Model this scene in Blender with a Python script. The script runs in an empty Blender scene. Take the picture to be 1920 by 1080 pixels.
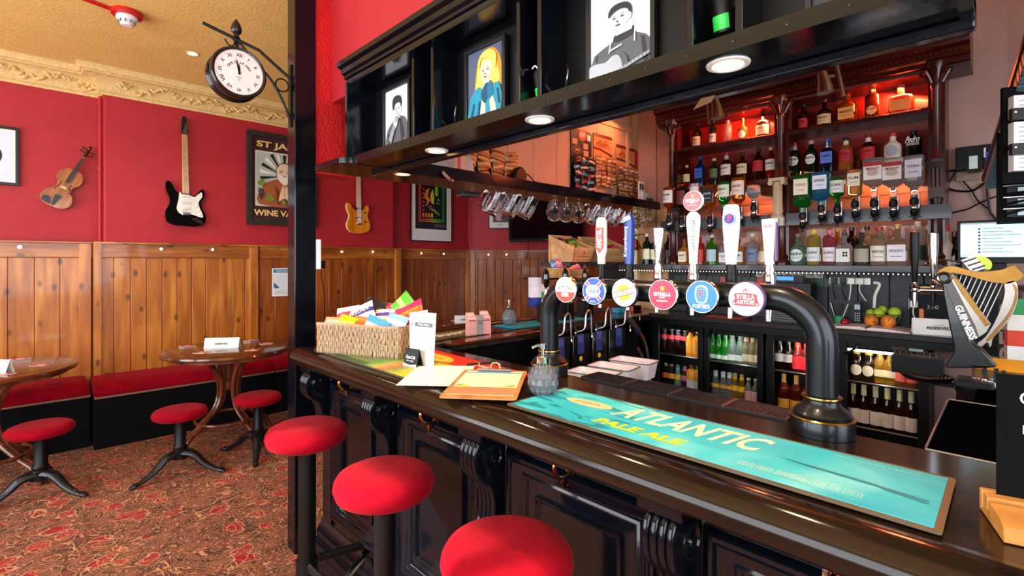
import bpy, bmesh, math, random
from mathutils import Vector, Matrix
random.seed(7)
PI = math.pi
SC = bpy.context.scene
COL = SC.collection

# ------------------------------------------------------------------ camera
AZ = math.radians(44.5)            # heading, from the bar's long axis (+Y) towards the back bar (+X)
EYE = 1.5
F = 922.0                          # focal length in pixels of a 1920 wide frame
HOR = 490.0
cam_data = bpy.data.cameras.new('camera')
cam_data.sensor_width = 36.0
cam_data.lens = 36.0 * F / 1920.0
cam_data.shift_y = -(540.0 - HOR) / 1920.0
cam_data.clip_start = 0.02
cam = bpy.data.objects.new('camera', cam_data)
COL.objects.link(cam)
cam.location = (0, 0, EYE)
cam.rotation_euler = (PI / 2, 0, -AZ)
SC.camera = cam
SC.view_settings.view_transform = 'Standard'
SC.view_settings.look = 'None'
SC.view_settings.gamma = 1.0
SC.view_settings.use_curve_mapping = False
SC.view_settings.exposure = 0.55

# ------------------------------------------------------------------ world
world = bpy.data.worlds.new('world')
SC.world = world
world.use_nodes = True
world.node_tree.nodes['Background'].inputs[0].default_value = (0.75, 0.85, 1.0, 1)
world.node_tree.nodes['Background'].inputs[1].default_value = 1.0

# ------------------------------------------------------------------ large lights: daylight through the street windows, plus an added fill
def area(name, loc, direction, sx, sy, power, col=(1, 1, 1), spread=PI):
    l = bpy.data.lights.new(name, 'AREA')
    l.shape = 'RECTANGLE'; l.size = sx; l.size_y = sy; l.energy = power; l.color = col; l.spread = spread
    o = bpy.data.objects.new(name, l); COL.objects.link(o)
    o.location = loc
    o.rotation_euler = Vector(direction).to_track_quat('-Z', 'Y').to_euler()
    return o
area('daylight_west', (-2.55, 1.2, 1.75), (1, 0, -0.05), 3.6, 1.9, 115, (0.90, 0.95, 1.0))
area('daylight_south', (0.1, -1.95, 1.8), (0, 1, -0.02), 3.4, 1.9, 85, (0.93, 0.96, 1.0))
area('added_window_fill', (-2.55, 4.2, 1.8), (1, 0, -0.05), 1.6, 1.9, 60, (0.93, 0.96, 1.0))  # added fill; its window opening exists only to light the room

sun_l = bpy.data.lights.new('low_sun', 'SUN'); sun_l.energy = 7; sun_l.angle = 0.012; sun_l.color = (1.0, .93, .82)
sun = bpy.data.objects.new('low_sun', sun_l); COL.objects.link(sun)
sun.rotation_euler = Vector((1, -.30, -.515)).to_track_quat('-Z', 'Y').to_euler()

# ------------------------------------------------------------------ pixel -> point on a real plane of the room
fx, fy = math.sin(AZ), math.cos(AZ)
rx, ry = math.cos(AZ), -math.sin(AZ)
def ray(px, py=490.0):
    k = (px - 960.0) / F
    return (fx + rx * k, fy + ry * k, (HOR - py) / F)
def aX(px, py, X):
    d = ray(px, py); t = X / d[0]
    return Vector((X, d[1] * t, EYE + d[2] * t))
def aY(px, py, Y):
    d = ray(px, py); t = Y / d[1]
    return Vector((d[0] * t, Y, EYE + d[2] * t))
def aZ(px, py, Z):
    d = ray(px, py); t = (Z - EYE) / d[2]
    return Vector((d[0] * t, d[1] * t, Z))
def aD(px, py, D):
    d = ray(px, py)
    return Vector((d[0] * D, d[1] * D, EYE + d[2] * D))

# ------------------------------------------------------------------ materials
def lin(c):
    if isinstance(c, str):
        c = [int(c[i:i + 2], 16) / 255.0 for i in (0, 2, 4)]
        return tuple(x / 12.92 if x <= 0.04045 else ((x + 0.055) / 1.055) ** 2.4 for x in c)
    return tuple(c)
MATS = {}
def M(name, col='808080', rough=0.5, metal=0.0, coat=0.0, var=0.12, scale=18.0, bump=0.0, bscale=60.0, trans=0.0, ior=1.45, emit=None, estr=0.0, sheen=0.0, spec=0.5, alpha=1.0):
    if name in MATS: return MATS[name]
    m = bpy.data.materials.new(name); m.use_nodes = True
    nt = m.node_tree; N = nt.nodes; L = nt.links
    b = N['Principled BSDF']
    c = lin(col)
    b.inputs['Roughness'].default_value = rough
    b.inputs['Metallic'].default_value = metal
    b.inputs['IOR'].default_value = ior
    b.inputs['Coat Weight'].default_value = coat
    b.inputs['Coat Roughness'].default_value = 0.06
    b.inputs['Transmission Weight'].default_value = trans
    b.inputs['Specular IOR Level'].default_value = spec
    if sheen:
        b.inputs['Sheen Weight'].default_value = sheen
        b.inputs['Sheen Roughness'].default_value = 0.4
        b.inputs['Sheen Tint'].default_value = (min(1, c[0] * 2 + .1), c[1] + .15, c[2] + .15, 1)
    tc = N.new('ShaderNodeTexCoord'); nz = N.new('ShaderNodeTexNoise')
    nz.inputs['Scale'].default_value = scale; nz.inputs['Detail'].default_value = 3
    L.new(tc.outputs['Object'], nz.inputs['Vector'])
    rp = N.new('ShaderNodeValToRGB')
    rp.color_ramp.elements[0].position = 0.3; rp.color_ramp.elements[1].position = 0.7
    rp.color_ramp.elements[0].color = tuple(x * (1 - var) for x in c) + (1,)
    rp.color_ramp.elements[1].color = tuple(min(1, x * (1 + var)) for x in c) + (1,)
    L.new(nz.outputs['Fac'], rp.inputs['Fac'])
    L.new(rp.outputs['Color'], b.inputs['Base Color'])
    if bump:
        n2 = N.new('ShaderNodeTexNoise'); n2.inputs['Scale'].default_value = bscale; n2.inputs['Detail'].default_value = 4
        L.new(tc.outputs['Object'], n2.inputs['Vector'])
        bp = N.new('ShaderNodeBump'); bp.inputs['Strength'].default_value = bump; bp.inputs['Distance'].default_value = 0.01
        L.new(n2.outputs['Fac'], bp.inputs['Height']); L.new(bp.outputs['Normal'], b.inputs['Normal'])
    if emit is not None:
        b.inputs['Emission Color'].default_value = lin(emit) + (1,)
        b.inputs['Emission Strength'].default_value = estr
    MATS[name] = m
    return m

def mixn(N, L, fac, a, b, typ='MIX'):
    n = N.new('ShaderNodeMix'); n.data_type = 'RGBA'; n.blend_type = typ
    for s, v in ((0, fac), (6, a), (7, b)):
        if hasattr(v, 'links') or hasattr(v, 'is_linked'): L.new(v, n.inputs[s])
        elif isinstance(v, tuple): n.inputs[s].default_value = v + (1,)
        else: n.inputs[s].default_value = v
    return n.outputs[2]
def ramp(N, L, src, stops, interp='LINEAR'):
    r = N.new('ShaderNodeValToRGB'); r.color_ramp.interpolation = interp
    e = r.color_ramp.elements
    while len(e) < len(stops): e.new(0.5)
    for i, (p, c) in enumerate(stops):
        e[i].position = p; e[i].color = (tuple(lin(c)) if not isinstance(c, float) else (c, c, c)) + (1,)
    L.new(src, r.inputs['Fac'])
    return r.outputs['Color']
def math_(N, L, op, a, b=None):
    n = N.new('ShaderNodeMath'); n.operation = op
    for i, v in enumerate((a, b)):
        if v is None: continue
        if isinstance(v, (int, float)): n.inputs[i].default_value = v
        else: L.new(v, n.inputs[i])
    return n.outputs[0]

def mat_carpet():
    m = M('carpet', '8a5038', 0.95, var=0.05); N = m.node_tree.nodes; L = m.node_tree.links
    b = N['Principled BSDF']; tc = N['Texture Coordinate']
    def noise(s, d=1.0, det=2.0, off=0.0):
        n = N.new('ShaderNodeTexNoise'); n.inputs['Scale'].default_value = s; n.inputs['Detail'].default_value = det; n.inputs['Distortion'].default_value = d
        mp = N.new('ShaderNodeMapping'); mp.inputs['Location'].default_value = (off, off * .7, 0)
        L.new(tc.outputs['Object'], mp.inputs['Vector']); L.new(mp.outputs[0], n.inputs['Vector'])
        return n.outputs['Fac']
    def lines(f, k, w):
        a = math_(N, L, 'MULTIPLY', f, k); fr = math_(N, L, 'FRACT', a)
        s = math_(N, L, 'ABSOLUTE', math_(N, L, 'SUBTRACT', fr, 0.5))
        return ramp(N, L, s, [(w, 1.0), (w + .03, 0.0)])
    f1 = noise(4.5, 1.6, 1.0); f2 = noise(8, 1.4, 1.0, 3.1)
    l1 = lines(f1, 12, .05); l2 = lines(f2, 9, .045)
    vo = N.new('ShaderNodeTexVoronoi'); vo.inputs['Scale'].default_value = 6.5
    nv = N.new('ShaderNodeTexNoise'); nv.inputs['Scale'].default_value = 10; L.new(tc.outputs['Object'], nv.inputs['Vector'])
    vm = N.new('ShaderNodeVectorMath'); vm.operation = 'ADD'
    vs = N.new('ShaderNodeVectorMath'); vs.operation = 'SCALE'; vs.inputs['Scale'].default_value = .09
    L.new(nv.outputs['Color'], vs.inputs[0]); L.new(tc.outputs['Object'], vm.inputs[0]); L.new(vs.outputs[0], vm.inputs[1])
    L.new(vm.outputs[0], vo.inputs['Vector'])
    red = ramp(N, L, vo.outputs['Distance'], [(.30, 1.0), (.36, 0.0)])
    edge = ramp(N, L, math_(N, L, 'ABSOLUTE', math_(N, L, 'SUBTRACT', vo.outputs['Distance'], .35)), [(.008, 1.0), (.022, 0.0)])
    sel = ramp(N, L, noise(5, 0, 0, 7), [(.40, 0.0), (.43, 1.0)])
    redm = math_(N, L, 'MULTIPLY', red, sel); edm = math_(N, L, 'MULTIPLY', edge, sel)
    base = ramp(N, L, noise(14, .5, 2, 5), [(.35, '4a2a1c'), (.5, '6e3c28'), (.65, '84422e')])
    c = mixn(N, L, redm, base, lin('96161c'))
    lt = math_(N, L, 'MAXIMUM', math_(N, L, 'MAXIMUM', l1, math_(N, L, 'MULTIPLY', l2, .8)), edm)
    c = mixn(N, L, math_(N, L, 'MULTIPLY', lt, .85), c, lin('d49a72'))
    L.new(c, b.inputs['Base Color'])
    n3 = N.new('ShaderNodeTexNoise'); n3.inputs['Scale'].default_value = 400; L.new(tc.outputs['Object'], n3.inputs['Vector'])
    bp = N.new('ShaderNodeBump'); bp.inputs['Strength'].default_value = .4; bp.inputs['Distance'].default_value = .004
    L.new(n3.outputs['Fac'], bp.inputs['Height']); L.new(bp.outputs['Normal'], b.inputs['Normal'])
    return m

def mat_wood(name, c0, c1, c2, rough=0.35, axis=2, knots=True, coat=0.3, scale=1.0):
    m = M(name, c1, rough, coat=coat); N = m.node_tree.nodes; L = m.node_tree.links
    b = N['Principled BSDF']; tc = N['Texture Coordinate']
    mp = N.new('ShaderNodeMapping'); s = [9 * scale] * 3; s[axis] = .9 * scale
    mp.inputs['Scale'].default_value = s
    L.new(tc.outputs['Object'], mp.inputs['Vector'])
    n = N.new('ShaderNodeTexNoise'); n.inputs['Scale'].default_value = 1.6; n.inputs['Detail'].default_value = 4; n.inputs['Distortion'].default_value = .6
    L.new(mp.outputs[0], n.inputs['Vector'])
    c = ramp(N, L, n.outputs['Fac'], [(.3, c0), (.5, c1), (.68, c2)])
    if knots:
        mk = N.new('ShaderNodeMapping'); s = [9 * scale] * 3; s[axis] = 5 * scale
        mk.inputs['Scale'].default_value = s; L.new(tc.outputs['Object'], mk.inputs['Vector'])
        v = N.new('ShaderNodeTexVoronoi'); v.inputs['Scale'].default_value = 1; L.new(mk.outputs[0], v.inputs['Vector'])
        k = ramp(N, L, v.outputs['Distance'], [(.10, 1.0), (.2, 0.0)])
        c = mixn(N, L, math_(N, L, 'MULTIPLY', k, .75), c, lin('3a1808'))
        n2 = N.new('ShaderNodeTexNoise'); n2.inputs['Scale'].default_value = 2.2; L.new(tc.outputs['Object'], n2.inputs['Vector'])
        c = mixn(N, L, math_(N, L, 'MULTIPLY', ramp(N, L, n2.outputs['Fac'], [(.45, 0.0), (.7, 1.0)]), .35), c, lin(c0))
    L.new(c, b.inputs['Base Color'])
    return m

def mat_grad(name, stops, axis=2, lo=0.0, hi=1.0, rough=.5, noise=.08):
    m = M(name, '808080', rough); N = m.node_tree.nodes; L = m.node_tree.links
    b = N['Principled BSDF']; tc = N['Texture Coordinate']
    sx = N.new('ShaderNodeSeparateXYZ'); L.new(tc.outputs['Object'], sx.inputs[0])
    mr = N.new('ShaderNodeMapRange'); mr.inputs[1].default_value = lo; mr.inputs[2].default_value = hi
    L.new(sx.outputs[axis], mr.inputs[0])
    n = N.new('ShaderNodeTexNoise'); n.inputs['Scale'].default_value = 30; L.new(tc.outputs['Object'], n.inputs['Vector'])
    f = math_(N, L, 'ADD', mr.outputs[0], math_(N, L, 'MULTIPLY', math_(N, L, 'SUBTRACT', n.outputs['Fac'], .5), noise))
    L.new(ramp(N, L, f, stops), b.inputs['Base Color'])
    return m

def mat_sea():
    m = M('teal_print', '2fb0c0', .5, spec=.2); N = m.node_tree.nodes; L = m.node_tree.links
    b = N['Principled BSDF']; tc = N['Texture Coordinate']
    mp = N.new('ShaderNodeMapping'); mp.inputs['Scale'].default_value = (6, 26, 1); L.new(tc.outputs['Object'], mp.inputs['Vector'])
    n = N.new('ShaderNodeTexNoise'); n.inputs['Scale'].default_value = 1.0; n.inputs['Detail'].default_value = 5; n.inputs['Distortion'].default_value = 1.2
    L.new(mp.outputs[0], n.inputs['Vector'])
    sx = N.new('ShaderNodeSeparateXYZ'); L.new(tc.outputs['Object'], sx.inputs[0])
    left = math_(N, L, 'LESS_THAN', sx.outputs[0], -.12)
    w = math_(N, L, 'MULTIPLY', ramp(N, L, n.outputs['Fac'], [(.53, 0.0), (.6, 1.0)]), math_(N, L, 'ADD', .15, math_(N, L, 'MULTIPLY', left, .6)))
    n2 = N.new('ShaderNodeTexNoise'); n2.inputs['Scale'].default_value = 5; L.new(tc.outputs['Object'], n2.inputs['Vector'])
    c = ramp(N, L, n2.outputs['Fac'], [(.35, '2aaac4'), (.55, '3fbdd0'), (.7, '78d4de')])
    c = mixn(N, L, w, c, lin('116a80'))
    L.new(c, b.inputs['Base Color'])
    return m

# base palette
black = M('black_gloss_paint', '080b12', .13, spec=.35, coat=.1, var=.2, bump=.05, bscale=25)
blackm = M('black_satin', '0a0a0c', .4, var=.2, spec=.3)
blackd = M('black_matt', '08080a', .8, spec=.15)
sidetop = M('side_top_black', '040405', .9, spec=.0)
swan_m = M('polished_nickel', 'd0d0d4', .38, 1.0)
chrome = M('chrome', 'd8dade', .12, 1.0, var=.02)
brass = M('brass', 'c89a4a', .22, 1.0)
steel = M('brushed_steel', '9a9ca0', .3, 1.0)
darksteel = M('dark_cast_metal', '23262c', .35, .7, coat=.3, bump=.3, bscale=90)
redwall = M('red_wall_paint', 'b0222c', .55, var=.06, scale=6, bump=.12, bscale=120)
redrough = M('red_textured_plaster', 'c4181e', .4, var=.08, scale=6, bump=.55, bscale=60)
ochre = M('ochre_ceiling_paint', 'f0c974', .5, var=.05, scale=5, bump=.35, bscale=50)
cream = M('cream_cornice_plaster', 'e2c07c', .55, var=.08, scale=20, bump=.6, bscale=35)
velvet = M('red_velvet', '8e0419', .95, spec=.1, sheen=.18, var=.2, scale=9, bump=.25, bscale=300)
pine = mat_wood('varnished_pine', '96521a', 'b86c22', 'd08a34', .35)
pinedark = mat_wood('varnished_pine_dark', '7a3a12', '984e1c', 'b2662a', .3)  # darker pine for board joints and the further wainscot
pineh = mat_wood('varnished_pine_rail', '7c3c0c', 'ab6020', 'c88434', .35, axis=0)
tablewood = mat_wood('table_mahogany', '2c1208', '502612', '6e3a1c', .18, axis=0, knots=False, coat=.5)
bent = mat_wood('bentwood_beech', '3a160a', '6a3018', '8e5030', .3, axis=2, knots=False, coat=.4, scale=.6)
mahog = mat_wood('red_mahogany', '1e0504', '3e0b07', '58130b', .3, axis=1, knots=False, coat=.15)
mahog_glow = mat_wood('mahogany_back_glow', '6c140a', '8c1e10', 'a42818', .3, axis=1, knots=False, coat=.2)  # back board brighter and redder: the glow of the bays put into its colour
mahogl = mat_wood('orange_mahogany_back', '5c2410', '8c4420', 'a85c30', .35, axis=1, knots=False, coat=.3)
barwood = mat_wood('dark_varnished_bar_top', '120b08', '1f140e', '2b1d14', .12, axis=1, knots=False, coat=.0)
barwood.node_tree.nodes['Principled BSDF'].inputs['Specular IOR Level'].default_value = .35
ply = mat_wood('beige_boarding', 'b08258', 'c8986a', 'd8aa78', .5, axis=2, knots=False, coat=0, scale=.5)
crate = mat_wood('pale_crate_wood', 'b98656', 'd29c66', 'e0b27e', .6, axis=0, knots=False, coat=0)
pinkwall = M('dusty_pink_paint', 'b28e84', .6, var=.08, scale=5, bump=.3, bscale=40)
greywall = M('pale_grey_wall', 'b4bcc8', .6)
white = M('white_card', 'f2f0ec', .5, var=.02)
whiteg = M('white_gloss', 'eeeeee', .2, var=.02, coat=.3)
ink = M('black_ink', '141414', .6)
grey = M('mid_grey', '70747a', .5)
glass = M('clear_glass', 'ffffff', .02, trans=1.0, var=0, ior=1.45)
carpet = mat_carpet()
sea = mat_sea()
def C(h, rough=.45, **k): return M('paint_' + h + ('' if rough == .45 else '_%d' % int(rough * 100)), h, rough, var=.05, **k)
def G(h, t=.75): return M('glass_' + h, h, .05, trans=t, var=0, ior=1.4)

# ------------------------------------------------------------------ mesh builder
XF_WALL = Matrix.Rotation(PI / 2, 4, 'X')       # text drawn upright, facing -Y
TXT = {}
def textgeo(s, size, res=3, bold=0.0):
    key = (s, size, res, bold)
    if key in TXT: return TXT[key]
    cu = bpy.data.curves.new('lettering', 'FONT'); cu.body = s; cu.size = size; cu.resolution_u = res
    cu.align_x = 'CENTER'; cu.align_y = 'CENTER'; cu.extrude = 0.0; cu.offset = bold
    ob = bpy.data.objects.new('lettering', cu)
    me = bpy.data.meshes.new_from_object(ob)
    vs = [v.co.copy() for v in me.vertices]; fs = [tuple(p.vertices) for p in me.polygons]
    bpy.data.objects.remove(ob); bpy.data.curves.remove(cu); bpy.data.meshes.remove(me)
    TXT[key] = (vs, fs); return TXT[key]

class MB:
    def __init__(s): s.v = []; s.f = []; s.mi = []; s.mats = []; s.X = Matrix.Identity(4); s.sm = []
    def xf(s, m): s.X = m; return s
    def slot(s, m):
        if m not in s.mats: s.mats.append(m)
        return s.mats.index(m)
    def add(s, vs, fs, m, smooth=True):
        o = len(s.v); k = s.slot(m)
        s.v += [s.X @ Vector(v) for v in vs]
        for f in fs: s.f.append(tuple(i + o for i in f)); s.mi.append(k); s.sm.append(smooth)
        return s
    def box(s, a, b, m):
        x0, y0, z0 = a; x1, y1, z1 = b
        if x0 > x1: x0, x1 = x1, x0
        if y0 > y1: y0, y1 = y1, y0
        if z0 > z1: z0, z1 = z1, z0
        v = [(x0, y0, z0), (x1, y0, z0), (x1, y1, z0), (x0, y1, z0), (x0, y0, z1), (x1, y0, z1), (x1, y1, z1), (x0, y1, z1)]
        return s.add(v, [(0, 3, 2, 1), (4, 5, 6, 7), (0, 1, 5, 4), (1, 2, 6, 5), (2, 3, 7, 6), (3, 0, 4, 7)], m)
    def cb(s, c, d, m): return s.box([c[i] - d[i] / 2 for i in range(3)], [c[i] + d[i] / 2 for i in range(3)], m)
    def lathe(s, prof, m, seg=24, at=(0, 0, 0), sq=None, axis='Z', a0=0.0, a1=2 * PI):
        # prof: (r, z) list ; sq: superellipse power for square-ish section
        full = abs(a1 - a0 - 2 * PI) < 1e-6
        n = seg if full else seg + 1
        vs = []; fs = []
        R = {'Z': Matrix.Identity(3), 'X': Matrix.Rotation(PI / 2, 3, 'Y'), 'Y': Matrix.Rotation(-PI / 2, 3, 'X')}[axis]
        at = Vector(at)
        for r, z in prof:
            for i in range(n):
                a = a0 + (a1 - a0) * i / seg
                ca, sa = math.cos(a), math.sin(a)
                k = 1.0
                if sq: k = 1.0 / (abs(ca) ** sq + abs(sa) ** sq) ** (1.0 / sq)
                vs.append(at + R @ Vector((r * k * ca, r * k * sa, z)))
        for j in range(len(prof) - 1):
            for i in range(n if full else n - 1):
                i2 = (i + 1) % n
                fs.append((j * n + i, j * n + i2, (j + 1) * n + i2, (j + 1) * n + i))
        if full and tuple(prof[0]) != tuple(prof[-1]):
            if prof[0][0] > 1e-5: fs.append(tuple(reversed(range(n))))
            if prof[-1][0] > 1e-5: fs.append(tuple(range((len(prof) - 1) * n, len(prof) * n)))
        return s.add(vs, fs, m)
    def cyl(s, r, z0, z1, m, at=(0, 0, 0), seg=20, axis='Z', r2=None):
        return s.lathe([(r, z0), (r2 if r2 is not None else r, z1)], m, seg, at, axis=axis)
    def tube(s, pts, r, m, seg=8, closed=False, flat=1.0):
        pts = [Vector(p) for p in pts]; n = len(pts); vs = []; fs = []
        prevu = None
        for i, p in enumerate(pts):
            if closed: t = pts[(i + 1) % n] - pts[i - 1]
            else: t = pts[min(i + 1, n - 1)] - pts[max(i - 1, 0)]
            if t.length < 1e-9: t = Vector((0, 0, 1))
            t.normalize()
            if prevu is None:
                u = t.cross(Vector((0, 0, 1)))
                if u.length < 1e-3: u = t.cross(Vector((0, 1, 0)))
            else: u = prevu - t * prevu.dot(t)
            u.normalize(); prevu = u; w = t.cross(u)
            rr = r[i] if isinstance(r, (list, tuple)) else r
            for k in range(seg):
                a = 2 * PI * k / seg
                vs.append(p + u * math.cos(a) * rr + w * math.sin(a) * rr * flat)
        m_ = n if closed else n - 1
        for i in range(m_):
            for k in range(seg):
                a = i * seg + k; b = i * seg + (k + 1) % seg; j = ((i + 1) % n) * seg
                fs.append((a, b, j + (k + 1) % seg, j + k))
        if not closed:
            fs.append(tuple(reversed(range(seg)))); fs.append(tuple(range((n - 1) * seg, n * seg)))
        return s.add(vs, fs, m)
    def prism(s, outline, h0, h1, m, plane='XZ'):
        # outline 2D (a,b). plane XZ: extruded along Y from h0 to h1; XY: along Z; YZ: along X
        def P(a, b, h):
            return {'XZ': (a, h, b), 'XY': (a, b, h), 'YZ': (h, a, b)}[plane]
        n = len(outline)
        vs = [P(a, b, h0) for a, b in outline] + [P(a, b, h1) for a, b in outline]
        from mathutils.geometry import tessellate_polygon
        tris = tessellate_polygon([[Vector((a, b, 0)) for a, b in outline]])
        fs = [tuple(t) for t in tris] + [tuple(i + n for i in reversed(t)) for t in tris]
        fs += [(i, (i + 1) % n, n + (i + 1) % n, n + i) for i in range(n)]
        return s.add(vs, fs, m)
    def text(s, t, size, at, m, xf=XF_WALL, bold=0.0, sx=1.0, shear=0.0, width=None):
        vs, fs = textgeo(t, size, 3, bold)
        if not vs: return s
        if width:
            w = max(v.x for v in vs) - min(v.x for v in vs); sx = width / w
        at = Vector(at)
        return s.add([at + xf @ Vector((v.x * sx + shear * v.y, v.y, 0)) for v in vs], fs, m, False)
    def build(s, name, parent=None, bevel=0.0, angle=38, bseg=2, loc=None):
        me = bpy.data.meshes.new(name)
        me.from_pydata([tuple(v) for v in s.v], [], s.f)
        for m in s.mats: me.materials.append(m)
        me.polygons.foreach_set('material_index', s.mi)
        me.polygons.foreach_set('use_smooth', s.sm)
        bm = bmesh.new(); bm.from_mesh(me)
        solid = [f for f in bm.faces if any(len(e.link_faces) > 1 for e in f.edges)]
        bmesh.ops.recalc_face_normals(bm, faces=solid)
        bm.to_mesh(me); bm.free()
        me.set_sharp_from_angle(angle=math.radians(angle))
        o = bpy.data.objects.new(name, me); COL.objects.link(o)
        if parent is not None: o.parent = parent
        if loc is not None: o.location = loc
        if bevel:
            bv = o.modifiers.new('bevel', 'BEVEL'); bv.width = bevel; bv.segments = bseg; bv.limit_method = 'ANGLE'; bv.angle_limit = math.radians(40)
        return o

def tag(o, label, cat, group=None):
    o['label'] = label; o['category'] = cat
    if group: o['group'] = group
    return o
def thing(name, label, cat, loc=(0, 0, 0), rz=0.0, group=None):
    o = bpy.data.objects.new(name, None); COL.objects.link(o)
    o.empty_display_size = .05
    o.location = loc; o.rotation_euler = (0, 0, rz)
    return tag(o, label, cat, group)
def struct(mb, name, **k):
    o = mb.build(name, **k); o['kind'] = 'structure'; return o
def dup(root, loc, rz=None, label=None, group=None, scale=None):
    def cp(o, par):
        c = o.copy(); COL.objects.link(c)
        if par is not None: c.parent = par
        for ch in o.children: cp(ch, c)
        return c
    r = cp(root, None); r.location = loc
    if rz is not None: r.rotation_euler = (0, 0, rz)
    if label: r['label'] = label
    if group: r['group'] = group
    if scale: r.scale = (scale,) * 3
    return r
RZX = -PI / 2        # a thing whose front (-Y) should look towards the customers (-X)
def arc(cx, cy, r, a0, a1, n, rb=None):
    rb = r if rb is None else rb
    return [(cx + r * math.cos(a0 + (a1 - a0) * i / n), cy + rb * math.sin(a0 + (a1 - a0) * i / n)) for i in range(n + 1)]
def ell(cx, cy, a, b, n=20): return [(cx + a * math.cos(2 * PI * i / n), cy + b * math.sin(2 * PI * i / n)) for i in range(n)]
def smooth2(pts, n=6, closed=True):
    out = []; N_ = len(pts)
    for i in range(N_ if closed else N_ - 1):
        p0, p1, p2, p3 = [Vector(pts[(i + k) % N_] if closed else pts[max(0, min(N_ - 1, i + k))]) for k in (-1, 0, 1, 2)]
        for j in range(n):
            t = j / n
            out.append(tuple(.5 * (2 * p1 + (p2 - p0) * t + (2 * p0 - 5 * p1 + 4 * p2 - p3) * t * t + (3 * p1 - p0 - 3 * p2 + p3) * t ** 3)))
    if not closed: out.append(tuple(pts[-1]))
    return out
def lamp(name, kind, loc, power, col, **k):
    l = bpy.data.lights.new(name, kind); l.energy = power; l.color = col
    for a, b in k.items(): setattr(l, a, b)
    o = bpy.data.objects.new(name, l); COL.objects.link(o); o.location = loc
    return o
# ================================================================== THE SETTING
CEIL = 3.17
mb = MB(); mb.box((-2.8, -2.2, -.1), (7.6, 7.2, 0), carpet); struct(mb, 'floor')
mb = MB(); mb.box((-2.8, -2.2, CEIL), (7.6, 7.2, CEIL + .1), ochre); struct(mb, 'ceiling')
YN, YR = 5.60, 5.76
XR0, XR1 = .47, 3.36              # pier with the guitars runs between these
mb = MB(); mb.box((XR0, YN, 0), (XR1, YN + .3, CEIL), redwall); struct(mb, 'wall_north', bevel=.012)
mb = MB(); mb.box((-2.7, YR, 0), (XR0, YR + .14, CEIL), redwall); struct(mb, 'wall_north_recess_west')
mb = MB(); mb.box((XR1, YR - .02, 0), (4.76, YR + .14, CEIL), redwall); struct(mb, 'wall_north_recess_east')
mb = MB(); mb.cyl(.014, 1.68, 2.96, redwall, at=(XR0 - .02, YR - .10, 0), seg=10); mb.cyl(.02, 2.30, 2.33, redwall, at=(XR0 - .02, YR - .10, 0), seg=10)
pp = mb.build('heating_pipe'); tag(pp, 'thin red painted pipe running up the corner between the violin and the guitar', 'pipe')
# far angled wall, perpendicular to the view
A0 = Vector((4.74, YR - .02)); DA = Vector((rx, ry))
def angw(t, off=0.0): p = A0 + DA * t - Vector((fx, fy)) * off; return (p.x, p.y)
mb = MB(); mb.prism([angw(-.05), angw(3.9), angw(3.9, -.12), angw(-.05, -.12)], 0, CEIL, redwall, 'XY'); struct(mb, 'wall_northeast')
# walls behind the camera with the street windows
def wall_with_openings(name, fixed, a0, a1, openings, axis, thick):
    mb = MB()
    def bx(u0, u1, z0, z1):
        if axis == 'X': mb.box((fixed, u0, z0), (fixed + thick, u1, z1), greywall)
        else: mb.box((u0, fixed, z0), (u1, fixed + thick, z1), greywall)
    u = a0
    for (o0, o1, z0, z1) in openings:
        bx(u, o0, 0, CEIL); bx(o0, o1, 0, z0); bx(o0, o1, z1, CEIL); u = o1
    bx(u, a1, 0, CEIL)
    struct(mb, name)
wall_with_openings('wall_west', -2.7, -2.1, 7.1, [(-.6, 3.0, .8, 2.7), (3.4, 5.0, .85, 2.75)], 'X', -.1)  # second opening is added, only to carry the fill light
wall_with_openings('wall_south', -2.1, -2.7, 5.5, [(-1.6, 1.8, .85, 2.75)], 'Y', -.1)
k = 0
for (ax, f_, u0, u1, z0, z1, n) in (('X', -2.66, -.6, 3.0, .8, 2.7, 3), ('X', -2.66, 3.4, 5.0, .85, 2.75, 2), ('Y', -2.06, -1.6, 1.8, .85, 2.75, 3)):
    k += 1; mb = MB()
    def bx(a, b, c, d):
        if ax == 'X': mb.box((f_ - .03, a, c), (f_ + .03, b, d), black)
        else: mb.box((a, f_ - .03, c), (b, f_ + .03, d), black)
    bx(u0, u1, z0, z0 + .06); bx(u0, u1, z1 - .06, z1)
    for i in range(n + 1):
        u = u0 + (u1 - u0) * i / n; bx(max(u0, u - .03), min(u1, u + .03), z0, z1)
    struct(mb, 'window_%d' % k)
mb = MB(); mb.box((-2.76, 3.4, .85), (-2.74, 5.0, 2.75), white); o = mb.build('sun_block_panel'); tag(o, 'white roller blind drawn behind the street window nearest the benches', 'blind')  # unseen panel added to keep the sun out of this opening
# back wall behind the bar and its return
XB = 3.74
mb = MB()
mb.box((XB, .02, 0), (XB + .12, 2.26, CEIL), pinkwall)
struct(mb, 'wall_east')
mb = MB(); mb.box((XB + .12, 2.16, 0), (7.3, 2.26, CEIL), redwall); struct(mb, 'wall_east_room')
mb = MB(); mb.prism([(XB, .02), (XB + .1, .02), (3.45, -2.1), (3.35, -2.1)], 0, CEIL, pinkwall, 'XY'); struct(mb, 'wall_southeast')
# boards of the wall left of the back bar
mb = MB()
for i in range(3):
    y0 = 1.72 + i * .178
    mb.box((XB - .012, y0 + .004, .9), (XB, y0 + .174, CEIL), pinkwall if True else ply)
struct(mb, 'trim_1', bevel=.003)
mb = MB()
for i in range(3):
    y0 = 1.72 + i * .178
    mb.box((XB - .02, y0 + .004, 1.1), (XB - .013, y0 + .174, 1.93), ply)
struct(mb, 'trim_2', bevel=.003)

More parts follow.
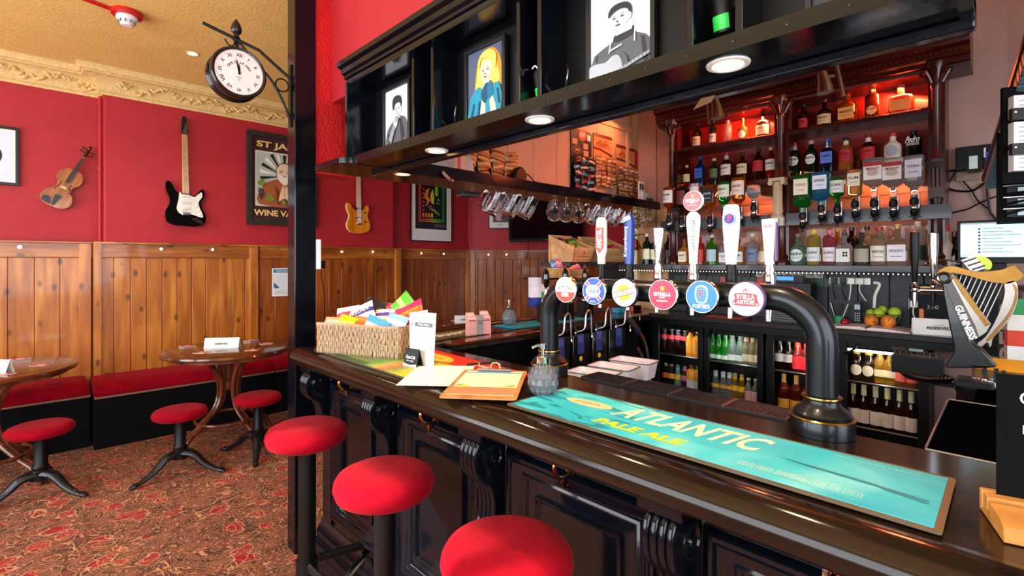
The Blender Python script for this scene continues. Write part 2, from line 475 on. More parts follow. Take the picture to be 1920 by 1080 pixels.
# cornice: a plaster profile swept along the north walls
def cornice_prof():
    pts = [(0, 2.965), (.012, 2.965), (.016, 2.985), (.03, 2.99), (.035, 3.0)]
    pts += [(.035 + .11 * (1 - math.cos(t * PI / 2)), 3.0 + .11 * math.sin(t * PI / 2)) for t in [i / 6 for i in range(7)]]
    pts += [(.15, 3.12), (.165, 3.125), (.17, 3.15), (.19, CEIL), (0, CEIL)]
    return pts
cp = cornice_prof()
def cornice(path, name):
    mb = MB(); n = len(cp); vs = []; fs = []
    for (x, y, ox, oy) in path:
        for (a, z) in cp: vs.append((x + ox * a, y + oy * a, z))
    for j in range(len(path) - 1):
        for i in range(n - 1): fs.append((j * n + i, j * n + i + 1, (j + 1) * n + i + 1, (j + 1) * n + i))
    mb.add(vs, fs, cream)
    # vine relief: leaves and buds along the cove
    rnd = random.Random(3)
    for j in range(len(path) - 1):
        a = Vector(path[j][:2]); b = Vector(path[j + 1][:2]); ln = (b - a).length
        if ln < .4: continue
        t = (b - a) / ln; nrm = Vector((path[j][2], path[j][3])); nrm = Vector((t.y, -t.x)) if abs(nrm.dot(t)) > .5 else Vector((nrm.x if abs(t.x) < .5 else 0, nrm.y if abs(t.x) > .5 else 0))
        if nrm.length == 0: continue
        nrm.normalize(); s_ = .1
        while s_ < ln - .05:
            o = .07 + .012 * math.sin(s_ * 25); z = 3.055 + .02 * math.sin(s_ * 18)
            c = a + t * s_ + nrm * (.075 + (z - 3.055) * 1.0)
            r = .009 + rnd.random() * .009; o += rnd.uniform(-.02, .02); z += rnd.uniform(-.03, .03)
            vs = []; fs = []
            for u in range(6):
                for v in range(8):
                    ph = PI * u / 5; th = 2 * PI * v / 8
                    p = Vector((math.sin(ph) * math.cos(th) * r * 1.5, math.sin(ph) * math.sin(th) * r * .6, math.cos(ph) * r))
                    vs.append((c.x + t.x * p.x + nrm.x * p.y, c.y + t.y * p.x + nrm.y * p.y, z + p.z + p.x * .5 * (1 if int(s_ * 20) % 2 else -1)))
            for u in range(5):
                for v in range(8): fs.append((u * 8 + v, u * 8 + (v + 1) % 8, (u + 1) * 8 + (v + 1) % 8, (u + 1) * 8 + v))
            mb.add(vs, fs, cream)
            s_ += .022
    return struct(mb, name)
cornice([(-2.7, YR, 0, -1), (XR0, YR, -1, -1), (XR0, YN, -1, -1), (XR1, YN, 1, -1), (XR1, YR, 1, -1), (4.7, YR, 0, -1)], 'trim_3')

# wainscot: tongue and groove boards with a cap rail, posts and a base
DADO = 1.672
def wainscot(x0, x1, y, bw, mats, name, posts=(), rail_to=None):
    mb = MB(); x = x0; i = 0; r = random.Random(int(x0 * 100) + 5)
    while x < x1 - .01:
        xe = min(x + bw, x1)
        mb.box((x + .003, y - .018, .1), (xe - .003, y, DADO - .14), mats[0])
        mb.box((x - .004, y - .012, .1), (x + .006, y, DADO - .14), mats[1]); x = xe; i += 1
    struct(mb, name, bevel=.003)
    mb = MB(); mb.box((x0, y - .03, DADO - .14), (x1, y, DADO - .012), pineh); mb.box((x0 - .01, y - .055, DADO - .02), (x1, y, DADO), pineh)
    for px_ in posts: mb.box((px_ - .04, y - .05, .1), (px_ + .04, y, DADO - .005), pine)
    struct(mb, name[:-1] + str(int(name[-1]) + 1), bevel=.004)
wainscot(-2.6, .40, 5.70, .155, (pine, pinedark), 'trim_4', posts=(.35,))
wainscot(.42, 1.72, 5.60 - .001, .118, (pine, pinedark), 'trim_6', posts=(1.68,))
mb = MB(); mb.box((.40, 5.55, .1), (.45, 5.76, DADO), pine); struct(mb, 'trim_8')
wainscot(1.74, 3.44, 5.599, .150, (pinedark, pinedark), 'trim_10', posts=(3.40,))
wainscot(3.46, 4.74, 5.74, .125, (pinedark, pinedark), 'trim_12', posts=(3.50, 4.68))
# wainscot on the angled wall
AM = Matrix.Translation((A0.x, A0.y, 0)) @ Matrix.Rotation(-AZ, 4, 'Z')
mb = MB().xf(AM)
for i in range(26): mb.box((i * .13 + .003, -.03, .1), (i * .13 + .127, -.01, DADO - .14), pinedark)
mb.box((0, -.03, DADO - .14), (3.4, -.001, DADO - .012), pinedark); mb.box((0, -.055, DADO - .02), (3.4, -.001, DADO), pinedark)
for t in (.02, 1.30): mb.box((t, -.05, .1), (t + .07, 0, DADO - .005), pine)
struct(mb, 'trim_14', bevel=.003)

# downstand walls over the bar
mb = MB(); mb.box((1.075, 2.58, 1.967), (1.29, 2.70, CEIL), redrough); struct(mb, 'wall_bulkhead_end')
mb = MB(); mb.box((1.19, 2.40, 2.9), (3.72, 2.56, CEIL), redwall); struct(mb, 'wall_bulkhead_return')
mb = MB(); mb.box((1.172, -2.1, 2.36), (1.262, 2.60, CEIL), redwall); struct(mb, 'wall_bulkhead_front')

# black pillar
mb = MB(); mb.box((.969, 2.567, 0), (1.078, 2.668, CEIL), black)
pl = mb.build('pillar', bevel=.004); tag(pl, 'square glossy black timber post rising from the carpet to the ceiling at the bar end', 'pillar')
# wainscot lights, all alike
dado = [(37, 463, 5.64), (302, 467, 5.56), (398, 468, 5.56), (640, 472, 5.58), (698, 472, 5.58), (789, 475, 5.70), (831, 476, 5.70)]
ledm = M('led_dot', 'ffffff', .3, emit='fff4dc', estr=12)
d0 = None
dl = ['over the left-hand bench by the violin', 'above the bench left of the round table', 'above the bench behind the round table', 'under the orange guitar, left of its pair', 'under the orange guitar, right of its pair', 'under the framed poster, left of its pair', 'under the framed poster, right of its pair', 'left of the pair in the far corner', 'right of the pair in the far corner']
pts = [aY(a, b, y) for a, b, y in dado] + [Vector((angw(t, .045)[0], angw(t, .045)[1], 1.60)) for t in (.29, .56)]
for i, p in enumerate(pts):
    if d0 is None:
        t = thing('rail_light', 'x', 'light', (p.x, p.y, p.z), 0, 'small lights along the panelling rail')
        mb = MB(); mb.lathe([(.016, 0), (.016, .012), (.012, .016), (.01, .016)], steel, 14, axis='Y', at=(0, -.012, 0)); mb.build('bezel', t)
        mb = MB(); mb.lathe([(0.0001, -.004), (.010, -.002), (.010, .01)], ledm, 12, axis='Y', at=(0, -.016, 0)); mb.build('lens', t)
        d0 = t
    else: t = dup(d0, p)
    if i > 6: t.rotation_euler = (0, 0, -AZ)
    t['label'] = 'tiny round light in the pine rail ' + dl[i]

# ================================================================== BENCHES
def bench(x0, x1, y0, y1, label, mats=None):
    t = thing('bench', label, 'bench', ((x0 + x1) / 2, (y0 + y1) / 2, 0))
    hx = (x1 - x0) / 2; hy = (y1 - y0) / 2
    mb = MB(); mb.box((-hx, -hy, 0), (hx, hy, .415), blackd); mb.build('base', t, bevel=.004)
    mb = MB(); mb.box((-hx, -hy - .012, .405), (hx, -hy + .01, .425), M('bench_edge_trim', '8a6a4a', .6)); mb.build('edging', t)
    n = 14; vs = []; fs = []; h = .095
    sec = [(-hy - .015, 0), (-hy - .022, .03), (-hy - .01, .07), (-hy + .03, h), (0, h + .004), (hy - .02, h), (hy, .05), (hy, 0)]
    xs = [-hx, -hx + .01, -hx + .04] + [-hx + .04 + (2 * hx - .08) * i / n for i in range(1, n)] + [hx - .04, hx - .01, hx]
    for i, x in enumerate(xs):
        k = min(i, len(xs) - 1 - i); s_ = [.55, .85, .97][k] if k < 3 else 1.0
        for (y, z) in sec: vs.append((x, y * (.9 + .1 * s_) if y < 0 else y, z * s_))
    m_ = len(sec)
    for i in range(len(xs) - 1):
        for j in range(m_): fs.append((i * m_ + j, i * m_ + (j + 1) % m_, (i + 1) * m_ + (j + 1) % m_, (i + 1) * m_ + j))
    fs.append(tuple(range(m_))); fs.append(tuple(range((len(xs) - 1) * m_, len(xs) * m_)))
    mb = MB(); mb.add([(a, b, c + .42) for a, b, c in vs], fs, velvet); mb.build('seat_cushion', t, angle=60)
    return t
bench(-2.5, .355, 5.23, 5.67, 'long black based wall bench with red velvet cushion below the violin')
bench(.37, 1.72, 5.10, 5.57, 'black based wall bench with red velvet cushion behind the round table')
bench(1.73, 3.30, 5.10, 5.57, 'red velvet topped wall bench running on behind the black pillar')

# ================================================================== BENTWOOD TABLES
def bent_table(x, y, label, R=.48, rz=0.0):
    t = thing('round_table', label, 'table', (x, y, 0), rz, 'round bentwood pub tables')
    mb = MB(); mb.lathe([(0.0001, .735), (R - .03, .735), (R, .745), (R + .004, .755), (R, .768), (R - .012, .772), (0.0001, .772)], tablewood, 56); mb.build('tabletop', t)
    mb = MB(); mb.lathe([(R - .05, .715), (R - .05, .735), (R - .07, .735), (R - .07, .715), (R - .05, .715)], bent, 48); mb.build('apron', t)
    for q in range(4):
        a = q * PI / 2 + .35; mb = MB()
        for dr in (-.018, .018):
            ca, sa = math.cos(a), math.sin(a)
            prof = smooth2([(.30, .73), (.19, .69), (.105, .58), (.075, .44), (.11, .30), (.22, .19), (.34, .10), (.385, .0)], 5, False)
            mb.tube([(ca * r - sa * dr, sa * r + ca * dr, z) for r, z in prof], .0155, bent, 8)
        mb.build('leg', t)
    mb = MB(); ring = [(math.cos(2 * PI * i / 28) * .24, math.sin(2 * PI * i / 28) * .24, .19) for i in range(28)]
    mb.tube(ring, .013, bent, 8, closed=True); mb.build('stretcher_ring', t)
    mb = MB(); mb.lathe([(.03, .42), (.05, .44), (.05, .5), (.03, .52), (.03, .62), (.04, .735)], bent, 16); mb.build('hub', t)
    return t
TX, TY = 1.20, 4.62
tabA = bent_table(TX, TY, 'round bentwood table with a reserved card standing between two low red stools')
TX2, TY2 = -.22, 4.83
tabB = bent_table(TX2, TY2, 'round bentwood table cut off by the left edge of the photo', rz=.5)
p = aZ(872, 605, .772); tabC = bent_table(p.x, p.y, 'round bentwood table half hidden behind the bar return below the poster', rz=.3)
reserved_far = p

def reserved(p, rz, label, w=.20, tilt=.22):
    t = thing('reserved_card', label, 'sign', p, rz)
    mb = MB(); h = .085
    for s_ in (-1, 1):
        mb.add([(-w / 2, s_ * .028, 0), (w / 2, s_ * .028, 0), (w / 2, 0, h), (-w / 2, 0, h), (-w / 2, s_ * .0265, 0), (w / 2, s_ * .0265, 0), (w / 2, 0, h - .002), (-w / 2, 0, h - .002)],
               [(0, 1, 2, 3), (4, 5, 6, 7), (0, 1, 5, 4), (1, 2, 6, 5), (0, 3, 7, 4)], white)
    mb.build('card', t)
    a = math.atan2(.028, h)
    X = Matrix.Rotation(-a, 4, 'X') @ XF_WALL
    mb = MB(); mb.text('CafeDrama', .010, (0, -.0135 - .0026, .052), C('7c9aa0'), xf=X); mb.text('RESERVED', .022, (0, -.0155 - .004, .036), ink, xf=X, bold=.0006); mb.build('lettering', t)
    return t
CARDT = .7725
p = aZ(417, 652, CARDT); reserved((p.x, p.y, CARDT), -.62, 'white folded RESERVED card standing on the middle round table', w=.27)
p = aZ(-6, 698, CARDT); reserved((p.x, p.y, CARDT), -.9, 'white folded RESERVED card at the left edge of the photo')
reserved((reserved_far.x, reserved_far.y, CARDT), -.7, 'white folded RESERVED card on the far table seen over the bar return', w=.25)
def beermat(p, rz, label, group):
    t = thing('beer_mat', label, 'coaster', p, rz, group)
    mb = MB(); mb.box((-.047, -.047, 0), (.047, .047, .002), white); mb.box((-.043, -.043, .002), (.043, .043, .0025), C('c8202c')); mb.build('card', t)
    mb = MB(); mb.prism(ell(0, 0, .026, .016, 18), .0025, .003, white, 'XY'); mb.text('BEER', .016, (0, 0, .0032), C('c8202c'), xf=Matrix.Identity(4)); mb.build('printed_badge', t)
    return t
for (px_, py_, rz, lb) in ((351, 649, .2, 'far left of the reserved card'), (379, 661, -.9, 'just left of the reserved card'), (471, 638, .4, 'behind right of the reserved card'), (474, 656, .9, 'in front right of the reserved card'), (498, 644, -.1, 'nearest the right rim of the table')):
    p = aZ(px_, py_, CARDT); beermat((p.x, p.y, CARDT), rz, 'red and white beer mat on the middle table, ' + lb, 'beer mats on the middle table')
for (px_, py_, rz, lb) in ((38, 673, .2, 'behind the reserved card'), (78, 684, -.6, 'near its right rim'), (5, 702, .5, 'cut by the photo edge')):
    p = aZ(px_, py_, CARDT); beermat((p.x, p.y, CARDT), rz, 'red and white beer mat on the left edge table, ' + lb, 'beer mats on the left table')

for (px_, py_, rz, lb) in ((842, 610, .3, 'left of the far reserved card'), (853, 600, .9, 'behind the far reserved card')):
    p = aZ(px_, py_, CARDT); beermat((p.x, p.y, CARDT), rz, 'red and white beer mat on the far table ' + lb, 'beer mats on the far table')
# ================================================================== LOW STOOLS
def seat_prof(R, z0, h, top=.5):
    return [(0.0001, z0), (R * .86, z0), (R * .95, z0 + h * .12), (R, z0 + h * .42), (R * .985, z0 + h * .62), (R * .93, z0 + h * .82), (R * .8, z0 + h * .95), (R * .5, z0 + h), (0.0001, z0 + h * 1.01)]
def low_stool(x, y, rz, label):
    t = thing('low_stool', label, 'stool', (x, y, 0), rz, 'low red pub stools')
    mb = MB(); mb.lathe(seat_prof(.17, .395, .068), velvet, 40); mb.build('seat', t, angle=80)
    mb = MB(); mb.lathe([(.0001, .10), (.052, .11), (.052, .145), (.044, .15), (.048, .165), (.042, .172), (.044, .19), (.036, .2), (.034, .385), (.10, .39), (.10, .402), (.0001, .402)], blackm, 22); mb.build('column', t)
    for q in range(3):
        a = q * 2 * PI / 3; mb = MB(); ca, sa = math.cos(a), math.sin(a)
        prof = smooth2([(.02, .145), (.09, .135), (.16, .075), (.24, .03), (.285, .02)], 5, False)
        rr = [.040 - .022 * min(1, i / 16) for i in range(len(prof))]; rr[-1] = .022; rr[-2] = .02
        mb.tube([(ca * r, sa * r, z) for r, z in prof], rr, darksteel, 10, flat=.8)
        mb.tube([(ca * (.285) , sa * .285, .022), (ca * .31, sa * .31, .012)], [.022, .014], darksteel, 10, flat=.7)
        mb.build('foot', t)
    return t
p = aZ(338, 887, 0); low_stool(p.x, p.y, 3.45, 'low round stool with red velvet seat, the left of two at the middle table')
p = aZ(484, 849, 0); low_stool(p.x, p.y, 4.35, 'low round stool with red velvet seat, closest to the black pillar')
p = aZ(76, 930, 0); low_stool(p.x, p.y, 3.35, 'low round stool with red velvet seat and cast feet at the far left')
# ================================================================== THE BAR
BT = 1.10                 # counter height
BF = 1.0                  # plane of the panelled front
BY0, BY1 = -2.0, 2.44
t = thing('bar_counter', 'long black panelled pub bar with dark glossy top running from post to right edge', 'bar counter', (BF, 0, 0))
def loc(o): return o
# varnished top with a rounded nosing (profile in X,Z; local origin at BF)
nose = [(.36, 1.05), (-.10, 1.05), (-.11, 1.035), (-.135, 1.03), (-.155, 1.045), (-.158, 1.065), (-.152, 1.082), (-.14, 1.094), (-.125, 1.101), (-.10, 1.104), (-.075, 1.101), (-.065, BT), (.36, BT)]
mb = MB(); mb.prism(nose, BY0, 2.30, barwood, 'XZ'); mb.build('counter_top', t, bevel=.002)
# front carcass
mb = MB(); mb.prism([(0, 0), (.34, 0), (.34, 1.05), (0, 1.05)], BY0, 2.30, black, 'XZ'); mb.build('front_board', t)
mb = MB(); mb.prism([(0.001, 1.05), (0.001, 1.00), (-.03, 1.00), (-.045, 1.012), (-.07, 1.03), (-.09, 1.05)], BY0, 2.30, black, 'XZ'); mb.build('cornice_moulding', t)
plinth = [(.001, 0), (-.05, 0), (-.05, .15), (-.045, .158), (-.05, .165), (-.048, .185), (-.036, .2), (-.03, .215), (-.034, .225), (-.028, .245), (-.012, .265), (-.006, .28), (.001, .285)]
mb = MB(); mb.prism(plinth, BY0, 2.30, black, 'XZ'); mb.build('plinth', t)
# corbels and panels between them
CY = [2.235, 1.66, 1.075, .49, -.10, -.69, -1.28]
def corbel_side():
    # side outline in (x, z); x negative = towards the customers
    P = [(0, 1.0), (-.075, 1.0), (-.10, .985), (-.112, .955), (-.108, .915), (-.085, .885), (-.06, .865), (-.045, .83), (-.04, .79), (-.045, .75), (-.055, .725), (-.058, .70), (-.045, .68), (-.025, .672), (0, .67)]
    return smooth2(P[1:-1], 4, False)
cs = corbel_side()
def corbel(y):
    o = bpy.data.objects.new('corbel', None); COL.objects.link(o); o.parent = t; o.location = (0, y, 0)
    mb = MB()
    out = [(0, 1.0)] + cs + [(0, .67)]
    mb.prism(out, -.036, .036, black, 'XZ')
    for k in range(4):       # reeds on the front face
        yy = -.027 + .018 * k
        mb.tube([(x - .003, yy, z) for x, z in cs[2:-2]], .0095, black, 8)
    for s_ in (-1, 1):
        mb.lathe([(.0001, .014), (.012, .014), (.014, .008), (.026, .006), (.03, .012), (.036, .010), (.036, 0)] if s_ > 0 else [(.036, 0), (.036, -.010), (.03, -.012), (.026, -.006), (.014, -.008), (.012, -.014), (.0001, -.014)], black, 20, at=(-.062, .036 * s_, .945), axis='Y')
    c = mb.build('scroll_bracket', o, angle=50)
    mb = MB(); mb.box((-.115, -.05, .998), (0, .05, 1.028), black); mb.box((-.122, -.055, 1.025), (0, .055, 1.036), black); mb.build('bracket_cap', o, bevel=.004)
    return o
first = None
for y in CY:
    if first is None: first = corbel(y)
    else:
        c = first.copy(); COL.objects.link(c); c.parent = t; c.location = (0, y, 0)
        for ch in first.children:
            d = ch.copy(); COL.objects.link(d); d.parent = c
def frame_ring(mb, y0, y1, z0, z1, prof, m):
    # prof: (inset, x) profile walked around a rectangle in the YZ plane
    cs_ = [(y0, z0, 1, 1), (y1, z0, -1, 1), (y1, z1, -1, -1), (y0, z1, 1, -1)]
    vs = []; n = len(prof)
    for (y, z, a, b) in cs_:
        for (i, x) in prof: vs.append((x, y + a * i, z + b * i))
    fs = []
    for k in range(4):
        for j in range(n - 1):
            a = k * n + j; b = ((k + 1) % 4) * n + j
            fs.append((a, a + 1, b + 1, b))
    mb.add(vs, fs, m)
for i in range(len(CY) - 1):
    y1, y0 = CY[i] - .055, CY[i + 1] + .055
    mb = MB()
    P = [(0, .001), (0, -.018), (.006, -.026), (.014, -.026), (.018, -.018), (.022, -.022), (.034, -.020), (.044, -.008), (.05, -.006), (.056, -.010), (.062, -.008), (.066, .001)]
    frame_ring(mb, y0, y1, .33, .955, P, black)
    P2 = [(.10, .001), (.10, -.010), (.106, -.012), (.112, -.006), (.118, .001)]
    frame_ring(mb, y0, y1, .33, .955, P2, black)
    mb.build('panel_moulding', t, angle=50)
    mb = MB(); mb.box((-.012, CY[i] - .045, .285), (0, CY[i] + .045, 1.0), black); mb.build('pilaster', t, bevel=.003)
# coat hooks under the edge
def coat_hook(y, label, m, plate=None):
    h = thing('coat_hook', label, 'hook', (BF - .001, y, .985), 0, 'double coat hooks under the bar edge')
    pm = plate or m
    mb = MB(); mb.prism(smooth2([(-.011, .028), (.011, .028), (.009, 0), (.013, -.03), (.006, -.055), (-.006, -.055), (-.013, -.03), (-.009, 0)], 3), -.004, 0, pm, 'YZ')
    mb.build('back_plate', h)
    mb = MB()
    mb.tube(smooth2([(-.002, 0, -.02), (-.022, 0, -.034), (-.05, 0, -.03), (-.066, 0, -.006), (-.064, 0, .012)], 4, False), .0055, m, 8); mb.lathe([(.0001, -.008), (.008, -.004), (.008, .004), (.0001, .008)], m, 10, at=(-.064, 0, .014))
    mb.build('long_hook', h)
    mb = MB()
    mb.tube(smooth2([(-.002, 0, -.042), (-.016, 0, -.058), (-.032, 0, -.054), (-.036, 0, -.04)], 4, False), .005, m, 8); mb.lathe([(.0001, -.006), (.006, -.003), (.006, .003), (.0001, .006)], m, 10, at=(-.036, 0, -.036))
    mb.build('short_hook', h)
    mb = MB()
    for z in (.018, -.008): mb.lathe([(.0001, -.003), (.004, -.002), (.004, 0)], steel, 8, at=(-.004, 0, z), axis='X')
    mb.build('screw', h)
coat_hook(1.99, 'brass double hook under the bar edge below the seagrass basket', brass)
coat_hook(1.385, 'brass double hook under the bar edge below the white paper', brass)
coat_hook(.80, 'bronze double hook under the bar edge below the left of the turquoise mat', M('bronze', '9a6a48', .25, 1.0))
coat_hook(.215, 'chrome hook with a red plate under the bar edge at the bottom right', chrome, C('c01c20', .3))

# the return of the bar, running away to the back wall
RY0, RY1 = 1.93, 2.36
t = thing('bar_return', 'dark varnished return of the bar behind the left font leg, running to the back wall', 'bar counter', (2.0, 2.1, 0))
mb = MB(); mb.box((-.64, -.17, 1.05), (1.72, .24, BT), barwood); mb.build('counter_top', t, bevel=.01)
mb = MB(); mb.tube([(-.50, -.15, BT + .006), (-.2, -.15, BT + .006), (.2, -.15, BT + .006)], .012, barwood, 8); mb.build('raised_lip', t)
mb = MB(); mb.box((-.70, .24, 1.045), (1.72, .30, 1.115), tablewood); mb.build('outer_rail', t, bevel=.015)
mb = MB(); mb.box((-.62, -.02, 0), (1.72, .22, 1.05), blackm); mb.build('carcass', t)
# the right-hand return with the stout font
t = thing('bar_side_return', 'black topped right-hand return of the bar beneath the harp font', 'bar counter', (2.4, 0, 0))
mb = MB(); mb.box((-1.03, -1.2, 1.04), (-.49, .13, 1.098), sidetop); mb.build('worktop', t, bevel=.004)
mb = MB(); mb.box((-.49, -1.2, 1.00), (.60, .09, 1.04), sidetop); mb.build('lower_worktop', t, bevel=.004)
mb = MB(); mb.box((-1.0, -1.2, 0), (.58, .07, 1.0), blackm); mb.build('carcass', t)
mb = MB(); mb.tube([(-1.02, .131, 1.098), (-.49, .131, 1.098)], .0025, steel, 6); mb.tube([(-.49, .131, 1.098), (-.485, -.9, 1.098)], .0025, steel, 6); mb.tube([(-1.03, .131, 1.098), (-1.03, -.6, 1.0995)], .0025, steel, 6); mb.build('steel_edge', t)

# ================================================================== TALL STOOLS
def bar_stool(x, y, rz, label, rest=True):
    t = thing('bar_stool', label, 'stool', (x, y, 0), rz, 'tall red bar stools')
    mb = MB(); mb.lathe(seat_prof(.153, .782, .075), velvet, 48); mb.build('seat', t, angle=80)
    mb = MB(); mb.lathe([(.0001, .16), (.033, .16), (.033, .76), (.10, .77), (.10, .784), (.0001, .784)], blackm, 24); mb.build('column', t)
    mb = MB(); mb.lathe([(.0001, 0), (.155, 0), (.158, .01), (.15, .022), (.12, .04), (.075, .07), (.06, .1), (.062, .11), (.052, .118), (.054, .13), (.044, .14), (.044, .17), (.038, .18), (.0001, .18)], blackm, 36); mb.build('base', t, angle=30)
    mb = MB(); q = [(.04, .0, .30), (.04, .04, .30), (-.03, .04, .30), (-.03, -.04, .30), (.04, -.04, .30), (.04, 0, .30)]
    mb.lathe([(.034, .27), (.042, .272), (.042, .325), (.034, .327)], blackm, 20)
    mb.tube([(.03, .034, .31), (.17, .14, .31), (.20, .12, .31), (.20, -.12, .31), (.17, -.14, .31), (.03, -.034, .31)], .011, blackm, 8, flat=1.6); mb.build('footrest', t)
    return t
bar_stool(.785, 1.955, -.9, 'tall red velvet bar stool furthest from the camera, beside the black post')
bar_stool(.785, 1.36, 2.7, 'tall red velvet bar stool in the middle of the three at the bar')
bar_stool(.785, .815, 3.2, 'tall red velvet bar stool cut off by the bottom edge, nearest the camera')

# ================================================================== OVERHEAD SHELF UNIT
SZ = 1.937; SX0, SX1 = 1.035, 1.225; SE = .046; SL = 2.10
t = thing('overhead_shelf', 'black gloss shelf unit hung over the bar with framed pictures and downlights', 'shelf', (1.1, 0, 0))
ox = -1.1
mb = MB(); mb.box((SX0 + ox, SE, SZ), (SX1 + ox, SL, SZ + .03), black); mb.build('bottom_board', t, bevel=.003)
mb = MB(); mb.box((SX0 + ox - .006, SE, SZ - .004), (SX0 + ox, SL - .02, SZ + .032), black)
for i in range(20): mb.lathe([(.0001, -.003), (.003, -.002), (.003, 0)], darksteel, 6, at=(SX0 + ox - .006, .1 + i * .1, SZ + .014), axis='X')
mb.build('front_lip', t)
mb = MB(); mb.box((SX1 + ox - .03, SE, SZ - .022), (SX1 + ox, SL + .1, SZ), black); mb.box((SX1 + ox, SE, SZ - .012), (SX1 + ox + .016, SL + .1, SZ + .03), black); mb.build('rear_moulding', t, bevel=.004)
mb = MB(); mb.box((1.155 + ox, SE, SZ + .03), (1.170 + ox, SL, 2.36), blackm); mb.build('back_board', t)
mb = MB(); mb.box((1.02 + ox, SE, 2.29), (1.17 + ox, SL, 2.315), black); mb.build('top_board', t)
mb = MB(); mb.prism([(1.17 + ox, 2.30), (1.02 + ox, 2.30), (1.018 + ox, 2.312), (1.008 + ox, 2.316), (1.008 + ox, 2.328), (.996 + ox, 2.334), (.992 + ox, 2.352), (.975 + ox, 2.36), (.972 + ox, 2.378), (1.17 + ox, 2.378)], SE, SL, black, 'XZ'); mb.build('cornice', t)
mb = MB(); mb.box((1.012 + ox, SL - .02, SZ + .03), (1.16 + ox, SL, 2.30), black); mb.build('end_board', t)
mb = MB(); mb.box((1.012 + ox, SE, SZ - .004), (1.24 + ox, SE + .02, 2.378), black); mb.build('right_end_board', t)
for y in (1.60, 1.475, 1.035, .950, .500, .395):
    mb = MB(); mb.box((1.042 + ox, y - .008, SZ + .03), (1.155 + ox, y + .008, 2.29), black); mb.build('divider', t, bevel=.002)
# rounded end piece that meets the post, and the return towards the back wall
t2 = thing('overhead_return', 'black overhead shelf running from the post to the back wall with glasses hooked below', 'shelf', (2.2, 2.2, 0))
o2 = Vector((-2.2, -2.2))
out = [(1.26, 2.03), (1.10, 2.06)] + [(1.04 - .055 * math.sin(a), 2.115 - .055 * math.cos(a)) for a in (0, PI / 8, PI / 4, 3 * PI / 8, PI / 2)] + [(.985, 2.36), (3.72, 2.36), (3.72, 2.05), (1.26, 2.05)]
mb = MB(); mb.prism([(a + o2.x, b + o2.y) for a, b in out], SZ - .002, SZ + .028, black, 'XY'); mb.build('bottom_board', t2, bevel=.003)
mb = MB(); mb.box((1.26 + o2.x, 2.042 + o2.y, SZ - .012), (3.72 + o2.x, 2.056 + o2.y, SZ + .05), black); mb.build('front_lip', t2)
panelm = M('warm_panel_boarding', 'c2967c', .55, var=.06, scale=4)
mb = MB(); x = 1.24
while x < 3.70:
    mb.box((x + .002 + o2.x, 2.30 + o2.y, SZ + .03), (min(x + .243, 3.72) + o2.x, 2.312 + o2.y, CEIL - .001), panelm); x += .245
mb.box((1.24 + o2.x, 2.312 + o2.y, SZ + .03), (3.72 + o2.x, 2.33 + o2.y, CEIL - .001), C('3a2018')); mb.build('back_panelling', t2, bevel=.002)
mb = MB(); mb.box((2.7 + o2.x, 2.285 + o2.y, 2.60), (3.72 + o2.x, 2.30 + o2.y, 2.64), C('c9a07c')); mb.box((3.60 + o2.x, 2.28 + o2.y, SZ + .03), (3.64 + o2.x, 2.30 + o2.y, 2.60), C('c9a07c')); mb.build('cover_strip', t2, bevel=.003)

# downlights in the soffit
warmw = M('downlight_lens', 'ffe8b8', .3, emit='ffc060', estr=7)
dlr = None
for (px_, py_, lb) in ((755, 327, 'downlight in the corner of the black soffit by the orange guitar'), (819, 284, 'downlight under the black shelf below the portrait of a man in a coat'), (1012, 226, 'downlight under the black shelf between the blonde portrait and the guitarist'), (1365, 123, 'largest and nearest downlight, under the black shelf right of the guitarist picture')):
    p = aZ(px_, py_, SZ - .003)
    if dlr is None:
        dlr = thing('downlight', lb, 'light', p, 0, 'round downlights under the shelf')
        mb = MB(); mb.lathe([(.046, .003), (.045, .0), (.040, -.002), (.034, -.001), (.030, .003)], whiteg, 32); mb.build('trim_ring', dlr)
        mb = MB(); mb.lathe([(.0001, -.0005), (.020, -.001), (.033, .0), (.034, .002)], warmw, 28); mb.build('lens', dlr)
    else: dup(dlr, p, None, lb)
    lamp('downlight_beam', 'SPOT', (p.x, p.y, p.z - .012), 10, (1, .74, .42), spot_size=2.3, spot_blend=.8, shadow_soft_size=.03)

# framed pictures on the shelf
def framed(name, label, loc_, rz, w, h, fw, fm, art, depth=.02, mount=None, cat='picture', tilt=0.0, glassy=True):
    t = thing(name, label, cat, loc_, rz)
    t.rotation_euler = (-tilt, 0, rz)
    mb = MB()
    for (a, b) in (((-w / 2, 0, 0), (-w / 2 + fw, 0, h)), ((w / 2 - fw, 0, 0), (w / 2, 0, h)), ((-w / 2 + fw, 0, 0), (w / 2 - fw, 0, fw)), ((-w / 2 + fw, 0, h - fw), (w / 2 - fw, 0, h))):
        mb.box((a[0], -depth, a[2]), (b[0], 0, b[2]), fm)
    mb.build('frame', t, bevel=.0025)
    mb = MB(); mb.box((-w / 2 + fw * .8, -depth * .5, fw * .8), (w / 2 - fw * .8, -.002, h - fw * .8), mount or white)
    mb.build('backing', t)
    mb = MB(); Wi = w - 2 * fw; Hi = h - 2 * fw; y0 = -depth * .5
    lay = [0]
    def poly(pts, m, sm=0):
        lay[0] += 1
        q = smooth2(pts, sm) if sm else pts
        q = [((u - .5) * Wi, fw + v * Hi) for u, v in q]
        mb.prism(q, y0 - .0004 * lay[0] - .0003, y0 - .0004 * lay[0], m, 'XZ')
    def txt(s_, u, v, size, m, **k):
        lay[0] += 1
        mb.text(s_, size, ((u - .5) * Wi, y0 - .0004 * lay[0] - .0005, fw + v * Hi), m, **k)
    art(poly, txt)
    if mb.v: mb.build('print', t)
    return t
fb = M('black_picture_frame', '18181c', .35, var=.1)
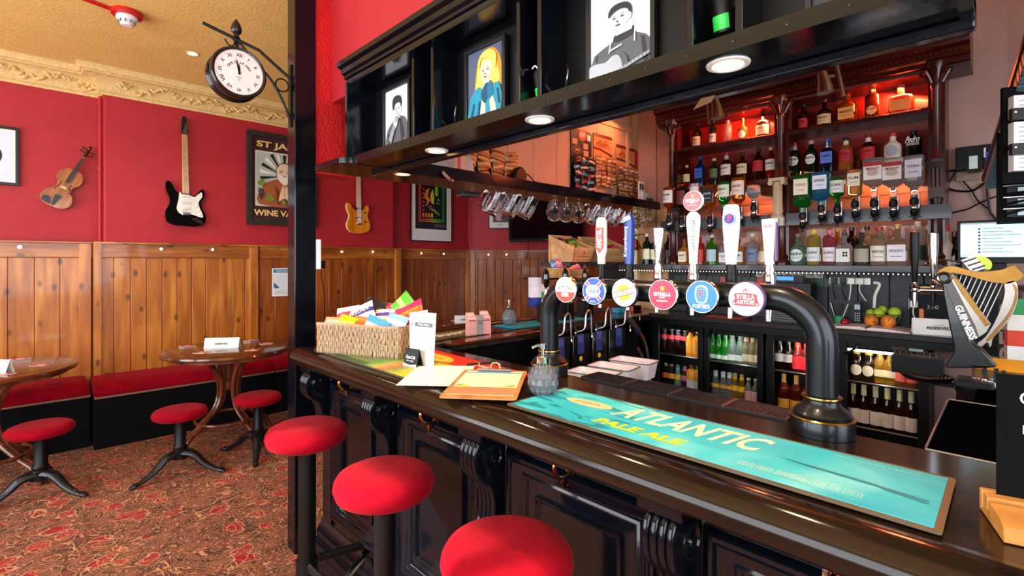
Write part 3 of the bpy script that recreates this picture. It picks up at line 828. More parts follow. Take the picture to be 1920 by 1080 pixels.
def rect(u0, v0, u1, v1): return [(u0, v0), (u1, v0), (u1, v1), (u0, v1)]
skin_g = C('c9cbd0'); g1 = C('e4e6ec'); g2 = C('8c9096'); g3 = C('55585e'); g4 = C('2a2b30'); g5 = C('b0b3ba')
def face(poly, cx, cy, w, h, sk, hair, dark, lip, ol=True):
    poly([(cx - w * .5, cy + h * .25), (cx - w * .47, cy - h * .12), (cx - w * .3, cy - h * .38), (cx - w * .05, cy - h * .5), (cx + w * .22, cy - h * .4), (cx + w * .45, cy - h * .1), (cx + w * .5, cy + h * .25), (cx + w * .25, cy + h * .5), (cx - w * .25, cy + h * .5)], sk, 3)
    for s_ in (-1, 1):
        poly(ell(cx + s_ * w * .2 - w * .05, cy + h * .08, w * .09, h * .03, 10), dark)
        poly([(cx + s_ * w * .2 - w * .17, cy + h * .155), (cx + s_ * w * .2 - w * .04, cy + h * .19), (cx + s_ * w * .2 + w * .09, cy + h * .16), (cx + s_ * w * .2 - w * .04, cy + h * .17)], dark)
    poly([(cx - w * .08, cy - h * .02), (cx - w * .12, cy - h * .12), (cx + .0, cy - h * .13), (cx - w * .04, cy - h * .11)], dark)
    poly(ell(cx - w * .05, cy - h * .25, w * .13, h * .035, 10), lip)
def art_guitarist(poly_, txt):
    def poly(p_, m_, s_=0): poly_([(a_, b_ * .78 if b_ < .999 or len(p_) > 4 else b_) for a_, b_ in p_], m_, s_)
    poly(rect(0, 0, 1, 1), g1)
    poly([(.02, .0), (.0, .30), (.06, .44), (.22, .50), (.38, .54), (.42, .60), (.72, .62), (.78, .56), (.92, .50), (1.0, .42), (1.0, 0)], g3, 0)
    poly([(.10, .42), (.14, .46), (.08, .1), (.04, .1)], g4); poly([(.84, .5), (.9, .48), (.98, .1), (.9, .1)], g4)
    poly([(.40, .55), (.46, .52), (.62, .53), (.74, .57), (.72, .66), (.44, .62)], g4, 3)
    poly([(.44, .60), (.70, .62), (.74, .72), (.46, .70)], skin_g)
    face(poly, .50, .80, .34, .30, skin_g, g4, g4, g3)
    poly([(.33, .85), (.335, .93), (.42, .985), (.58, .985), (.68, .94), (.715, .86), (.70, .77), (.665, .79), (.655, .87), (.55, .915), (.42, .90)], g4, 3)
    poly(ell(.675, .79, .035, .045, 12), skin_g)
    poly([(.35, .42), (.55, .455), (.55, .475), (.35, .44)], white); poly([(.33, .40), (.37, .55), (.385, .55), (.35, .40)], white); poly([(.75, .45), (.76, .62), (.775, .62), (.77, .45)], white)
    poly([(-.0, .02), (.0, .30), (.12, .34), (.28, .33), (.40, .38), (.52, .38), (.62, .32), (.66, .22), (.62, .12), (.4, .03)], g3, 3)
    poly([(.0, .04), (.0, .28), (.12, .315), (.28, .30), (.40, .35), (.50, .34), (.56, .22), (.5, .1)], g5, 3)
    poly(ell(.26, .10, .12, .07, 20), g1); poly(ell(.26, .10, .10, .058, 20), g4)
    poly([(.15, .04), (1.0, .24), (1.0, .28), (.15, .08)], g2)
    for i in range(9): poly([(.45 + .06 * i, .12 + .012 * i), (.455 + .06 * i, .12 + .012 * i), (.455 + .06 * i, .155 + .012 * i), (.45 + .06 * i, .155 + .012 * i)], white)
def art_man(poly, txt):
    poly(rect(0, 0, 1, 1), C('d9dbe4'))
    poly([(.08, 0), (.06, .3), (.2, .42), (.42, .50), (.62, .54), (.9, .45), (.97, .2), (.95, 0)], g3, 3)
    poly([(.6, .5), (.68, .52), (.85, .2), (.7, .1)], g4); poly([(.1, .28), (.16, .3), (.4, .06), (.2, .05)], g4)
    poly([(.42, .48), (.45, .6), (.66, .6), (.66, .5)], skin_g)
    face(poly, .55, .64, .30, .26, skin_g, g4, g4, g3)
    poly([(.38, .64), (.34, .78), (.42, .86), (.62, .86), (.72, .78), (.70, .66), (.66, .74), (.46, .74)], g4, 3)
    poly([(.38, .38), (.42, .5), (.52, .57), (.62, .55), (.60, .47), (.52, .36), (.44, .32)], skin_g, 3)
    for i in range(4): poly([(.46 + .04 * i, .55 - .01 * i), (.48 + .04 * i, .55 - .01 * i), (.47 + .035 * i, .44), (.455 + .035 * i, .44)], g2)
    poly([(.3, .1), (.5, .36), (.4, .42), (.2, .2)], g2)
def art_blonde(poly, txt):
    hair = C('f0c860'); hair2 = C('d89030'); sk = C('f2d0b0'); tl = C('1c8ca8'); td = C('0c4a68'); bg = C('505a70')
    poly(rect(0, 0, 1, 1), bg)
    poly([(.2, .36), (.22, .58), (.28, .82), (.42, .95), (.7, .97), (.88, .86), (.98, .62), (.95, .44), (.8, .5), (.3, .3)], hair2, 3)
    poly([(.24, .42), (.26, .62), (.33, .84), (.5, .93), (.72, .9), (.85, .7), (.9, .5), (.6, .5)], hair, 3)
    poly([(.42, .42), (.45, .56), (.68, .56), (.68, .44)], sk)
    face(poly, .54, .68, .34, .28, sk, hair, C('3a2830'), C('e04838'))
    poly([(.36, .74), (.40, .86), (.55, .86), (.74, .80), (.8, .66), (.84, .84), (.7, .94), (.45, .94), (.32, .84)], hair, 3)
    poly([(.08, 0), (.06, .25), (.14, .42), (.36, .50), (.5, .40), (.66, .44), (.88, .48), (.98, .32), (.96, .12), (.9, 0)], tl, 3)
    poly([(.38, .05), (.44, .30), (.5, .36), (.54, .2), (.5, .0)], sk, 3); poly([(.70, .10), (.66, .30), (.72, .36), (.84, .14), (.78, .06)], sk, 3)
    poly([(.46, .30), (.42, .40), (.52, .50), (.6, .52), (.66, .46), (.62, .34), (.54, .26)], td, 3); poly([(.62, .3), (.6, .46), (.68, .54), (.74, .46), (.76, .34)], C('146a90'), 3)
    poly([(.1, .1), (.2, .3), (.24, .28), (.16, .08)], td); poly([(.9, .2), (.86, .4), (.9, .4), (.95, .2)], td); poly([(.3, .04), (.36, .3), (.4, .3), (.36, .02)], td)
def place_frame(px0, px1, X): 
    a = aX(px0, 490, X); b = aX(px1, 490, X); return (a.y + b.y) / 2, a.y - b.y
y, w = place_frame(718, 769, 1.135); framed('framed_picture', 'small black frame with a grey portrait of a man holding his hand to his mouth', (1.150, y, SZ + .031), RZX, w, w * 1.36, .016, fb, art_man)
y, w = place_frame(871, 948, 1.135); framed('framed_picture', 'black frame with a colourful portrait of a blonde woman in a turquoise jacket', (1.150, y, SZ + .031), RZX, w, w * 1.36, .016, fb, art_blonde)
y, w = place_frame(1099, 1229, 1.135); framed('framed_picture', 'black frame with a grey portrait of a guitarist in a polo neck, nearest the camera', (1.150, y, SZ + .031), RZX, w, w * 1.40, .014, fb, art_guitarist)
framed('framed_picture', 'black picture frame cut by the top edge above the mahogany back bar', (1.150, .20, SZ + .031), RZX, .2, .27, .014, fb, lambda p_, t_: p_(rect(0, 0, 1, 1), g4))

# little black spotlights with green stickers in the narrow bays
def bay_spot(y, z, label, s=1.0, tilt=.25):
    t = thing('bay_spotlight', label, 'light', (1.10, y, z)); t.rotation_euler = (tilt, 0, RZX); t.scale = (s,) * 3
    mb = MB(); mb.lathe([(.0001, -.055), (.022, -.055), (.026, -.05), (.026, .03), (.02, .042), (.0001, .045)], blackm, 24); mb.build('housing', t)
    mb = MB()
    mb.lathe([(.0262, -.045), (.0264, -.044), (.0264, -.015), (.0262, -.014)], C('28d048', .4), 20, a0=-PI * .85, a1=-PI * .3)
    mb.build('green_sticker', t)['label'] = 'bright green sticker'
    mb = MB(); mb.tube(smooth2([(0, 0, .04), (.01, .01, .07), (.03, .0, .075), (.035, -.005, .04), (.034, 0, .0)], 4, False), .003, whiteg, 6); mb.tube(smooth2([(0, 0, .04), (-.015, 0, .06), (-.03, .0, .055)], 4, False), .003, whiteg, 6)
    mb.build('cable', t)
bay_spot(.4475, 2.06, 'black cylindrical spotlight with a green sticker right of the guitarist picture', 1.0)
bay_spot(.992, 2.035, 'black spotlight with a green sticker peeping out left of the guitarist picture', .9)
for (px_, py_, lb) in ((937, 226, 'right of the man in a coat'), (1047, 158, 'left of the guitarist'),):
    p = aX(px_, py_, 1.12)
for (y, z, lb) in ((1.44, 2.035, 'beside the man in a coat picture'), (.915, 2.03, 'beside the guitarist picture')):
    o = MB(); o.tube(smooth2([(1.12, y, z - .02), (1.11, y - .012, z), (1.115, y - .012, z + .03), (1.125, y, z + .045)], 4, False), .003, steel, 6)
    o = o.build('cable_loop'); tag(o, 'grey cable loop at the black divider ' + lb, 'cable')
# ================================================================== ON THE COUNTER
def flatmat(name, label, cx, cy, rz, L_, W, z, border, face_m, art=None, th=.004, bw=.008, cat='bar mat'):
    t = thing(name, label, cat, (cx, cy, z), rz)
    mb = MB(); mb.prism(smooth_rect(L_, W, .006), 0, th, border, 'XY'); mb.build('rubber_backing', t)
    mb = MB(); mb.prism(smooth_rect(L_ - 2 * bw, W - 2 * bw, .003), th, th + .0008, face_m, 'XY'); mb.build('printed_face', t)
    if art:
        mb = MB(); lay = [0]; z0 = th + .0008
        def poly(pts, m, sm=0):
            lay[0] += 1; q = smooth2(pts, sm) if sm else pts
            mb.prism(q, z0 + .0002 * lay[0], z0 + .0002 * lay[0] + .0002, m, 'XY')
        def txt(s_, x, y, size, m, **k):
            lay[0] += 1; rot = k.pop('rot', 0)
            mb.text(s_, size, (x, y, z0 + .0002 * lay[0] + .0003), m, xf=Matrix.Rotation(rot, 4, 'Z'), **k)
        art(poly, txt); mb.build('lettering', t)
    return t
def smooth_rect(L_, W, r, n=4):
    o = []
    for (cx, cy, a) in ((L_ / 2 - r, W / 2 - r, 0), (-L_ / 2 + r, W / 2 - r, PI / 2), (-L_ / 2 + r, -W / 2 + r, PI), (L_ / 2 - r, -W / 2 + r, 1.5 * PI)):
        o += [(cx + r * math.cos(a + PI / 2 * i / n), cy + r * math.sin(a + PI / 2 * i / n)) for i in range(n + 1)]
    return o
IV = C('e6e2c0'); YE = C('e8d820')
def art_sea(poly, txt):
    txt('ATLANTIC', -.015, .038, .125, IV, width=.350, bold=.003, shear=.22)
    txt('PALE ALE', -.085, -.066, .050, YE, width=.225, bold=.002, shear=.22)
    poly(smooth2([(-.37, .03), (-.33, .055), (-.27, .06), (-.23, .05), (-.22, .028), (-.26, .01), (-.32, .008)], 4), C('c8c898'))
    txt("SHARP'S", -.295, .034, .026, C('7c8060'), width=.08)
    poly([(.19, .005), (.27, .0), (.34, -.006), (.43, -.02), (.43, -.023), (.34, -.014), (.27, -.008)], C('127c90'))
    poly([(.36, -.015), (.43, -.03), (.43, -.034), (.37, -.022)], C('127c90'))
    for i in range(3): txt('PLEASE DRINK RESPONSIBLY FOR THE FACTS', .25, -.072 - .008 * i, .006, IV, width=.20)
    txt('DRINKAWARE FOR THE FACTS', .34, .088, .005, IV, width=.13)
my = (.957 + .09) / 2
flatmat('bar_runner', 'turquoise bar runner with big cream capitals on the counter in front of the tap font', (.951 + 1.189) / 2 - .006, my, RZX, .905, .254, BT + .0045, C('5c5038'), sea, art_sea, bw=.010)
# rainbow mat and red mat beneath the basket
rbow = mat_grad('rainbow_print', [(.0, '5c7048'), (.45, '6c8450'), (.55, '5aa050'), (.60, 'c8b050'), (.66, 'd86040'), (.70, '4c9048'), (.78, 'f0c418'), (1.0, 'f4cc10')], 0, -.43, .43, .35, .12)
def art_rb(poly, txt):
    txt('REGGAE', .31, .05, .04, C('5a3a10'), width=.14, shear=.2)
    for i in range(5): poly([(-.38, -.11 + .006 * i), (.02, -.114 + .006 * i), (.02, -.112 + .006 * i), (-.38, -.108 + .006 * i)], C('30402c'))
flatmat('bar_runner', 'green and yellow rainbow bar runner lying under the seagrass basket', 1.02, 1.745, RZX, .84, .245, BT + .0045, C('3a3a2a'), rbow, art_rb)
def art_red(poly, txt):
    poly(ell(-.14, .01, .135, .07, 28), C('f0b030')); poly(ell(-.135, .005, .12, .055, 28), C('d02018')); poly(ell(-.13, .02, .11, .042, 28), C('f2c848'))
    txt('LUXZEL', -.13, .028, .030, C('3a2a18'), width=.12); txt('RED', -.13, -.012, .026, IV, width=.06)
    txt('MARSEILLAN', .20, .06, .030, white, width=.19, bold=.001)
flatmat('bar_runner', 'bright red bar runner with a yellow oval, behind the clipboard', 1.155, 1.53, RZX - .06, .70, .245, BT + .001, C('8c1410'), C('e82c1c', .4), art_red)

# seagrass basket of snacks
bx0 = aZ(595, 664, BT); bx1 = aZ(748, 678, BT)
bdir = (bx1 - bx0); bl = bdir.length; brz = math.atan2(bdir.y, bdir.x)
BW = .20; BH = .122
bc = (bx0 + bx1) / 2 + Vector((-bdir.y, bdir.x, 0)).normalized() * BW / 2
seag = M('seagrass', 'a88e70', .85, var=.3, scale=90)
tb = thing('seagrass_basket', 'rectangular woven seagrass basket heaped with crisp packets on the near counter', 'basket', (bc.x, bc.y, BT + .0095), brz)
mb = MB()
def weave(mb, ax, L0, fixed, axis, nrows, h, m, r=.0062, step=.0105):
    n = int(L0 / step)
    for i in range(n + 1):
        u = -L0 / 2 + L0 * i / n
        for j in range(nrows):
            z0 = h * j / nrows; z1 = h * (j + 1) / nrows + .004
            off = (.003 if (i + j) % 2 else -.002)
            ju = random.uniform(-.002, .002)
            p = [(u + ju, fixed + off * .3, z0), (u + ju + .002, fixed + off - .001, (z0 + z1) / 2), (u - ju, fixed + off * .3, z1)]
            if axis == 'Y': p = [(b, a, c) for a, b, c in p]
            mb.tube(p, [r * .7, r, r * .7], m, 5)
weave(mb, 0, bl - .01, -BW / 2, 'X', 5, BH, seag); weave(mb, 0, bl - .01, BW / 2, 'X', 5, BH, seag)
orng = M('seagrass_orange_side', 'b87838', .85, var=.35, scale=90)
weave(mb, 0, BW - .01, bl / 2, 'Y', 5, BH, seag); weave(mb, 0, BW - .01, -bl / 2, 'Y', 5, BH, seag)
mb.build('woven_sides', tb, angle=80)
mb = MB(); mb.tube([(-bl / 2, -BW / 2, BH), (bl / 2, -BW / 2, BH), (bl / 2, BW / 2, BH), (-bl / 2, BW / 2, BH)], .007, seag, 8, closed=True); mb.build('rim', tb)
mb = MB(); mb.box((-bl / 2 + .006, -BW / 2 + .006, 0), (bl / 2 - .006, BW / 2 - .006, .02), C('6a563e')); mb.build('base', tb)

def packet_mesh(w, h, th, main, band, txtc=None, text=None, band2=None):
    mb = MB(); n = 8; m_ = 8; vs = []; fs = []
    rnd = random.Random(int(w * 1e4) + len(band))
    for s_ in (1, -1):
        for i in range(n + 1):
            for j in range(m_ + 1):
                u = i / n; v = j / m_
                b = (math.sin(PI * u) ** .55 if 0 < u < 1 else 0) * (math.sin(PI * v) ** .55 if 0 < v < 1 else 0)
                pin = 1 - .05 * math.sin(PI * v)
                vs.append(((u - .5) * w * pin, -s_ * (b * th / 2 * (1 + .15 * rnd.uniform(-1, 1))), (v - .5) * h))
    K = (n + 1) * (m_ + 1)
    f1 = []; f2 = []; f3 = []
    for s_ in (0, 1):
        for i in range(n):
            for j in range(m_):
                a = s_ * K + i * (m_ + 1) + j; q = (a, a + m_ + 1, a + m_ + 2, a + 1)
                (f2 if (j in (3, 4) and s_ == 0) else (f3 if (j in (0, 7)) else f1)).append(q)
    mb.add(vs, f1, C(main, .3)); mb.add(vs, f2, C(band, .3)); mb.add(vs, f3, C(band2 or main, .3))
    if text: mb.text(text, h * .17, (0, -th / 2 - .0015, .0), C(txtc or 'f4f0e4'), width=w * .74)
    return mb
def packet(loc_, rot, w, h, th, main, band, label, text=None, txtc=None, group=None, band2=None):
    o = packet_mesh(w, h, th, main, band, txtc, text, band2).build('crisp_packet', angle=80)
    o.location = loc_; o.rotation_euler = rot
    return tag(o, label, 'snack packet', group)
def onb(u, v, z):     # basket coordinates -> world
    c, s_ = math.cos(brz), math.sin(brz)
    return (bc.x + c * u - s_ * v, bc.y + s_ * u + c * v, BT + .0095 + z)
S = [  # u, v, z, tilt x, yaw, roll, w, h, main, band, label, text
    (-.165, -.06, .135, -.5, .05, .0, .085, .055, 'd8a070', 'e8e0d0', "tan snack packet with dark capitals at the left front corner of the basket", "SNYDER'S", '3a2a20'),
    (-.085, -.065, .135, -.55, .0, .18, .10, .075, 'e0dc20', 'd0dc60', 'bright yellow crisp packet at the front of the basket', None, None),
    (-.13, -.005, .165, -.5, .1, -.2, .11, .08, 'd8d8e0', 'c83850', 'white and pink crisp packet at the back left of the basket', None, None),
    (-.06, .0, .172, -.5, .1, -.5, .13, .085, 'e8e4dc', '38307c', 'white and purple crisp packet leaning over the basket middle', 'PROPER', 'f0e8d0'),
    (-.02, -.05, .135, -.6, .1, .15, .10, .07, 'c87838', 'a85c28', 'copper orange snack bag at the basket front', None, None),
    (.065, -.062, .128, -.45, .0, .3, .125, .08, '4898d8', 'd8e8f4', 'sky blue crisp packet at the basket front beside the wine menu', None, None),
    (-.02, .06, .185, -.45, .1, .25, .15, .09, '18181c', '34343c', 'black crisp packet standing at the back of the basket', None, None),
    (.055, .03, .165, -.8, .1, -.05, .13, .08, 'e8dcc0', '5a3c90', 'cream and violet packet lying across the basket middle', None, None),
    (.04, .07, .185, -.5, .1, .1, .08, .07, 'c02848', 'd84868', 'crimson crisp packet at the back of the basket', None, None),
    (.08, .075, .19, -.5, .0, -.3, .08, .075, 'f0d010', 'f4e040', 'small lemon yellow packet at the back of the basket', None, None),
    (.125, .06, .205, -.3, .0, .75, .11, .10, '58a838', 'a8c870', 'green crisp packet standing highest in the basket', None, None),
    (.17, .035, .180, -.5, .0, -.5, .13, .095, 'd82858', 'f06018', 'hot pink and orange crisp packet at the right end of the basket', 'DORITO', 'f8c040'),
    (.145, -.03, .145, -.5, .0, .2, .11, .075, '88b0d0', 'e4eaf0', 'pale blue crisp packet hidden partly by the menus', None, None),
]
for (u, v, z, tx, yw, rl, w, h, m1, m2, lb, tt, tc_) in S:
    R_ = Matrix.Rotation(brz + yw, 4, 'Z') @ Matrix.Rotation(tx, 4, 'X') @ Matrix.Rotation(rl, 4, 'Y')
    packet(onb(u, v, z - .012), R_.to_euler(), w, h, .03, m1, m2, lb, tt, tc_)

# menus in a black display foot
def menu_holder():
    p = aZ(778, 690, BT)
    t = thing('menu_holder', 'black folded foot lettered in white script holding the wine menus', 'menu holder', (p.x, p.y, BT + .0095), RZX + .12)
    mb = MB(); w = .074
    mb.prism([(-.026, 0), (-.012, .062), (-.008, .064), (.010, .0), (.006, 0), (-.010, .050), (-.020, 0)], -w / 2, w / 2, blackm, 'YZ'); mb.build('foot', t)
    a = math.atan2(.014, .062); X = Matrix.Rotation(-a, 4, 'X') @ XF_WALL
    mb = MB(); mb.text('Coca-Cola', .016, (0, -.0205, .034), white, xf=X, width=.052, shear=.25, bold=.0006); mb.text('zero sugar', .009, (0, -.0235, .022), white, xf=X, width=.04, shear=.25)
    mb.prism([(-w / 2, 0), (w / 2, 0), (w / 2, .012), (0, .006), (-w / 2, .012)], -.0262, -.0258, C('c8ccd0'), 'XZ'); mb.build('lettering', t)
    return p
p = menu_holder()
def menu(dx, dy, rz, tilt, label, w=.118, h=.195):
    t = thing('wine_menu', label, 'menu', (p.x + dx, p.y + dy, BT + .012)); t.rotation_euler = (tilt[0], tilt[1], rz)
    mb = MB(); mb.box((-w / 2, -.001, 0), (w / 2, .001, h), white); mb.build('card', t)
    mb = MB(); mb.box((-w * .38, -.0016, h * .72), (w * .38, -.0012, h * .80), C('5c5e6c')); mb.text('WINE MENU', h * .055, (0, -.0022, h * .76), white, width=w * .5)
    mb.prism(ell(0, h * .67, .006, .004, 10), -.0016, -.0012, C('e8c070'), 'XZ'); mb.prism([(-.006, h * .93), (-.004, h * .93), (.004, h * .86), (.002, h * .86)], -.0016, -.0012, C('c84060'), 'XZ')
    for z in (.62, .60, .55, .52, .42, .39, .34, .26, .23): mb.box((-w * .36, -.0015, h * z), (w * (.05 + .3 * ((z * 37) % 1)), -.0012, h * z + .0009), C('b8b8c0'))
    mb.build('print', t)
menu(.022, -.012, RZX + .22, (-.08, .0), 'white wine menu card standing upright, the right of the pair')
menu(.040, .032, RZX + .05, (-.10, -.16), 'white wine menu card leaning left behind the other one')

# paper, clipboard, pen
pc = [aZ(*q, BT) for q in ((733, 718), (850, 693), (905, 700), (858, 748))]
t = thing('paper_sheet', 'blank white sheet of paper lying on the counter left of the clipboard', 'paper', (pc[0] + pc[2]) / 2 + Vector((0, 0, .0102)), math.radians(42))
mb = MB(); mb.box((-.148, -.105, 0), (.148, .105, .0008), white); mb.build('sheet', t)
A, B, Cc, D = [aZ(*q, BT) for q in ((822, 757), (880, 699), (983, 703), (965, 765))]
cc = (A + B + Cc + D) / 4; cdv = (B - A) + (Cc - D); crz = math.atan2(cdv.y, cdv.x) - PI / 2
t = thing('clipboard', 'brown hardboard clipboard holding a yellow and blue poster sheet', 'clipboard', (cc.x, cc.y, BT + .0135), crz)
mb = MB(); mb.prism(smooth_rect(.222, .36, .012), 0, .003, mat_wood('hardboard', '9c6434', 'b88048', 'c89058', .45, knots=False, coat=.1), 'XY'); mb.build('board', t)
mb = MB(); mb.box((-.098, -.145, .003), (.098, .158, .0036), C('f4e8c8')); mb.build('sheet', t)
mb = MB(); mb.box((-.098, .128, .0037), (.098, .142, .0039), C('4c9cc8')); mb.text('Check in here', .010, (0, .135, .0042), white, xf=Matrix.Identity(4))
mb.box((-.098, -.145, .0037), (.098, -.06, .0039), C('c88a64')); mb.box((-.098, -.064, .0037), (.098, -.060, .0039), C('4c5c90'))
for i in range(6): mb.box((-.085, -.075 - .011 * i, .004), (.085, -.0735 - .011 * i, .0041), C('a46848'))
for s_ in (-1, 1):
    mb.prism([(s_ * .09, -.055), (s_ * .04, -.055), (s_ * .09, -.02)], .0037, .0039, C('f0d020'), 'XY'); mb.prism([(s_ * .08 - .02, -.052), (s_ * .08 - .012, -.052), (s_ * .08 + .012, -.026), (s_ * .08 + .004, -.026)], .0039, .0041, C('4c6ca8'), 'XY')
mb.build('print', t)
mb = MB(); mb.prism([(-.06, .146), (.06, .146), (.06, .156), (.02, .168), (-.02, .168), (-.06, .156)], .004, .010, chrome, 'XY'); mb.tube([(-.058, .148, .010), (.058, .148, .010)], .006, steel, 8)
mb.tube(smooth2([(-.018, .165, .01), (-.014, .172, .024), (0, .176, .03), (.014, .172, .024), (.018, .165, .01)], 4, False), .004, chrome, 8); mb.build('clip', t)
p = aZ(905, 690, BT)
t = thing('ballpoint_pen', 'black and chrome ballpoint pen lying at the top of the clipboard', 'pen', (p.x, p.y, BT + .017), math.radians(-28))
mb = MB(); mb.tube([(-.06, 0, 0), (.045, 0, 0)], .0045, blackm, 8); mb.build('barrel', t)
mb = MB(); mb.tube([(.045, 0, 0), (.062, 0, 0), (.068, 0, 0)], [.0045, .003, .001], chrome, 8); mb.tube([(-.018, 0, 0), (-.012, 0, 0)], .005, chrome, 8); mb.build('tip', t)

# faceted soap pumps
def soap(p, sc, label, col):
    t = thing('soap_dispenser', label, 'soap dispenser', p); t.scale = (sc,) * 3
    body = M('soap_ceramic_' + col, col, .4, var=.06, coat=.2)
    prof = [(.026, 0), (.038, .016), (.0445, .036), (.043, .056), (.034, .074), (.022, .086), (.016, .092)]
    mb = MB(); n = 12; vs = []; fs = []
    for j, (r, z) in enumerate(prof):
        for i in range(n): a = 2 * PI * (i + (j % 2) * .5) / n; vs.append((r * math.cos(a), r * math.sin(a), z))
    # diamond facets: each ring offset by half a step, raised pyramids
    for j in range(len(prof) - 1):
        for i in range(n):
            a = j * n + i; b = j * n + (i + 1) % n; c = (j + 1) * n + i; d = (j + 1) * n + (i + 1) % n
            if j % 2 == 0: fs += [(a, b, c), (b, d, c)]
            else: fs += [(a, b, d), (a, d, c)]
    fs.append(tuple(range(n)))
    nv = len(vs)
    # ridges: diamonds centred on every vertex pushed outwards
    for j in range(1, len(prof) - 1):
        for i in range(n):
            a = 2 * PI * (i + (j % 2) * .5) / n; r, z = prof[j]
            r0, z0 = prof[j - 1]; r1, z1 = prof[j + 1]; w = PI / n * .96
            def P(rr, aa, zz): return (rr * math.cos(aa), rr * math.sin(aa), zz)
            rm0 = r; k = len(vs)
            vs += [P(r + .0024, a, z), P(r * math.cos(w * .5), a - w, z), P(r * math.cos(w * .5), a + w, z), P((r0 + r) / 2 * .99, a, (z0 + z) / 2 - .007), P((r1 + r) / 2 * .99, a, (z1 + z) / 2 + .007)]
            fs += [(k, k + 1, k + 3), (k, k + 3, k + 2), (k, k + 2, k + 4), (k, k + 4, k + 1)]
    mb.add(vs, fs, body, False); mb.build('bottle', t, angle=5)
    mb = MB(); mb.lathe([(.017, .088), (.0185, .09), (.0185, .112), (.016, .115), (.008, .116), (.006, .118), (.006, .136), (.010, .137), (.010, .150), (.008, .152), (.0001, .152)], chrome, 24)
    mb.tube([(0, 0, .146), (-.02, .006, .147), (-.034, .010, .142)], [.006, .0045, .004], chrome, 8); mb.build('pump', t)
p = aZ(1018, 742, BT + .001); soap(p + Vector((0, 0, .004)), 1.0, 'grey and cream faceted soap dispenser standing beside the clipboard', '5e6066')
p = aZ(955, 611, BT); soap((p.x, p.y, BT + .008), 1.02, 'grey faceted soap dispenser standing further away on the bar return', '6c727c')
mb = MB(); mb.prism(ell(0, 0, .052, .052, 28), 0, .0035, blackd, 'XY'); o = mb.build('coaster'); p = aZ(1019, 741, BT); o.location = (p.x, p.y, BT + .001); tag(o, 'round black coaster under the near soap dispenser', 'coaster')

# ------------------------------------------------------------------ the tap font
PX = 1.32; PZ = 1.411; PR = .033
yr = aX(1541, 490, PX).y; yl = aX(1030, 490, PX).y
gun = M('gunmetal_pipe', '1a1d22', .32, .6, coat=.2, var=.1)
t = thing('tap_font', 'black bridge-shaped beer font on two legs carrying six taps over the counter', 'beer font', (PX, (yl + yr) / 2, BT))
hy = (yl - yr) / 2; R_ = .105; hz = PZ - BT
path = [(0, -hy, .06), (0, -hy, hz - R_)] + [(0, -hy + R_ - R_ * math.cos(a), hz - R_ + R_ * math.sin(a)) for a in [PI / 2 * i / 10 for i in range(1, 11)]]
path += [(0, y, hz) for y in (-.2, -.1, 0, .1, .2)] + [(0, hy - R_ + R_ * math.sin(a), hz - R_ + R_ * math.cos(a)) for a in [PI / 2 * i / 10 for i in range(0, 11)]] + [(0, hy, .06)]
mb = MB(); mb.tube(path, PR, gun, 28); mb.build('bridge_pipe', t, angle=60)
base = [(.0001, 0), (.066, 0), (.066, .036), (.064, .040), (.058, .042), (.060, .047), (.055, .054), (.044, .062), (.038, .070), (.037, .078), (.041, .081), (.041, .086), (.034, .089), (.0001, .089)]
for s_ in (-1, 1):
    mb = MB(); mb.lathe(base, gun, 36, at=(0, s_ * hy, .001)); mb.lathe([(.0665, .036), (.0668, .038), (.064, .0405)], brass, 36, at=(0, s_ * hy, .001)); mb.lathe([(.0412, .081), (.0418, .083), (.0412, .086)], brass, 36, at=(0, s_ * hy, .001)); mb.build('foot_flange', t)
def lens(px_, label, art, rim=chrome):
    q = aX(px_, 490, 1.262)
    t = thing('tap_badge', label, 'beer badge', (PX - PR + .001, q.y, PZ - .004), RZX)
    # local: front = -Y
    mb = MB(); mb.lathe([(.018, .002), (.020, -.008), (.040, -.012), (.0445, -.016), (.0445, -.026), (.042, -.029), (.0001, -.029)], rim, 40, axis='Y'); mb.build('housing', t)
    mb = MB(); lay = [0]
    def poly(pts, m, sm=0):
        lay[0] += 1; qq = smooth2(pts, sm) if sm else pts
        mb.prism([(a * .041, b * .041) for a, b in qq], -.0292 - .0003 * lay[0], -.0289 - .0003 * lay[0], m, 'XZ')
    def txt(s_, u, v, size, m, **k):
        lay[0] += 1
        if 'width' in k: k['width'] *= .041
        mb.text(s_, size * .041, (u * .041, -.0296 - .0003 * lay[0], v * .041), m, **k)
    art(poly, txt); mb.build('face', t)
def disc(c, r=1.0): return (ell(0, 0, r, r, 40), c)
def halfdisc(a0, a1, r=1.0): return [(r * math.cos(a0 + (a1 - a0) * i / 24), r * math.sin(a0 + (a1 - a0) * i / 24)) for i in range(25)]
W_ = M('badge_white', 'f6f4f0', .25, var=.01, coat=.3, emit='f6f4f0', estr=.25)
def a_amstel(poly, txt):
    poly(ell(0, 0, 1, 1, 40), W_); poly(halfdisc(-PI * .94, -PI * .06), C('d83020', .3)); txt('AMSTEL', 0, .12, .50, ink, width=1.5); txt('BIER', 0, -.42, .42, W_, width=.75, bold=.00045)
    poly(halfdisc(PI * .02, PI * .48)[0:1] + halfdisc(PI * .05, PI * .45) + halfdisc(PI * .45, PI * .05, .9), C('e8c030'))
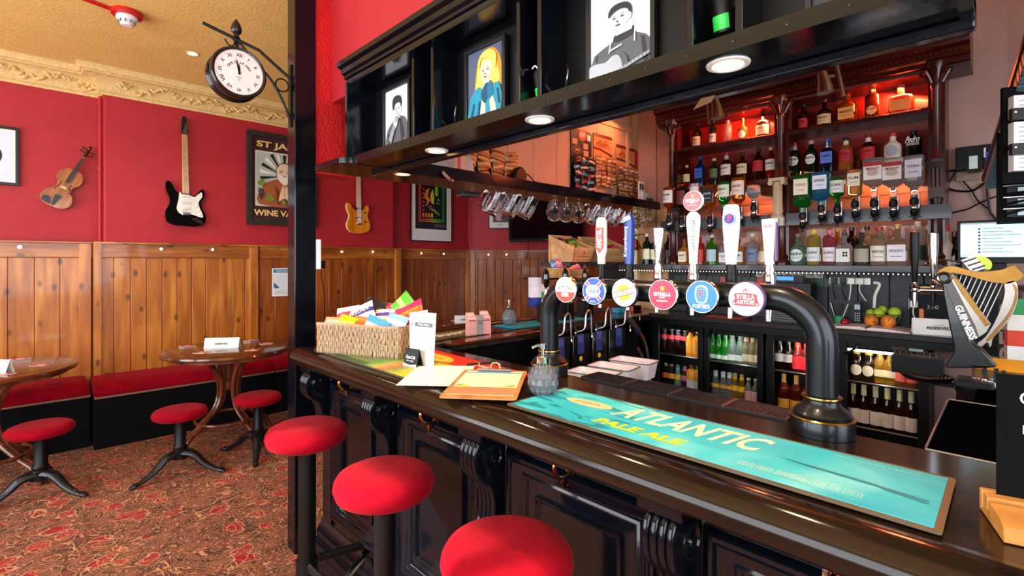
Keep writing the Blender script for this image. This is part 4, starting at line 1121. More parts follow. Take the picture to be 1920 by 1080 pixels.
def a_1664(poly, txt):
    poly(ell(0, 0, 1, 1, 40), C('1c4cb0', .3))
    for a in (PI / 4, 3 * PI / 4, 5 * PI / 4, 7 * PI / 4):
        c, s_ = math.cos(a), math.sin(a)
        def P(r, o): return (c * r - s_ * o, s_ * r + c * o)
        poly([P(.3, -.15), (P(.92, -.15)), P(.92, .15), P(.3, .15)], W_); poly([P(.3, -.08), (P(.92, -.08)), P(.92, .08), P(.3, .08)], C('d84040', .3))
    poly(ell(0, .0, .68, .48, 30), W_); txt('1664', 0, 0, .62, C('1c3c90'), width=1.05, shear=.15); txt('BLANC', 0, -.78, .16, W_, width=.5)
def a_sanmig(poly, txt):
    poly(ell(0, 0, 1, 1, 40), W_); poly(ell(0, .0, .74, .74, 36), C('68706c')); poly(ell(0, 0, .71, .71, 36), W_)
    poly(halfdisc(PI * .12, PI * .95, .58), C('e4c828')); poly(halfdisc(-PI * .88, -PI * .05, .58), C('e4c828'))
    poly([(-.92, -.42), (.90, .05), (.92, .42), (-.90, -.02)], W_); poly([(-.92, -.06), (.90, .41), (.90, .45), (-.92, -.02)], ink); poly([(-.92, -.46), (.90, .01), (.90, .05), (-.92, -.42)], ink)
    txt('San Miguel', 0, .0, .42, C('8c2430'), width=1.55, xf=XF_WALL @ Matrix.Rotation(.24, 4, 'Z'))
def star(cx, cy, r):
    return [(cx + (r if i % 2 == 0 else r * .42) * math.sin(PI * i / 5), cy + (r if i % 2 == 0 else r * .42) * math.cos(PI * i / 5)) for i in range(10)]
def a_estrella(poly, txt):
    poly(ell(0, 0, 1, 1, 40), C('c81440', .3)); poly(ell(0, 0, .84, .84, 36), C('e04068', .3)); poly(ell(0, 0, .82, .82, 36), C('cc1844', .3)); poly(star(0, .42, .24), C('f0c838')); txt('ESTRELLA', 0, .02, .34, W_, width=1.25, bold=.00045); txt('DAMM', 0, -.2, .16, W_, width=.4); txt('BARCELONA', 0, -.42, .16, W_, width=.8)
def a_fosters(poly, txt):
    poly(ell(0, 0, 1, 1, 40), C('1470c8', .3)); poly(smooth2([(-.42, .1), (-.36, .6), (0, .74), (.36, .6), (.42, .1), (.30, -.34), (0, -.42), (-.30, -.34)], 4), W_); poly(smooth2([(-.34, .1), (-.28, .52), (0, .64), (.28, .52), (.34, .1), (.24, -.26), (0, -.34), (-.24, -.26)], 4), C('2a80d0', .3))
    txt('F', 0, .14, .80, W_, bold=.00045); txt('F', 0, .14, .78, C('c82030'), bold=.0002); txt("FOSTER'S", 0, -.62, .32, W_, width=1.1, bold=.00045)
def a_stella(poly, txt):
    rd = C('c01828', .3)
    poly(ell(0, 0, 1, 1, 40), W_); poly(smooth2([(-.66, .30), (.0, .36), (.60, .30), (.66, 0), (.76, -.36), (.2, -.42), (-.66, -.40), (-.76, -.2), (-.62, 0)], 3), rd)
    txt('STELLA', 0, .12, .36, W_, width=1.05, bold=.00045); txt('ARTOIS', 0, -.20, .34, W_, width=1.05, bold=.00045); poly([(-.2, .42), (0, .66), (.2, .42), (.06, .46), (0, .56), (-.06, .46)], rd)
    for s_ in (-1, 1): poly(ell(s_ * .66, -.28, .12, .12, 12), rd); poly(ell(s_ * .66, -.28, .06, .06, 10), W_)
darkrim = M('badge_rim', '3a3f48', .25, .8)
lens(1061, 'round badge, white above red, leftmost on the font', a_amstel)
lens(1114, 'round blue badge with a white oval and red stripes on the font', a_1664)
lens(1171, 'round white badge with yellow half discs on the font', a_sanmig, darkrim)
lens(1243, 'round crimson badge with a gold star on the font', a_estrella)
lens(1316, "round blue badge with a big F on the font", a_fosters)
lens(1399, 'round white badge with a red scrolled shield, rightmost on the font', a_stella, C('50305c'))

# the six taps behind the pipe
def tap(px_, ytop, label, shape, xp=1.45):
    q = aX(px_, ytop, xp); t = thing('beer_tap', label, 'beer tap', (xp, q.y, PZ), RZX)
    top = q.z - PZ
    mb = MB(); mb.tube([(0, -.115, -.008), (0, -.02, .0), (0, .0, .0)], .014, chrome, 14)
    mb.lathe([(.015, -.018), (.019, -.012), (.019, .012), (.016, .018)], chrome, 18)
    mb.tube([(0, 0, 0), (0, -.004, -.03), (0, -.01, -.075)], [.012, .010, .007], chrome, 12); mb.build('faucet', t)
    mb = MB(); mb.lathe([(.014, .016), (.016, .02), (.016, .05), (.013, .056), (.015, .066), (.012, .082), (.0001, .083)], chrome if shape in ('miguel', 'star', 'stella') else blackm, 18); mb.build('collar', t)
    mb = MB(); z0 = .080
    def slab(prof, th, m, m2=None):
        # prof: (half width, z) -> flattened paddle
        vs = []; fs = []; n = 16
        for (w, z) in prof:
            for i in range(n):
                a = 2 * PI * i / n; c, s_ = math.cos(a), math.sin(a)
                k = 1 / (abs(c) ** 3 + abs(s_) ** 3) ** (1 / 3)
                vs.append((w * k * c, th * k * s_ * min(1, w / .008), z))
        for j in range(len(prof) - 1):
            for i in range(n): fs.append((j * n + i, j * n + (i + 1) % n, (j + 1) * n + (i + 1) % n, (j + 1) * n + i))
        fs.append(tuple(range(n))); fs.append(tuple(range((len(prof) - 1) * n, len(prof) * n)))
        mb.add(vs, fs, m)
    H = top - z0
    up = XF_WALL @ Matrix.Rotation(PI / 2, 4, 'Z')
    if shape == 'amstel':
        slab([(.013, z0), (.013, z0 + H * .14), (.021, z0 + H * .28), (.021, z0 + H * .85), (.018, z0 + H * .95), (.010, z0 + H)], .012, C('f0ece4', .3))
        mb.build('handle', t); mb = MB()
        mb.prism([(-.017, z0 + H * .34), (0, z0 + H * .22), (.017, z0 + H * .34), (.017, z0 + H * .78), (-.017, z0 + H * .78)], -.0136, -.0128, C('d83828', .3), 'XZ')
        mb.text('AMSTEL', .030, (0, -.0142, z0 + H * .54), W_, xf=up, width=H * .42, bold=.0008); mb.build('plate', t)
    elif shape == 'kron':
        slab([(.014, z0), (.016, z0 + .02), (.018, z0 + H * .85), (.017, z0 + H * .93), (.010, z0 + H)], .014, C('1c3c8c', .3)); mb.build('handle', t); mb = MB()
        mb.text('Kronenbourg', .018, (-.006, -.0150, z0 + H * .45), W_, xf=up, width=H * .6); mb.prism([(-.015, z0 + H * .84), (.015, z0 + H * .90), (.010, z0 + H * .98), (-.012, z0 + H * .94)], -.0152, -.0142, C('d8d0d8'), 'XZ'); mb.build('lettering', t)
    elif shape == 'miguel':
        slab([(.008, z0), (.010, z0 + .03), (.022, z0 + H * .9), (.020, z0 + H)], .010, chrome); mb.build('handle', t); mb = MB()
        mb.text('San Miguel', .018, (0, -.0112, z0 + H * .5), C('503848'), xf=up, width=H * .6); mb.build('lettering', t)
    elif shape == 'star':
        hh = H - .06
        slab([(.012, z0), (.013, z0 + hh * .2), (.022, z0 + hh * .8), (.021, z0 + hh * .93), (.010, z0 + hh)], .009, C('eceae4', .3)); mb.build('handle', t); mb = MB()
        mb.text('BARCELONA', .016, (.006, -.0102, z0 + hh * .55), C('50505c'), xf=up, width=hh * .6); mb.build('lettering', t)
        mb = MB(); mb.lathe([(.0001, .006), (.031, .006), (.032, .003), (.032, -.003), (.030, -.006), (.0001, -.006)], C('ece0dc', .3), 36, at=(0, 0, z0 + H - .026), axis='Y'); zc = z0 + H - .026
        mb.prism([(.029 * math.cos(2 * PI * i / 32), zc + .029 * math.sin(2 * PI * i / 32)) for i in range(32)], -.0066, -.006, C('d8606c', .3), 'XZ')
        mb.prism([(a * .03, zc + b * .03) for a, b in star(0, .48, .26)], -.0072, -.0066, C('f0d880'), 'XZ'); mb.text('ESTRELLA', .012, (0, -.0075, zc + .001), W_, width=.043, bold=.0004); mb.text('DAMM', .006, (0, -.0075, zc - .006), W_); mb.text('BARCELONA', .005, (0, -.0075, zc - .014), W_); mb.build('round_badge', t)
    elif shape == 'foster':
        slab([(.014, z0), (.016, z0 + .02), (.0235, z0 + H * .6), (.0245, z0 + H * .8), (.021, z0 + H * .97), (.016, z0 + H)], .012, C('e4e6ec', .25)); mb.build('handle', t); mb = MB()
        zc = z0 + H * .76
        for (a, b, m, y) in ((.0175, .0175, C('20284c'), .0128), (.016, .016, W_, .0134), (.0145, .0145, C('1c3c9c'), .014)): mb.prism(ell(0, zc, a, b, 28), -y - .0004, -y, m, 'XZ')
        mb.text('F', .024, (0, -.0150, zc), C('d83040'), bold=.0012); mb.build('badge', t)
    else:
        slab([(.011, z0), (.012, z0 + .02), (.020, z0 + H * .95), (.020, z0 + H)], .012, C('ecebf0', .25)); mb.build('handle', t); mb = MB()
        mb.box((-.010, -.0135, z0 + H * .82), (.010, -.0128, z0 + H * .88), C('c83040')); mb.text('STELLA', .007, (0, -.0142, z0 + H * .85), W_); mb.box((.0165, -.008, z0 + .01), (.0195, .008, z0 + H * .95), C('705078')); mb.build('badge', t)
tap(1128, 408, 'red and white tap handle, leftmost of the six', 'amstel')
tap(1180, 402, 'dark blue tap handle second from the left', 'kron')
tap(1234, 428, 'slim chrome tap handle, third of the six', 'miguel')
tap(1300, 361, 'white tap handle topped by a pink round disc', 'star')
tap(1371, 384, "white tap handle with a blue and red F badge", 'foster')
tap(1443, 411, 'white tapering tap handle, rightmost of the six', 'stella')

# drip trays
for i in range(4):
    y1 = 1.035 - i * .161; y0 = y1 - .155
    t = thing('drip_tray', 'black slotted drip tray behind the counter edge, ' + ['furthest of the four', 'second furthest', 'second nearest', 'next to the right font leg'][i], 'drip tray', (1.400, (y0 + y1) / 2, BT - .004), 0, 'drip trays under the taps')
    mb = MB(); hy2 = (y1 - y0) / 2
    for a in (-.05, .05): mb.box((a - .003, -hy2, 0), (a + .003, hy2, .010), blackm)
    for b in (-hy2, hy2): mb.box((-.05, b - .003, 0), (.05, b + .003, .010), M('tray_end', '4a4038', .4, .5))
    mb.build('rim', t)
    mb = MB()
    for k_ in range(8): mb.box((-.041 + k_ * .0115, -hy2, .003), (-.0365 + k_ * .0115, hy2, .008), M('tray_slats', '2a2c30', .35, .6))
    for a0, a1 in ((-.03, .03), (.03, -.03)): mb.tube([(a0, -.03, .006), (a1, .03, .006)], .003, blackm, 6)
    mb.build('grille', t)
    mb = MB(); mb.box((-.05, -hy2, -.015), (.05, hy2, -.003), blackd); mb.build('pan', t)
mb = MB(); mb.box((1.362, .36, 1.0), (1.47, 1.05, 1.079), blackd); o = mb.build('tray_shelf'); tag(o, 'black ledge carrying the four drip trays', 'shelf')

# chalkboard in its wooden stand
t = thing('chalkboard', 'small black chalkboard with white handwriting standing in a wooden block at the right edge', 'chalkboard', (1.105, -.055, BT + .012), RZX + .25)
mb = MB(); mb.box((-.075, -.0015, 0), (.075, .0015, .212), M('chalkboard_black', '0b0b0c', .9, spec=.1)); mb.build('board', t)
mb = MB(); ch = C('b8c0b8', .9)
def ltext(mb, s_, size, x0, z, m, y=-.0022, bold=0):
    vs, _ = textgeo(s_, size, 3, bold); w = max(v.x for v in vs) - min(v.x for v in vs)
    mb.text(s_, size, (x0 + w / 2, y, z), m, bold=bold)
ltext(mb, 'GA', .030, -.050, .176, ch)
for i, s_ in enumerate(('LO', 'SE', 'TI-', 'AN', 'FU')): ltext(mb, s_, .020, -.046 + .003 * i, .128 - .019 * i, ch)
mb.build('handwriting', t)
blk = mat_wood('oiled_oak_block', 'a86c30', 'c08440', 'd09a54', .5, axis=0, knots=False, coat=0)
t = thing('chalkboard_stand', 'light wooden slotted block holding the chalkboard on the counter', 'stand', (1.060, -.060, BT + .001), RZX + .25)
mb = MB()
mb.prism([(-.055, 0), (.062, 0), (.062, .034), (.048, .034), (.048, .008), (.042, .008), (.042, .034), (.022, .034), (.022, .016), (.014, .016), (.014, .030), (-.040, .027), (-.055, .022)], -.085, .085, blk, 'YZ')
mb.build('block', t, bevel=.0015)
mb = MB(); ltext(mb, 'JO', .014, -.062, .011, IV, y=-.0556); mb.build('lettering', t)
# ================================================================== ON THE WALLS
WY = YN - .001; RYW = YR - .001
# electric guitars: built upright, front facing -Y, then tilted in the plane of the wall
def guitar(body_pts, body_m, label, cat, p_top, p_bot, y, guard=None, head='strat', edge=None, neck_m=None, L_=1.0, flip=False):
    d = Vector((p_top[0] - p_bot[0], 0, p_top[2] - p_bot[2])); ang = math.atan2(d.x, d.z)
    t = thing('electric_guitar', label, cat, (p_bot[0], y - .02, p_bot[2]))
    t.rotation_euler = (0, ang, 0)
    nm = neck_m or mat_wood('maple_neck', 'c08a48', 'd8a660', 'e4b878', .35, knots=False)
    mb = MB(); mb.prism(smooth2(body_pts, 6), -.036, .004, body_m, 'XZ')
    if edge: mb.prism([(a * 1.012, b) for a, b in smooth2(body_pts, 6)], -.030, .002, edge, 'XZ')
    mb.build('body', t, bevel=.006)
    zt = max(b for a, b in body_pts) - .06 if False else .33
    n0, n1 = .315, L_ - .165
    mb = MB(); mb.prism([(-.027, n0), (.027, n0), (.0215, n1), (-.0215, n1)], -.048, -.028, nm, 'XZ'); mb.build('neck', t, bevel=.003)
    mb = MB(); fl = M('fret_wire', 'b0a898', .3, 1.0)
    for k_ in range(21):
        z = n1 - (n1 - .16) * (1 - 2 ** (-k_ / 12.0)); 
        if z < n0 + .004: break
        mb.box((-.0235, -.0492, z - .0009), (.0235, -.048, z + .0009), fl)
    for k_ in (3, 5, 7, 9, 12, 15, 17):
        z = n1 - (n1 - .16) * (1 - 2 ** (-(k_ - .5) / 12.0)); mb.prism(ell(0, z, .0035, .0035, 10), -.0492, -.0478, ink, 'XZ')
    f_ = mb.build('frets', t); f_['kind'] = 'stuff'
    hm = ink if head == 'strat' else nm
    H = [(-.021, n1), (.021, n1), (.026, n1 + .02), (.034, n1 + .045), (.026, n1 + .06), (.020, n1 + .155), (-.002, n1 + .172), (-.022, n1 + .150), (-.026, n1 + .02)] if head == 'strat' else [(-.021, n1), (.021, n1), (.03, n1 + .03), (.03, n1 + .1), (.0, n1 + .14), (-.03, n1 + .1), (-.03, n1 + .03)]
    mb = MB(); mb.prism(smooth2(H, 4), -.046, -.030, M('headstock_black', '141210', .3) if head == 'strat' else nm, 'XZ'); mb.build('headstock', t, bevel=.002)
    for k_ in range(6):
        mb = MB(); z = n1 + .035 + k_ * .021; mb.tube([(-.024, -.038, z), (-.038, -.038, z + .004)], .0028, chrome, 6); mb.lathe([(.0001, -.005), (.0065, -.004), (.0065, .004), (.0001, .005)], chrome, 8, at=(-.044, -.038, z + .005), axis='X'); mb.build('tuning_peg', t)
    if guard:
        mb = MB(); mb.prism(smooth2(guard, 5), -.040, -.0365, M('pickguard_white', 'f0eee6', .3, coat=.3), 'XZ'); mb.build('pickguard', t)
    for z, tilt in (((.285, 0), (.225, 0), (.165, .008)) if head == 'strat' else ((.285, 0), (.18, 0))):
        mb = MB()
        if head == 'strat': mb.prism([(-.034, z - .008 - tilt), (.034, z - .008 + tilt), (.034, z + .008 + tilt), (-.034, z + .008 - tilt)], -.046, -.040, C('ded6b8'), 'XZ')
        else: mb.box((-.034, -.046, z - .018), (.034, -.036, z + .018), C('28241e')); mb.box((-.030, -.0475, z - .014), (.030, -.046, z - .001), C('e8e0c8'))
        mb.build('pickup', t)
    mb = MB(); mb.box((-.032, -.048, .105), (.032, -.036, .135), chrome); mb.box((-.030, -.052, .110), (.030, -.048, .125), steel); mb.build('bridge', t, bevel=.002)
    mb = MB()
    for k_ in range(6):
        a = -.0185 + .0074 * k_; mb.tube([(a * 1.25, -.053, .12), (a, -.053, n1), (a * .9, -.048, n1 + .03 + k_ * .02)], .0008, steel, 4)
    mb.build('strings', t)
    if head == 'strat':
        for (a, b) in ((.085, .20), (.105, .16), (.118, .12)): mb = MB(); mb.lathe([(.011, 0), (.010, -.010), (.0001, -.011)], C('f0eee6'), 14, at=(a, -.040, b), axis='Y'); mb.build('knob', t)
        mb = MB(); mb.prism(smooth2([(.055, .065), (.075, .085), (.125, .06), (.14, .035), (.115, .03)], 4), -.042, -.037, chrome, 'XZ'); mb.build('jack_plate', t)
    else:
        mb = MB(); mb.lathe([(.010, 0), (.009, -.012), (.0001, -.013)], C('1c1814'), 14, at=(.085, -.036, .145), axis='Y'); mb.build('knob', t)
        mb = MB(); mb.box((.07, -.039, .25), (.10, -.036, .262), C('1c1814')); mb.build('switch', t)
    mb = MB(); mb.tube([(0, -.03, n1 + .02), (0, .018, n1 + .02)], .006, blackm, 6); mb.build('wall_hanger', t)
    return t
sb = [(-.03, .005), (.07, .0), (.145, .03), (.165, .10), (.135, .18), (.125, .235), (.155, .29), (.158, .345), (.135, .362), (.105, .335), (.075, .295), (.03, .31), (-.03, .315), (-.075, .33), (-.11, .40), (-.135, .425), (-.158, .405), (-.155, .34), (-.13, .26), (-.135, .20), (-.165, .13), (-.155, .045), (-.10, .01)]
gd = [(-.05, .325), (-.03, .305), (.03, .30), (.07, .285), (.10, .31), (.13, .335), (.135, .29), (.105, .24), (.11, .19), (.13, .14), (.14, .10), (.12, .09), (.05, .115), (.0, .12), (-.05, .12), (-.075, .17), (-.06, .25)]
guitar(sb, M('guitar_black_lacquer', '0c0b0c', .08, coat=1.0), 'black electric guitar with white pickguard hanging on the red wall', 'guitar', aY(343, 222, WY), aY(347, 425, WY), WY, guard=gd, L_=1.04)
mb_ = [(-.02, .0), (.07, .008), (.135, .045), (.15, .11), (.125, .18), (.115, .225), (.135, .28), (.13, .335), (.105, .34), (.08, .30), (.03, .27), (-.03, .275), (-.07, .30), (-.105, .35), (-.135, .36), (-.15, .31), (-.13, .25), (-.115, .21), (-.13, .16), (-.15, .10), (-.13, .04), (-.08, .008)]
guitar(mb_, mat_wood('orange_flame_maple', 'c86a10', 'e88a20', 'f4a038', .12, knots=False, coat=.8), 'orange electric guitar with maple neck hanging right of the black post', 'guitar', aY(667, 300, WY), aY(669, 438, WY), WY, head='plain', edge=M('guitar_edge_cream', 'f0dcb0', .4), L_=.98)

# violin
pb = aY(96, 387, RYW); pt = aY(172, 274, RYW)
ang = math.atan2(pt.x - pb.x, pt.z - pb.z)
t = thing('violin', 'old golden brown violin hanging aslant on the red wall', 'violin', (pb.x, RYW - .012, pb.z)); t.rotation_euler = (0, ang, 0)
vm = mat_wood('violin_varnish', '5a2408', 'a85c18', 'd08c30', .3, knots=False, coat=.3, scale=.7)
VB = [(0, 0), (.06, .006), (.098, .04), (.104, .08), (.088, .125), (.062, .15), (.054, .175), (.056, .20), (.070, .225), (.084, .25), (.082, .30), (.055, .345), (0, .358)]
out = smooth2(VB + [(-a, b) for a, b in reversed(VB[1:-1])], 5)
mb = MB(); mb.prism(out, -.034, -.002, vm, 'XZ'); mb.prism([(a * .93, .178 + (b - .178) * .95) for a, b in out], -.041, -.034, vm, 'XZ'); mb.build('body', t, bevel=.003)
mb = MB(); mb.prism([(-.014, .23), (.014, .23), (.011, .47), (-.011, .47)], -.060, -.048, M('ebony', '14100e', .3), 'XZ'); mb.build('fingerboard', t)
mb = MB(); mb.prism([(-.012, .35), (.012, .35), (.012, .50), (-.012, .50)], -.048, -.03, vm, 'XZ'); mb.tube(smooth2([(0, -.045, .49), (0, -.045, .53), (0, -.038, .565), (0, -.05, .59), (0, -.066, .58), (0, -.062, .565)], 4, False), [.012] * 6 + [.011] * 15, M('violin_scroll', '3a1a0c', .3), 8); mb.build('scroll', t)
for k_, (s_, z) in enumerate(((1, .515), (-1, .53), (1, .545), (-1, .56))):
    mb = MB(); mb.tube([(s_ * .008, -.045, z), (s_ * .034, -.045, z + .002)], .004, M('ebony'), 8); mb.lathe([(.0001, -.004), (.010, -.003), (.010, .003), (.0001, .004)], M('ebony'), 10, at=(s_ * .042, -.045, z + .003), axis='Y'); mb.build('tuning_peg', t)
mb = MB(); mb.prism([(-.008, .01), (.008, .01), (.022, .105), (-.022, .105)], -.058, -.050, M('ebony'), 'XZ'); mb.build('tailpiece', t)
mb = MB(); mb.prism(smooth2([(-.075, .02), (-.02, .012), (-.03, .05), (-.06, .07), (-.085, .05)], 4), -.060, -.042, M('ebony'), 'XZ'); mb.build('chin_rest', t)
mb = MB(); mb.prism([(-.022, .165), (.022, .165), (.016, .19), (-.016, .19)], -.072, -.070, C('d0b080'), 'XZ'); mb.build('bridge', t)
mb = MB()
for k_ in range(4): a = -.009 + .006 * k_; mb.tube([(a, -.058, .10), (a * 1.2, -.072, .18), (a * .7, -.061, .48)], .0007, steel, 4)
mb.build('strings', t)
mb = MB()
for s_ in (-1, 1): mb.tube(smooth2([(s_ * .040, -.0418, .22), (s_ * .032, -.0418, .215), (s_ * .040, -.0418, .18), (s_ * .050, -.0418, .15), (s_ * .042, -.0418, .142)], 4, False), .0028, M('ebony'), 6)
mb.build('sound_hole', t)

# framed record at the left edge
def art_record(poly, txt):
    poly(rect(.05, .05, .95, .95), C('d8e4f4')); poly(ell(.42, .5, .38, .28, 40), C('0c0c10')); poly(ell(.42, .5, .13, .10, 24), C('8c2838'))
a = aY(-110, 348, RYW); b = aY(36, 240, RYW)
framed('framed_record', 'black frame with a vinyl record on pale blue mount, cut by the left edge', ((a.x + b.x) / 2, RYW, aY(20, 348, RYW).z), 0, b.x - a.x, aY(36, 240, RYW).z - aY(36, 348, RYW).z, .022, fb, art_record, depth=.03)

# the wine vaults sign
def art_sign(poly, txt):
    br = C('3c2024', .6); go = C('e8c078', .5)
    poly(rect(0, 0, 1, 1), br); poly(rect(.05, .17, .95, .83), C('e4ddcc')); poly(rect(.075, .185, .925, .815), C('b8c4b8'))
    cx, cy = .52, .55
    for i in range(13):
        a0 = PI * (-.05 + 1.1 * i / 12)
        if i % 1 == 0: poly([(cx + .12 * math.cos(a0 - .03), cy + .08 * math.sin(a0 - .03)), (cx + .40 * math.cos(a0 - .07), min(.81, cy + .30 * math.sin(a0 - .07))), (cx + .40 * math.cos(a0 + .07), min(.81, cy + .30 * math.sin(a0 + .07))), (cx + .12 * math.cos(a0 + .03), cy + .08 * math.sin(a0 + .03))], C('f0f0e4') if i % 2 else C('20241c'))
    poly([(.12, .19), (.16, .40), (.30, .48), (.52, .52), (.74, .48), (.88, .40), (.9, .19)], C('a85c38'), 3)
    poly([(.36, .44), (.5, .3), (.66, .44), (.62, .2), (.4, .2)], C('7c3420'), 0)
    poly(ell(.52, .60, .145, .115, 24), C('20180f')); poly(ell(.52, .60, .135, .105, 24), C('ecd0b0'))
    poly([(.40, .58), (.42, .50), (.52, .44), (.62, .50), (.64, .58), (.58, .555), (.46, .555)], C('f4ecd8'), 3)
    poly([(.43, .605), (.48, .612), (.50, .6), (.44, .598)], ink); poly([(.55, .6), (.60, .612), (.62, .602), (.56, .595)], ink)
    poly([(.44, .62), (.50, .628), (.50, .622), (.44, .614)], C('c89878')); poly([(.48, .548), (.52, .556), (.56, .548), (.52, .54)], C('b06048'))
    poly([(.42, .24), (.47, .40), (.50, .44), (.52, .40), (.54, .44), (.57, .40), (.62, .24), (.52, .28)], C('ecc8a0'), 3); poly([(.515, .3), (.52, .42), (.525, .3)], C('8c5038'))
    for (u, v) in ((.1, .34), (.13, .36), (.16, .35), (.11, .31), (.14, .32), (.17, .315), (.12, .285), (.15, .29), (.13, .26), (.10, .37)): poly(ell(u + .01, v, .018, .013, 10), C('2c2c44'))
    for (u, v, s_) in ((.14, .44, .06), (.28, .26, .07), (.5, .22, .05), (.7, .25, .06), (.85, .40, .05)): poly([(u - s_, v), (u - s_ * .4, v + s_ * .6), (u, v + s_), (u + s_ * .5, v + s_ * .5), (u + s_, v), (u + s_ * .3, v - s_ * .5), (u - s_ * .4, v - s_ * .4)], C('7c8c34'), 3)
    txt('ST JAMES', .5, .905, .085, go, width=.55, bold=.003); txt('WINE VAULTS', .5, .085, .085, go, width=.60, bold=.003)
    # (widths in metres)
a = aY(461, 424, WY); zt = aY(461, 243, WY).z
framed('pub_sign', 'weathered wine merchant sign board with a bearded praying man, partly behind the post', (a.x + .365, WY, a.z + .02), 0, .73, zt - a.z - .02, .05, M('weathered_black_frame', '2c241c', .7, var=.6, scale=40, bump=.5), art_sign, depth=.05, cat='sign')
# blue and white check-in notice beside the post
def notice_art(poly, txt):
    poly(rect(.06, .84, .94, .96), C('2c78b0')); txt('Check in here', .45, .90, .024, W_, width=.13)
    poly(rect(.06, .28, .94, .80), C('dfe6ea')); poly([(.06, .3), (.3, .3), (.06, .52)], C('e8c830')); poly([(.06, .34), (.14, .28), (.3, .28), (.3, .32), (.08, .50)], C('3c70a8'))
    for i in range(4): poly(rect(.1, .20 - .04 * i, .8, .21 - .04 * i), C('a0a8b0'))
q = aY(510, 556, 5.57)
t = thing('wall_notice', 'white A4 check-in notice with a blue heading pinned to the pine boards', 'notice', (q.x + .12, 5.572, q.z))
mb = MB(); mb.box((-.12, -.002, 0), (.12, 0, aY(510, 503, 5.57).z - q.z), white); mb.build('paper', t)
mb = MB(); hN = aY(510, 503, 5.57).z - q.z; lay = [0]
def poly(pts, m, sm=0):
    lay[0] += 1; mb.prism([((u - .5) * .24, v * hN) for u, v in pts], -.0022 - .0003 * lay[0], -.002 - .0003 * lay[0], m, 'XZ')
def txt(s_, u, v, size, m, **k):
    lay[0] += 1; mb.text(s_, size, ((u - .5) * .24, -.0025 - .0003 * lay[0], v * hN), m, **k)
notice_art(poly, txt); mb.build('print', t)

# framed poster in the recess
prb = mat_grad('rainbow_poster', [(0, 'e04030'), (.35, 'e08838'), (.55, 'e0d038'), (.75, '60d038'), (1, '208c50')], 0, -.17, .17, .5, .2)
def art_poster(poly, txt):
    poly(rect(.10, .16, .88, 1.0), C('1a1526')); poly(rect(.18, .26, .82, .96), prb); poly(rect(.20, .275, .80, .945), C('141018')); 
    poly(rect(.215, .287, .785, .933), prb); poly(rect(.235, .30, .765, .92), C('141018'))
    poly([(.30, .82), (.34, .89), (.5, .88), (.70, .90), (.74, .84), (.66, .80), (.66, .64), (.58, .64), (.58, .79), (.44, .80), (.38, .78)], prb, 3); txt('Levellers', .52, .845, .050, ink, width=.20, bold=.0008)
    poly([(.30, .60), (.36, .70), (.44, .73), (.40, .62), (.46, .56), (.40, .50), (.34, .46), (.38, .55)], prb); poly([(.46, .64), (.52, .72), (.56, .60), (.54, .50), (.47, .54)], prb)
    for i in range(6): poly([(.26 + .012 * (i % 2), .40 + .06 * i), (.34, .43 + .05 * i), (.27, .425 + .06 * i)], prb)
    poly([(.60, .52), (.72, .52), (.73, .53), (.60, .53)], prb); txt('A', .66, .575, .06, prb, bold=.002)
    txt('Curious', .56, .42, .062, prb, width=.21, xf=XF_WALL @ Matrix.Rotation(-.5, 4, 'Z'), bold=.0012)
    for i in range(4): poly([(.26 + .07 * i, .32), (.31 + .07 * i, .32), (.31 + .07 * i, .37), (.285 + .07 * i, .385), (.26 + .07 * i, .37)], prb)
    poly(rect(.54, .185, .86, .235), C('4c4a5c'))
a = aY(768, 452, RYW - .02); b = aY(846, 340, RYW - .02)
framed('framed_poster', 'tall black framed rainbow music poster with wide white mount in the red recess', ((a.x + b.x) / 2, RYW - .02, a.z), 0, b.x - a.x, .92 * 1.35 / 1.35 + .12, .014, fb, art_poster, depth=.03)

# on the angled wall: television, framed picture, second picture, aerial lead
def on_angled(px_, py_, off=.02):
    D = 7.37 - off; return aD(px_, py_, D)
q = on_angled(920, 429); q2 = on_angled(957, 350)
def art_band(poly, txt):
    poly(rect(0, 0, 1, 1), C('e8e4e6')); poly(rect(.16, .14, .88, .90), C('5c3440')); poly([(.3, .2), (.34, .6), (.46, .8), (.6, .6), (.66, .25)], C('c09098'), 3); poly([(.5, .2), (.7, .55), (.85, .3)], C('28202c')); txt('LIVE', .5, .08, .04, ink)
framed('framed_picture', 'small black framed print half covered by the hanging glass mugs and television', ((q.x + q2.x) / 2, (q.y + q2.y) / 2, q.z), -AZ, .36, .62, .012, fb, art_band, depth=.025)
q = on_angled(1106, 428); 
framed('framed_picture', 'black framed white mounted print seen under the mugs right of the television', (on_angled(1148, 428).x, on_angled(1148, 428).y, on_angled(1148, 421).z), -AZ, .44, .55, .022, fb, lambda p_, t_: (p_(rect(0, 0, 1, 1), W_), p_(rect(.14, .16, .86, .9), C('8c98b0'))), depth=.03)
q = on_angled(1024, 408, .22)
t = thing('television', 'black flat wall television tilted above the dark panelling', 'television', q); t.rotation_euler = (.10, -.055, -AZ + .20)
mb = MB(); mb.box((-.56, -.03, -.30), (.56, .02, .32), blackm); mb.box((-.56, -.034, -.335), (.56, .02, -.30), C('2c2e34', .3)); mb.build('casing', t, bevel=.006)
mb = MB(); mb.box((-.53, -.0315, -.275), (.53, -.030, .295), M('tv_screen', '08090f', .08, coat=.5)); mb.text('SONY', .018, (0, -.0355, -.318), C('a8acb4')); mb.build('screen', t)
mb = MB(); mb.box((-.1, .02, -.1), (.1, .18, .1), blackd); mb.build('bracket', t)
mb = MB()
for x in (-.28, .20): mb.tube(smooth2([(x, .0, -.33), (x + .01, .04, -.45), (x - .01, .10, -.62)], 4, False), .005, blackd, 5)
mb.build('cable', t)
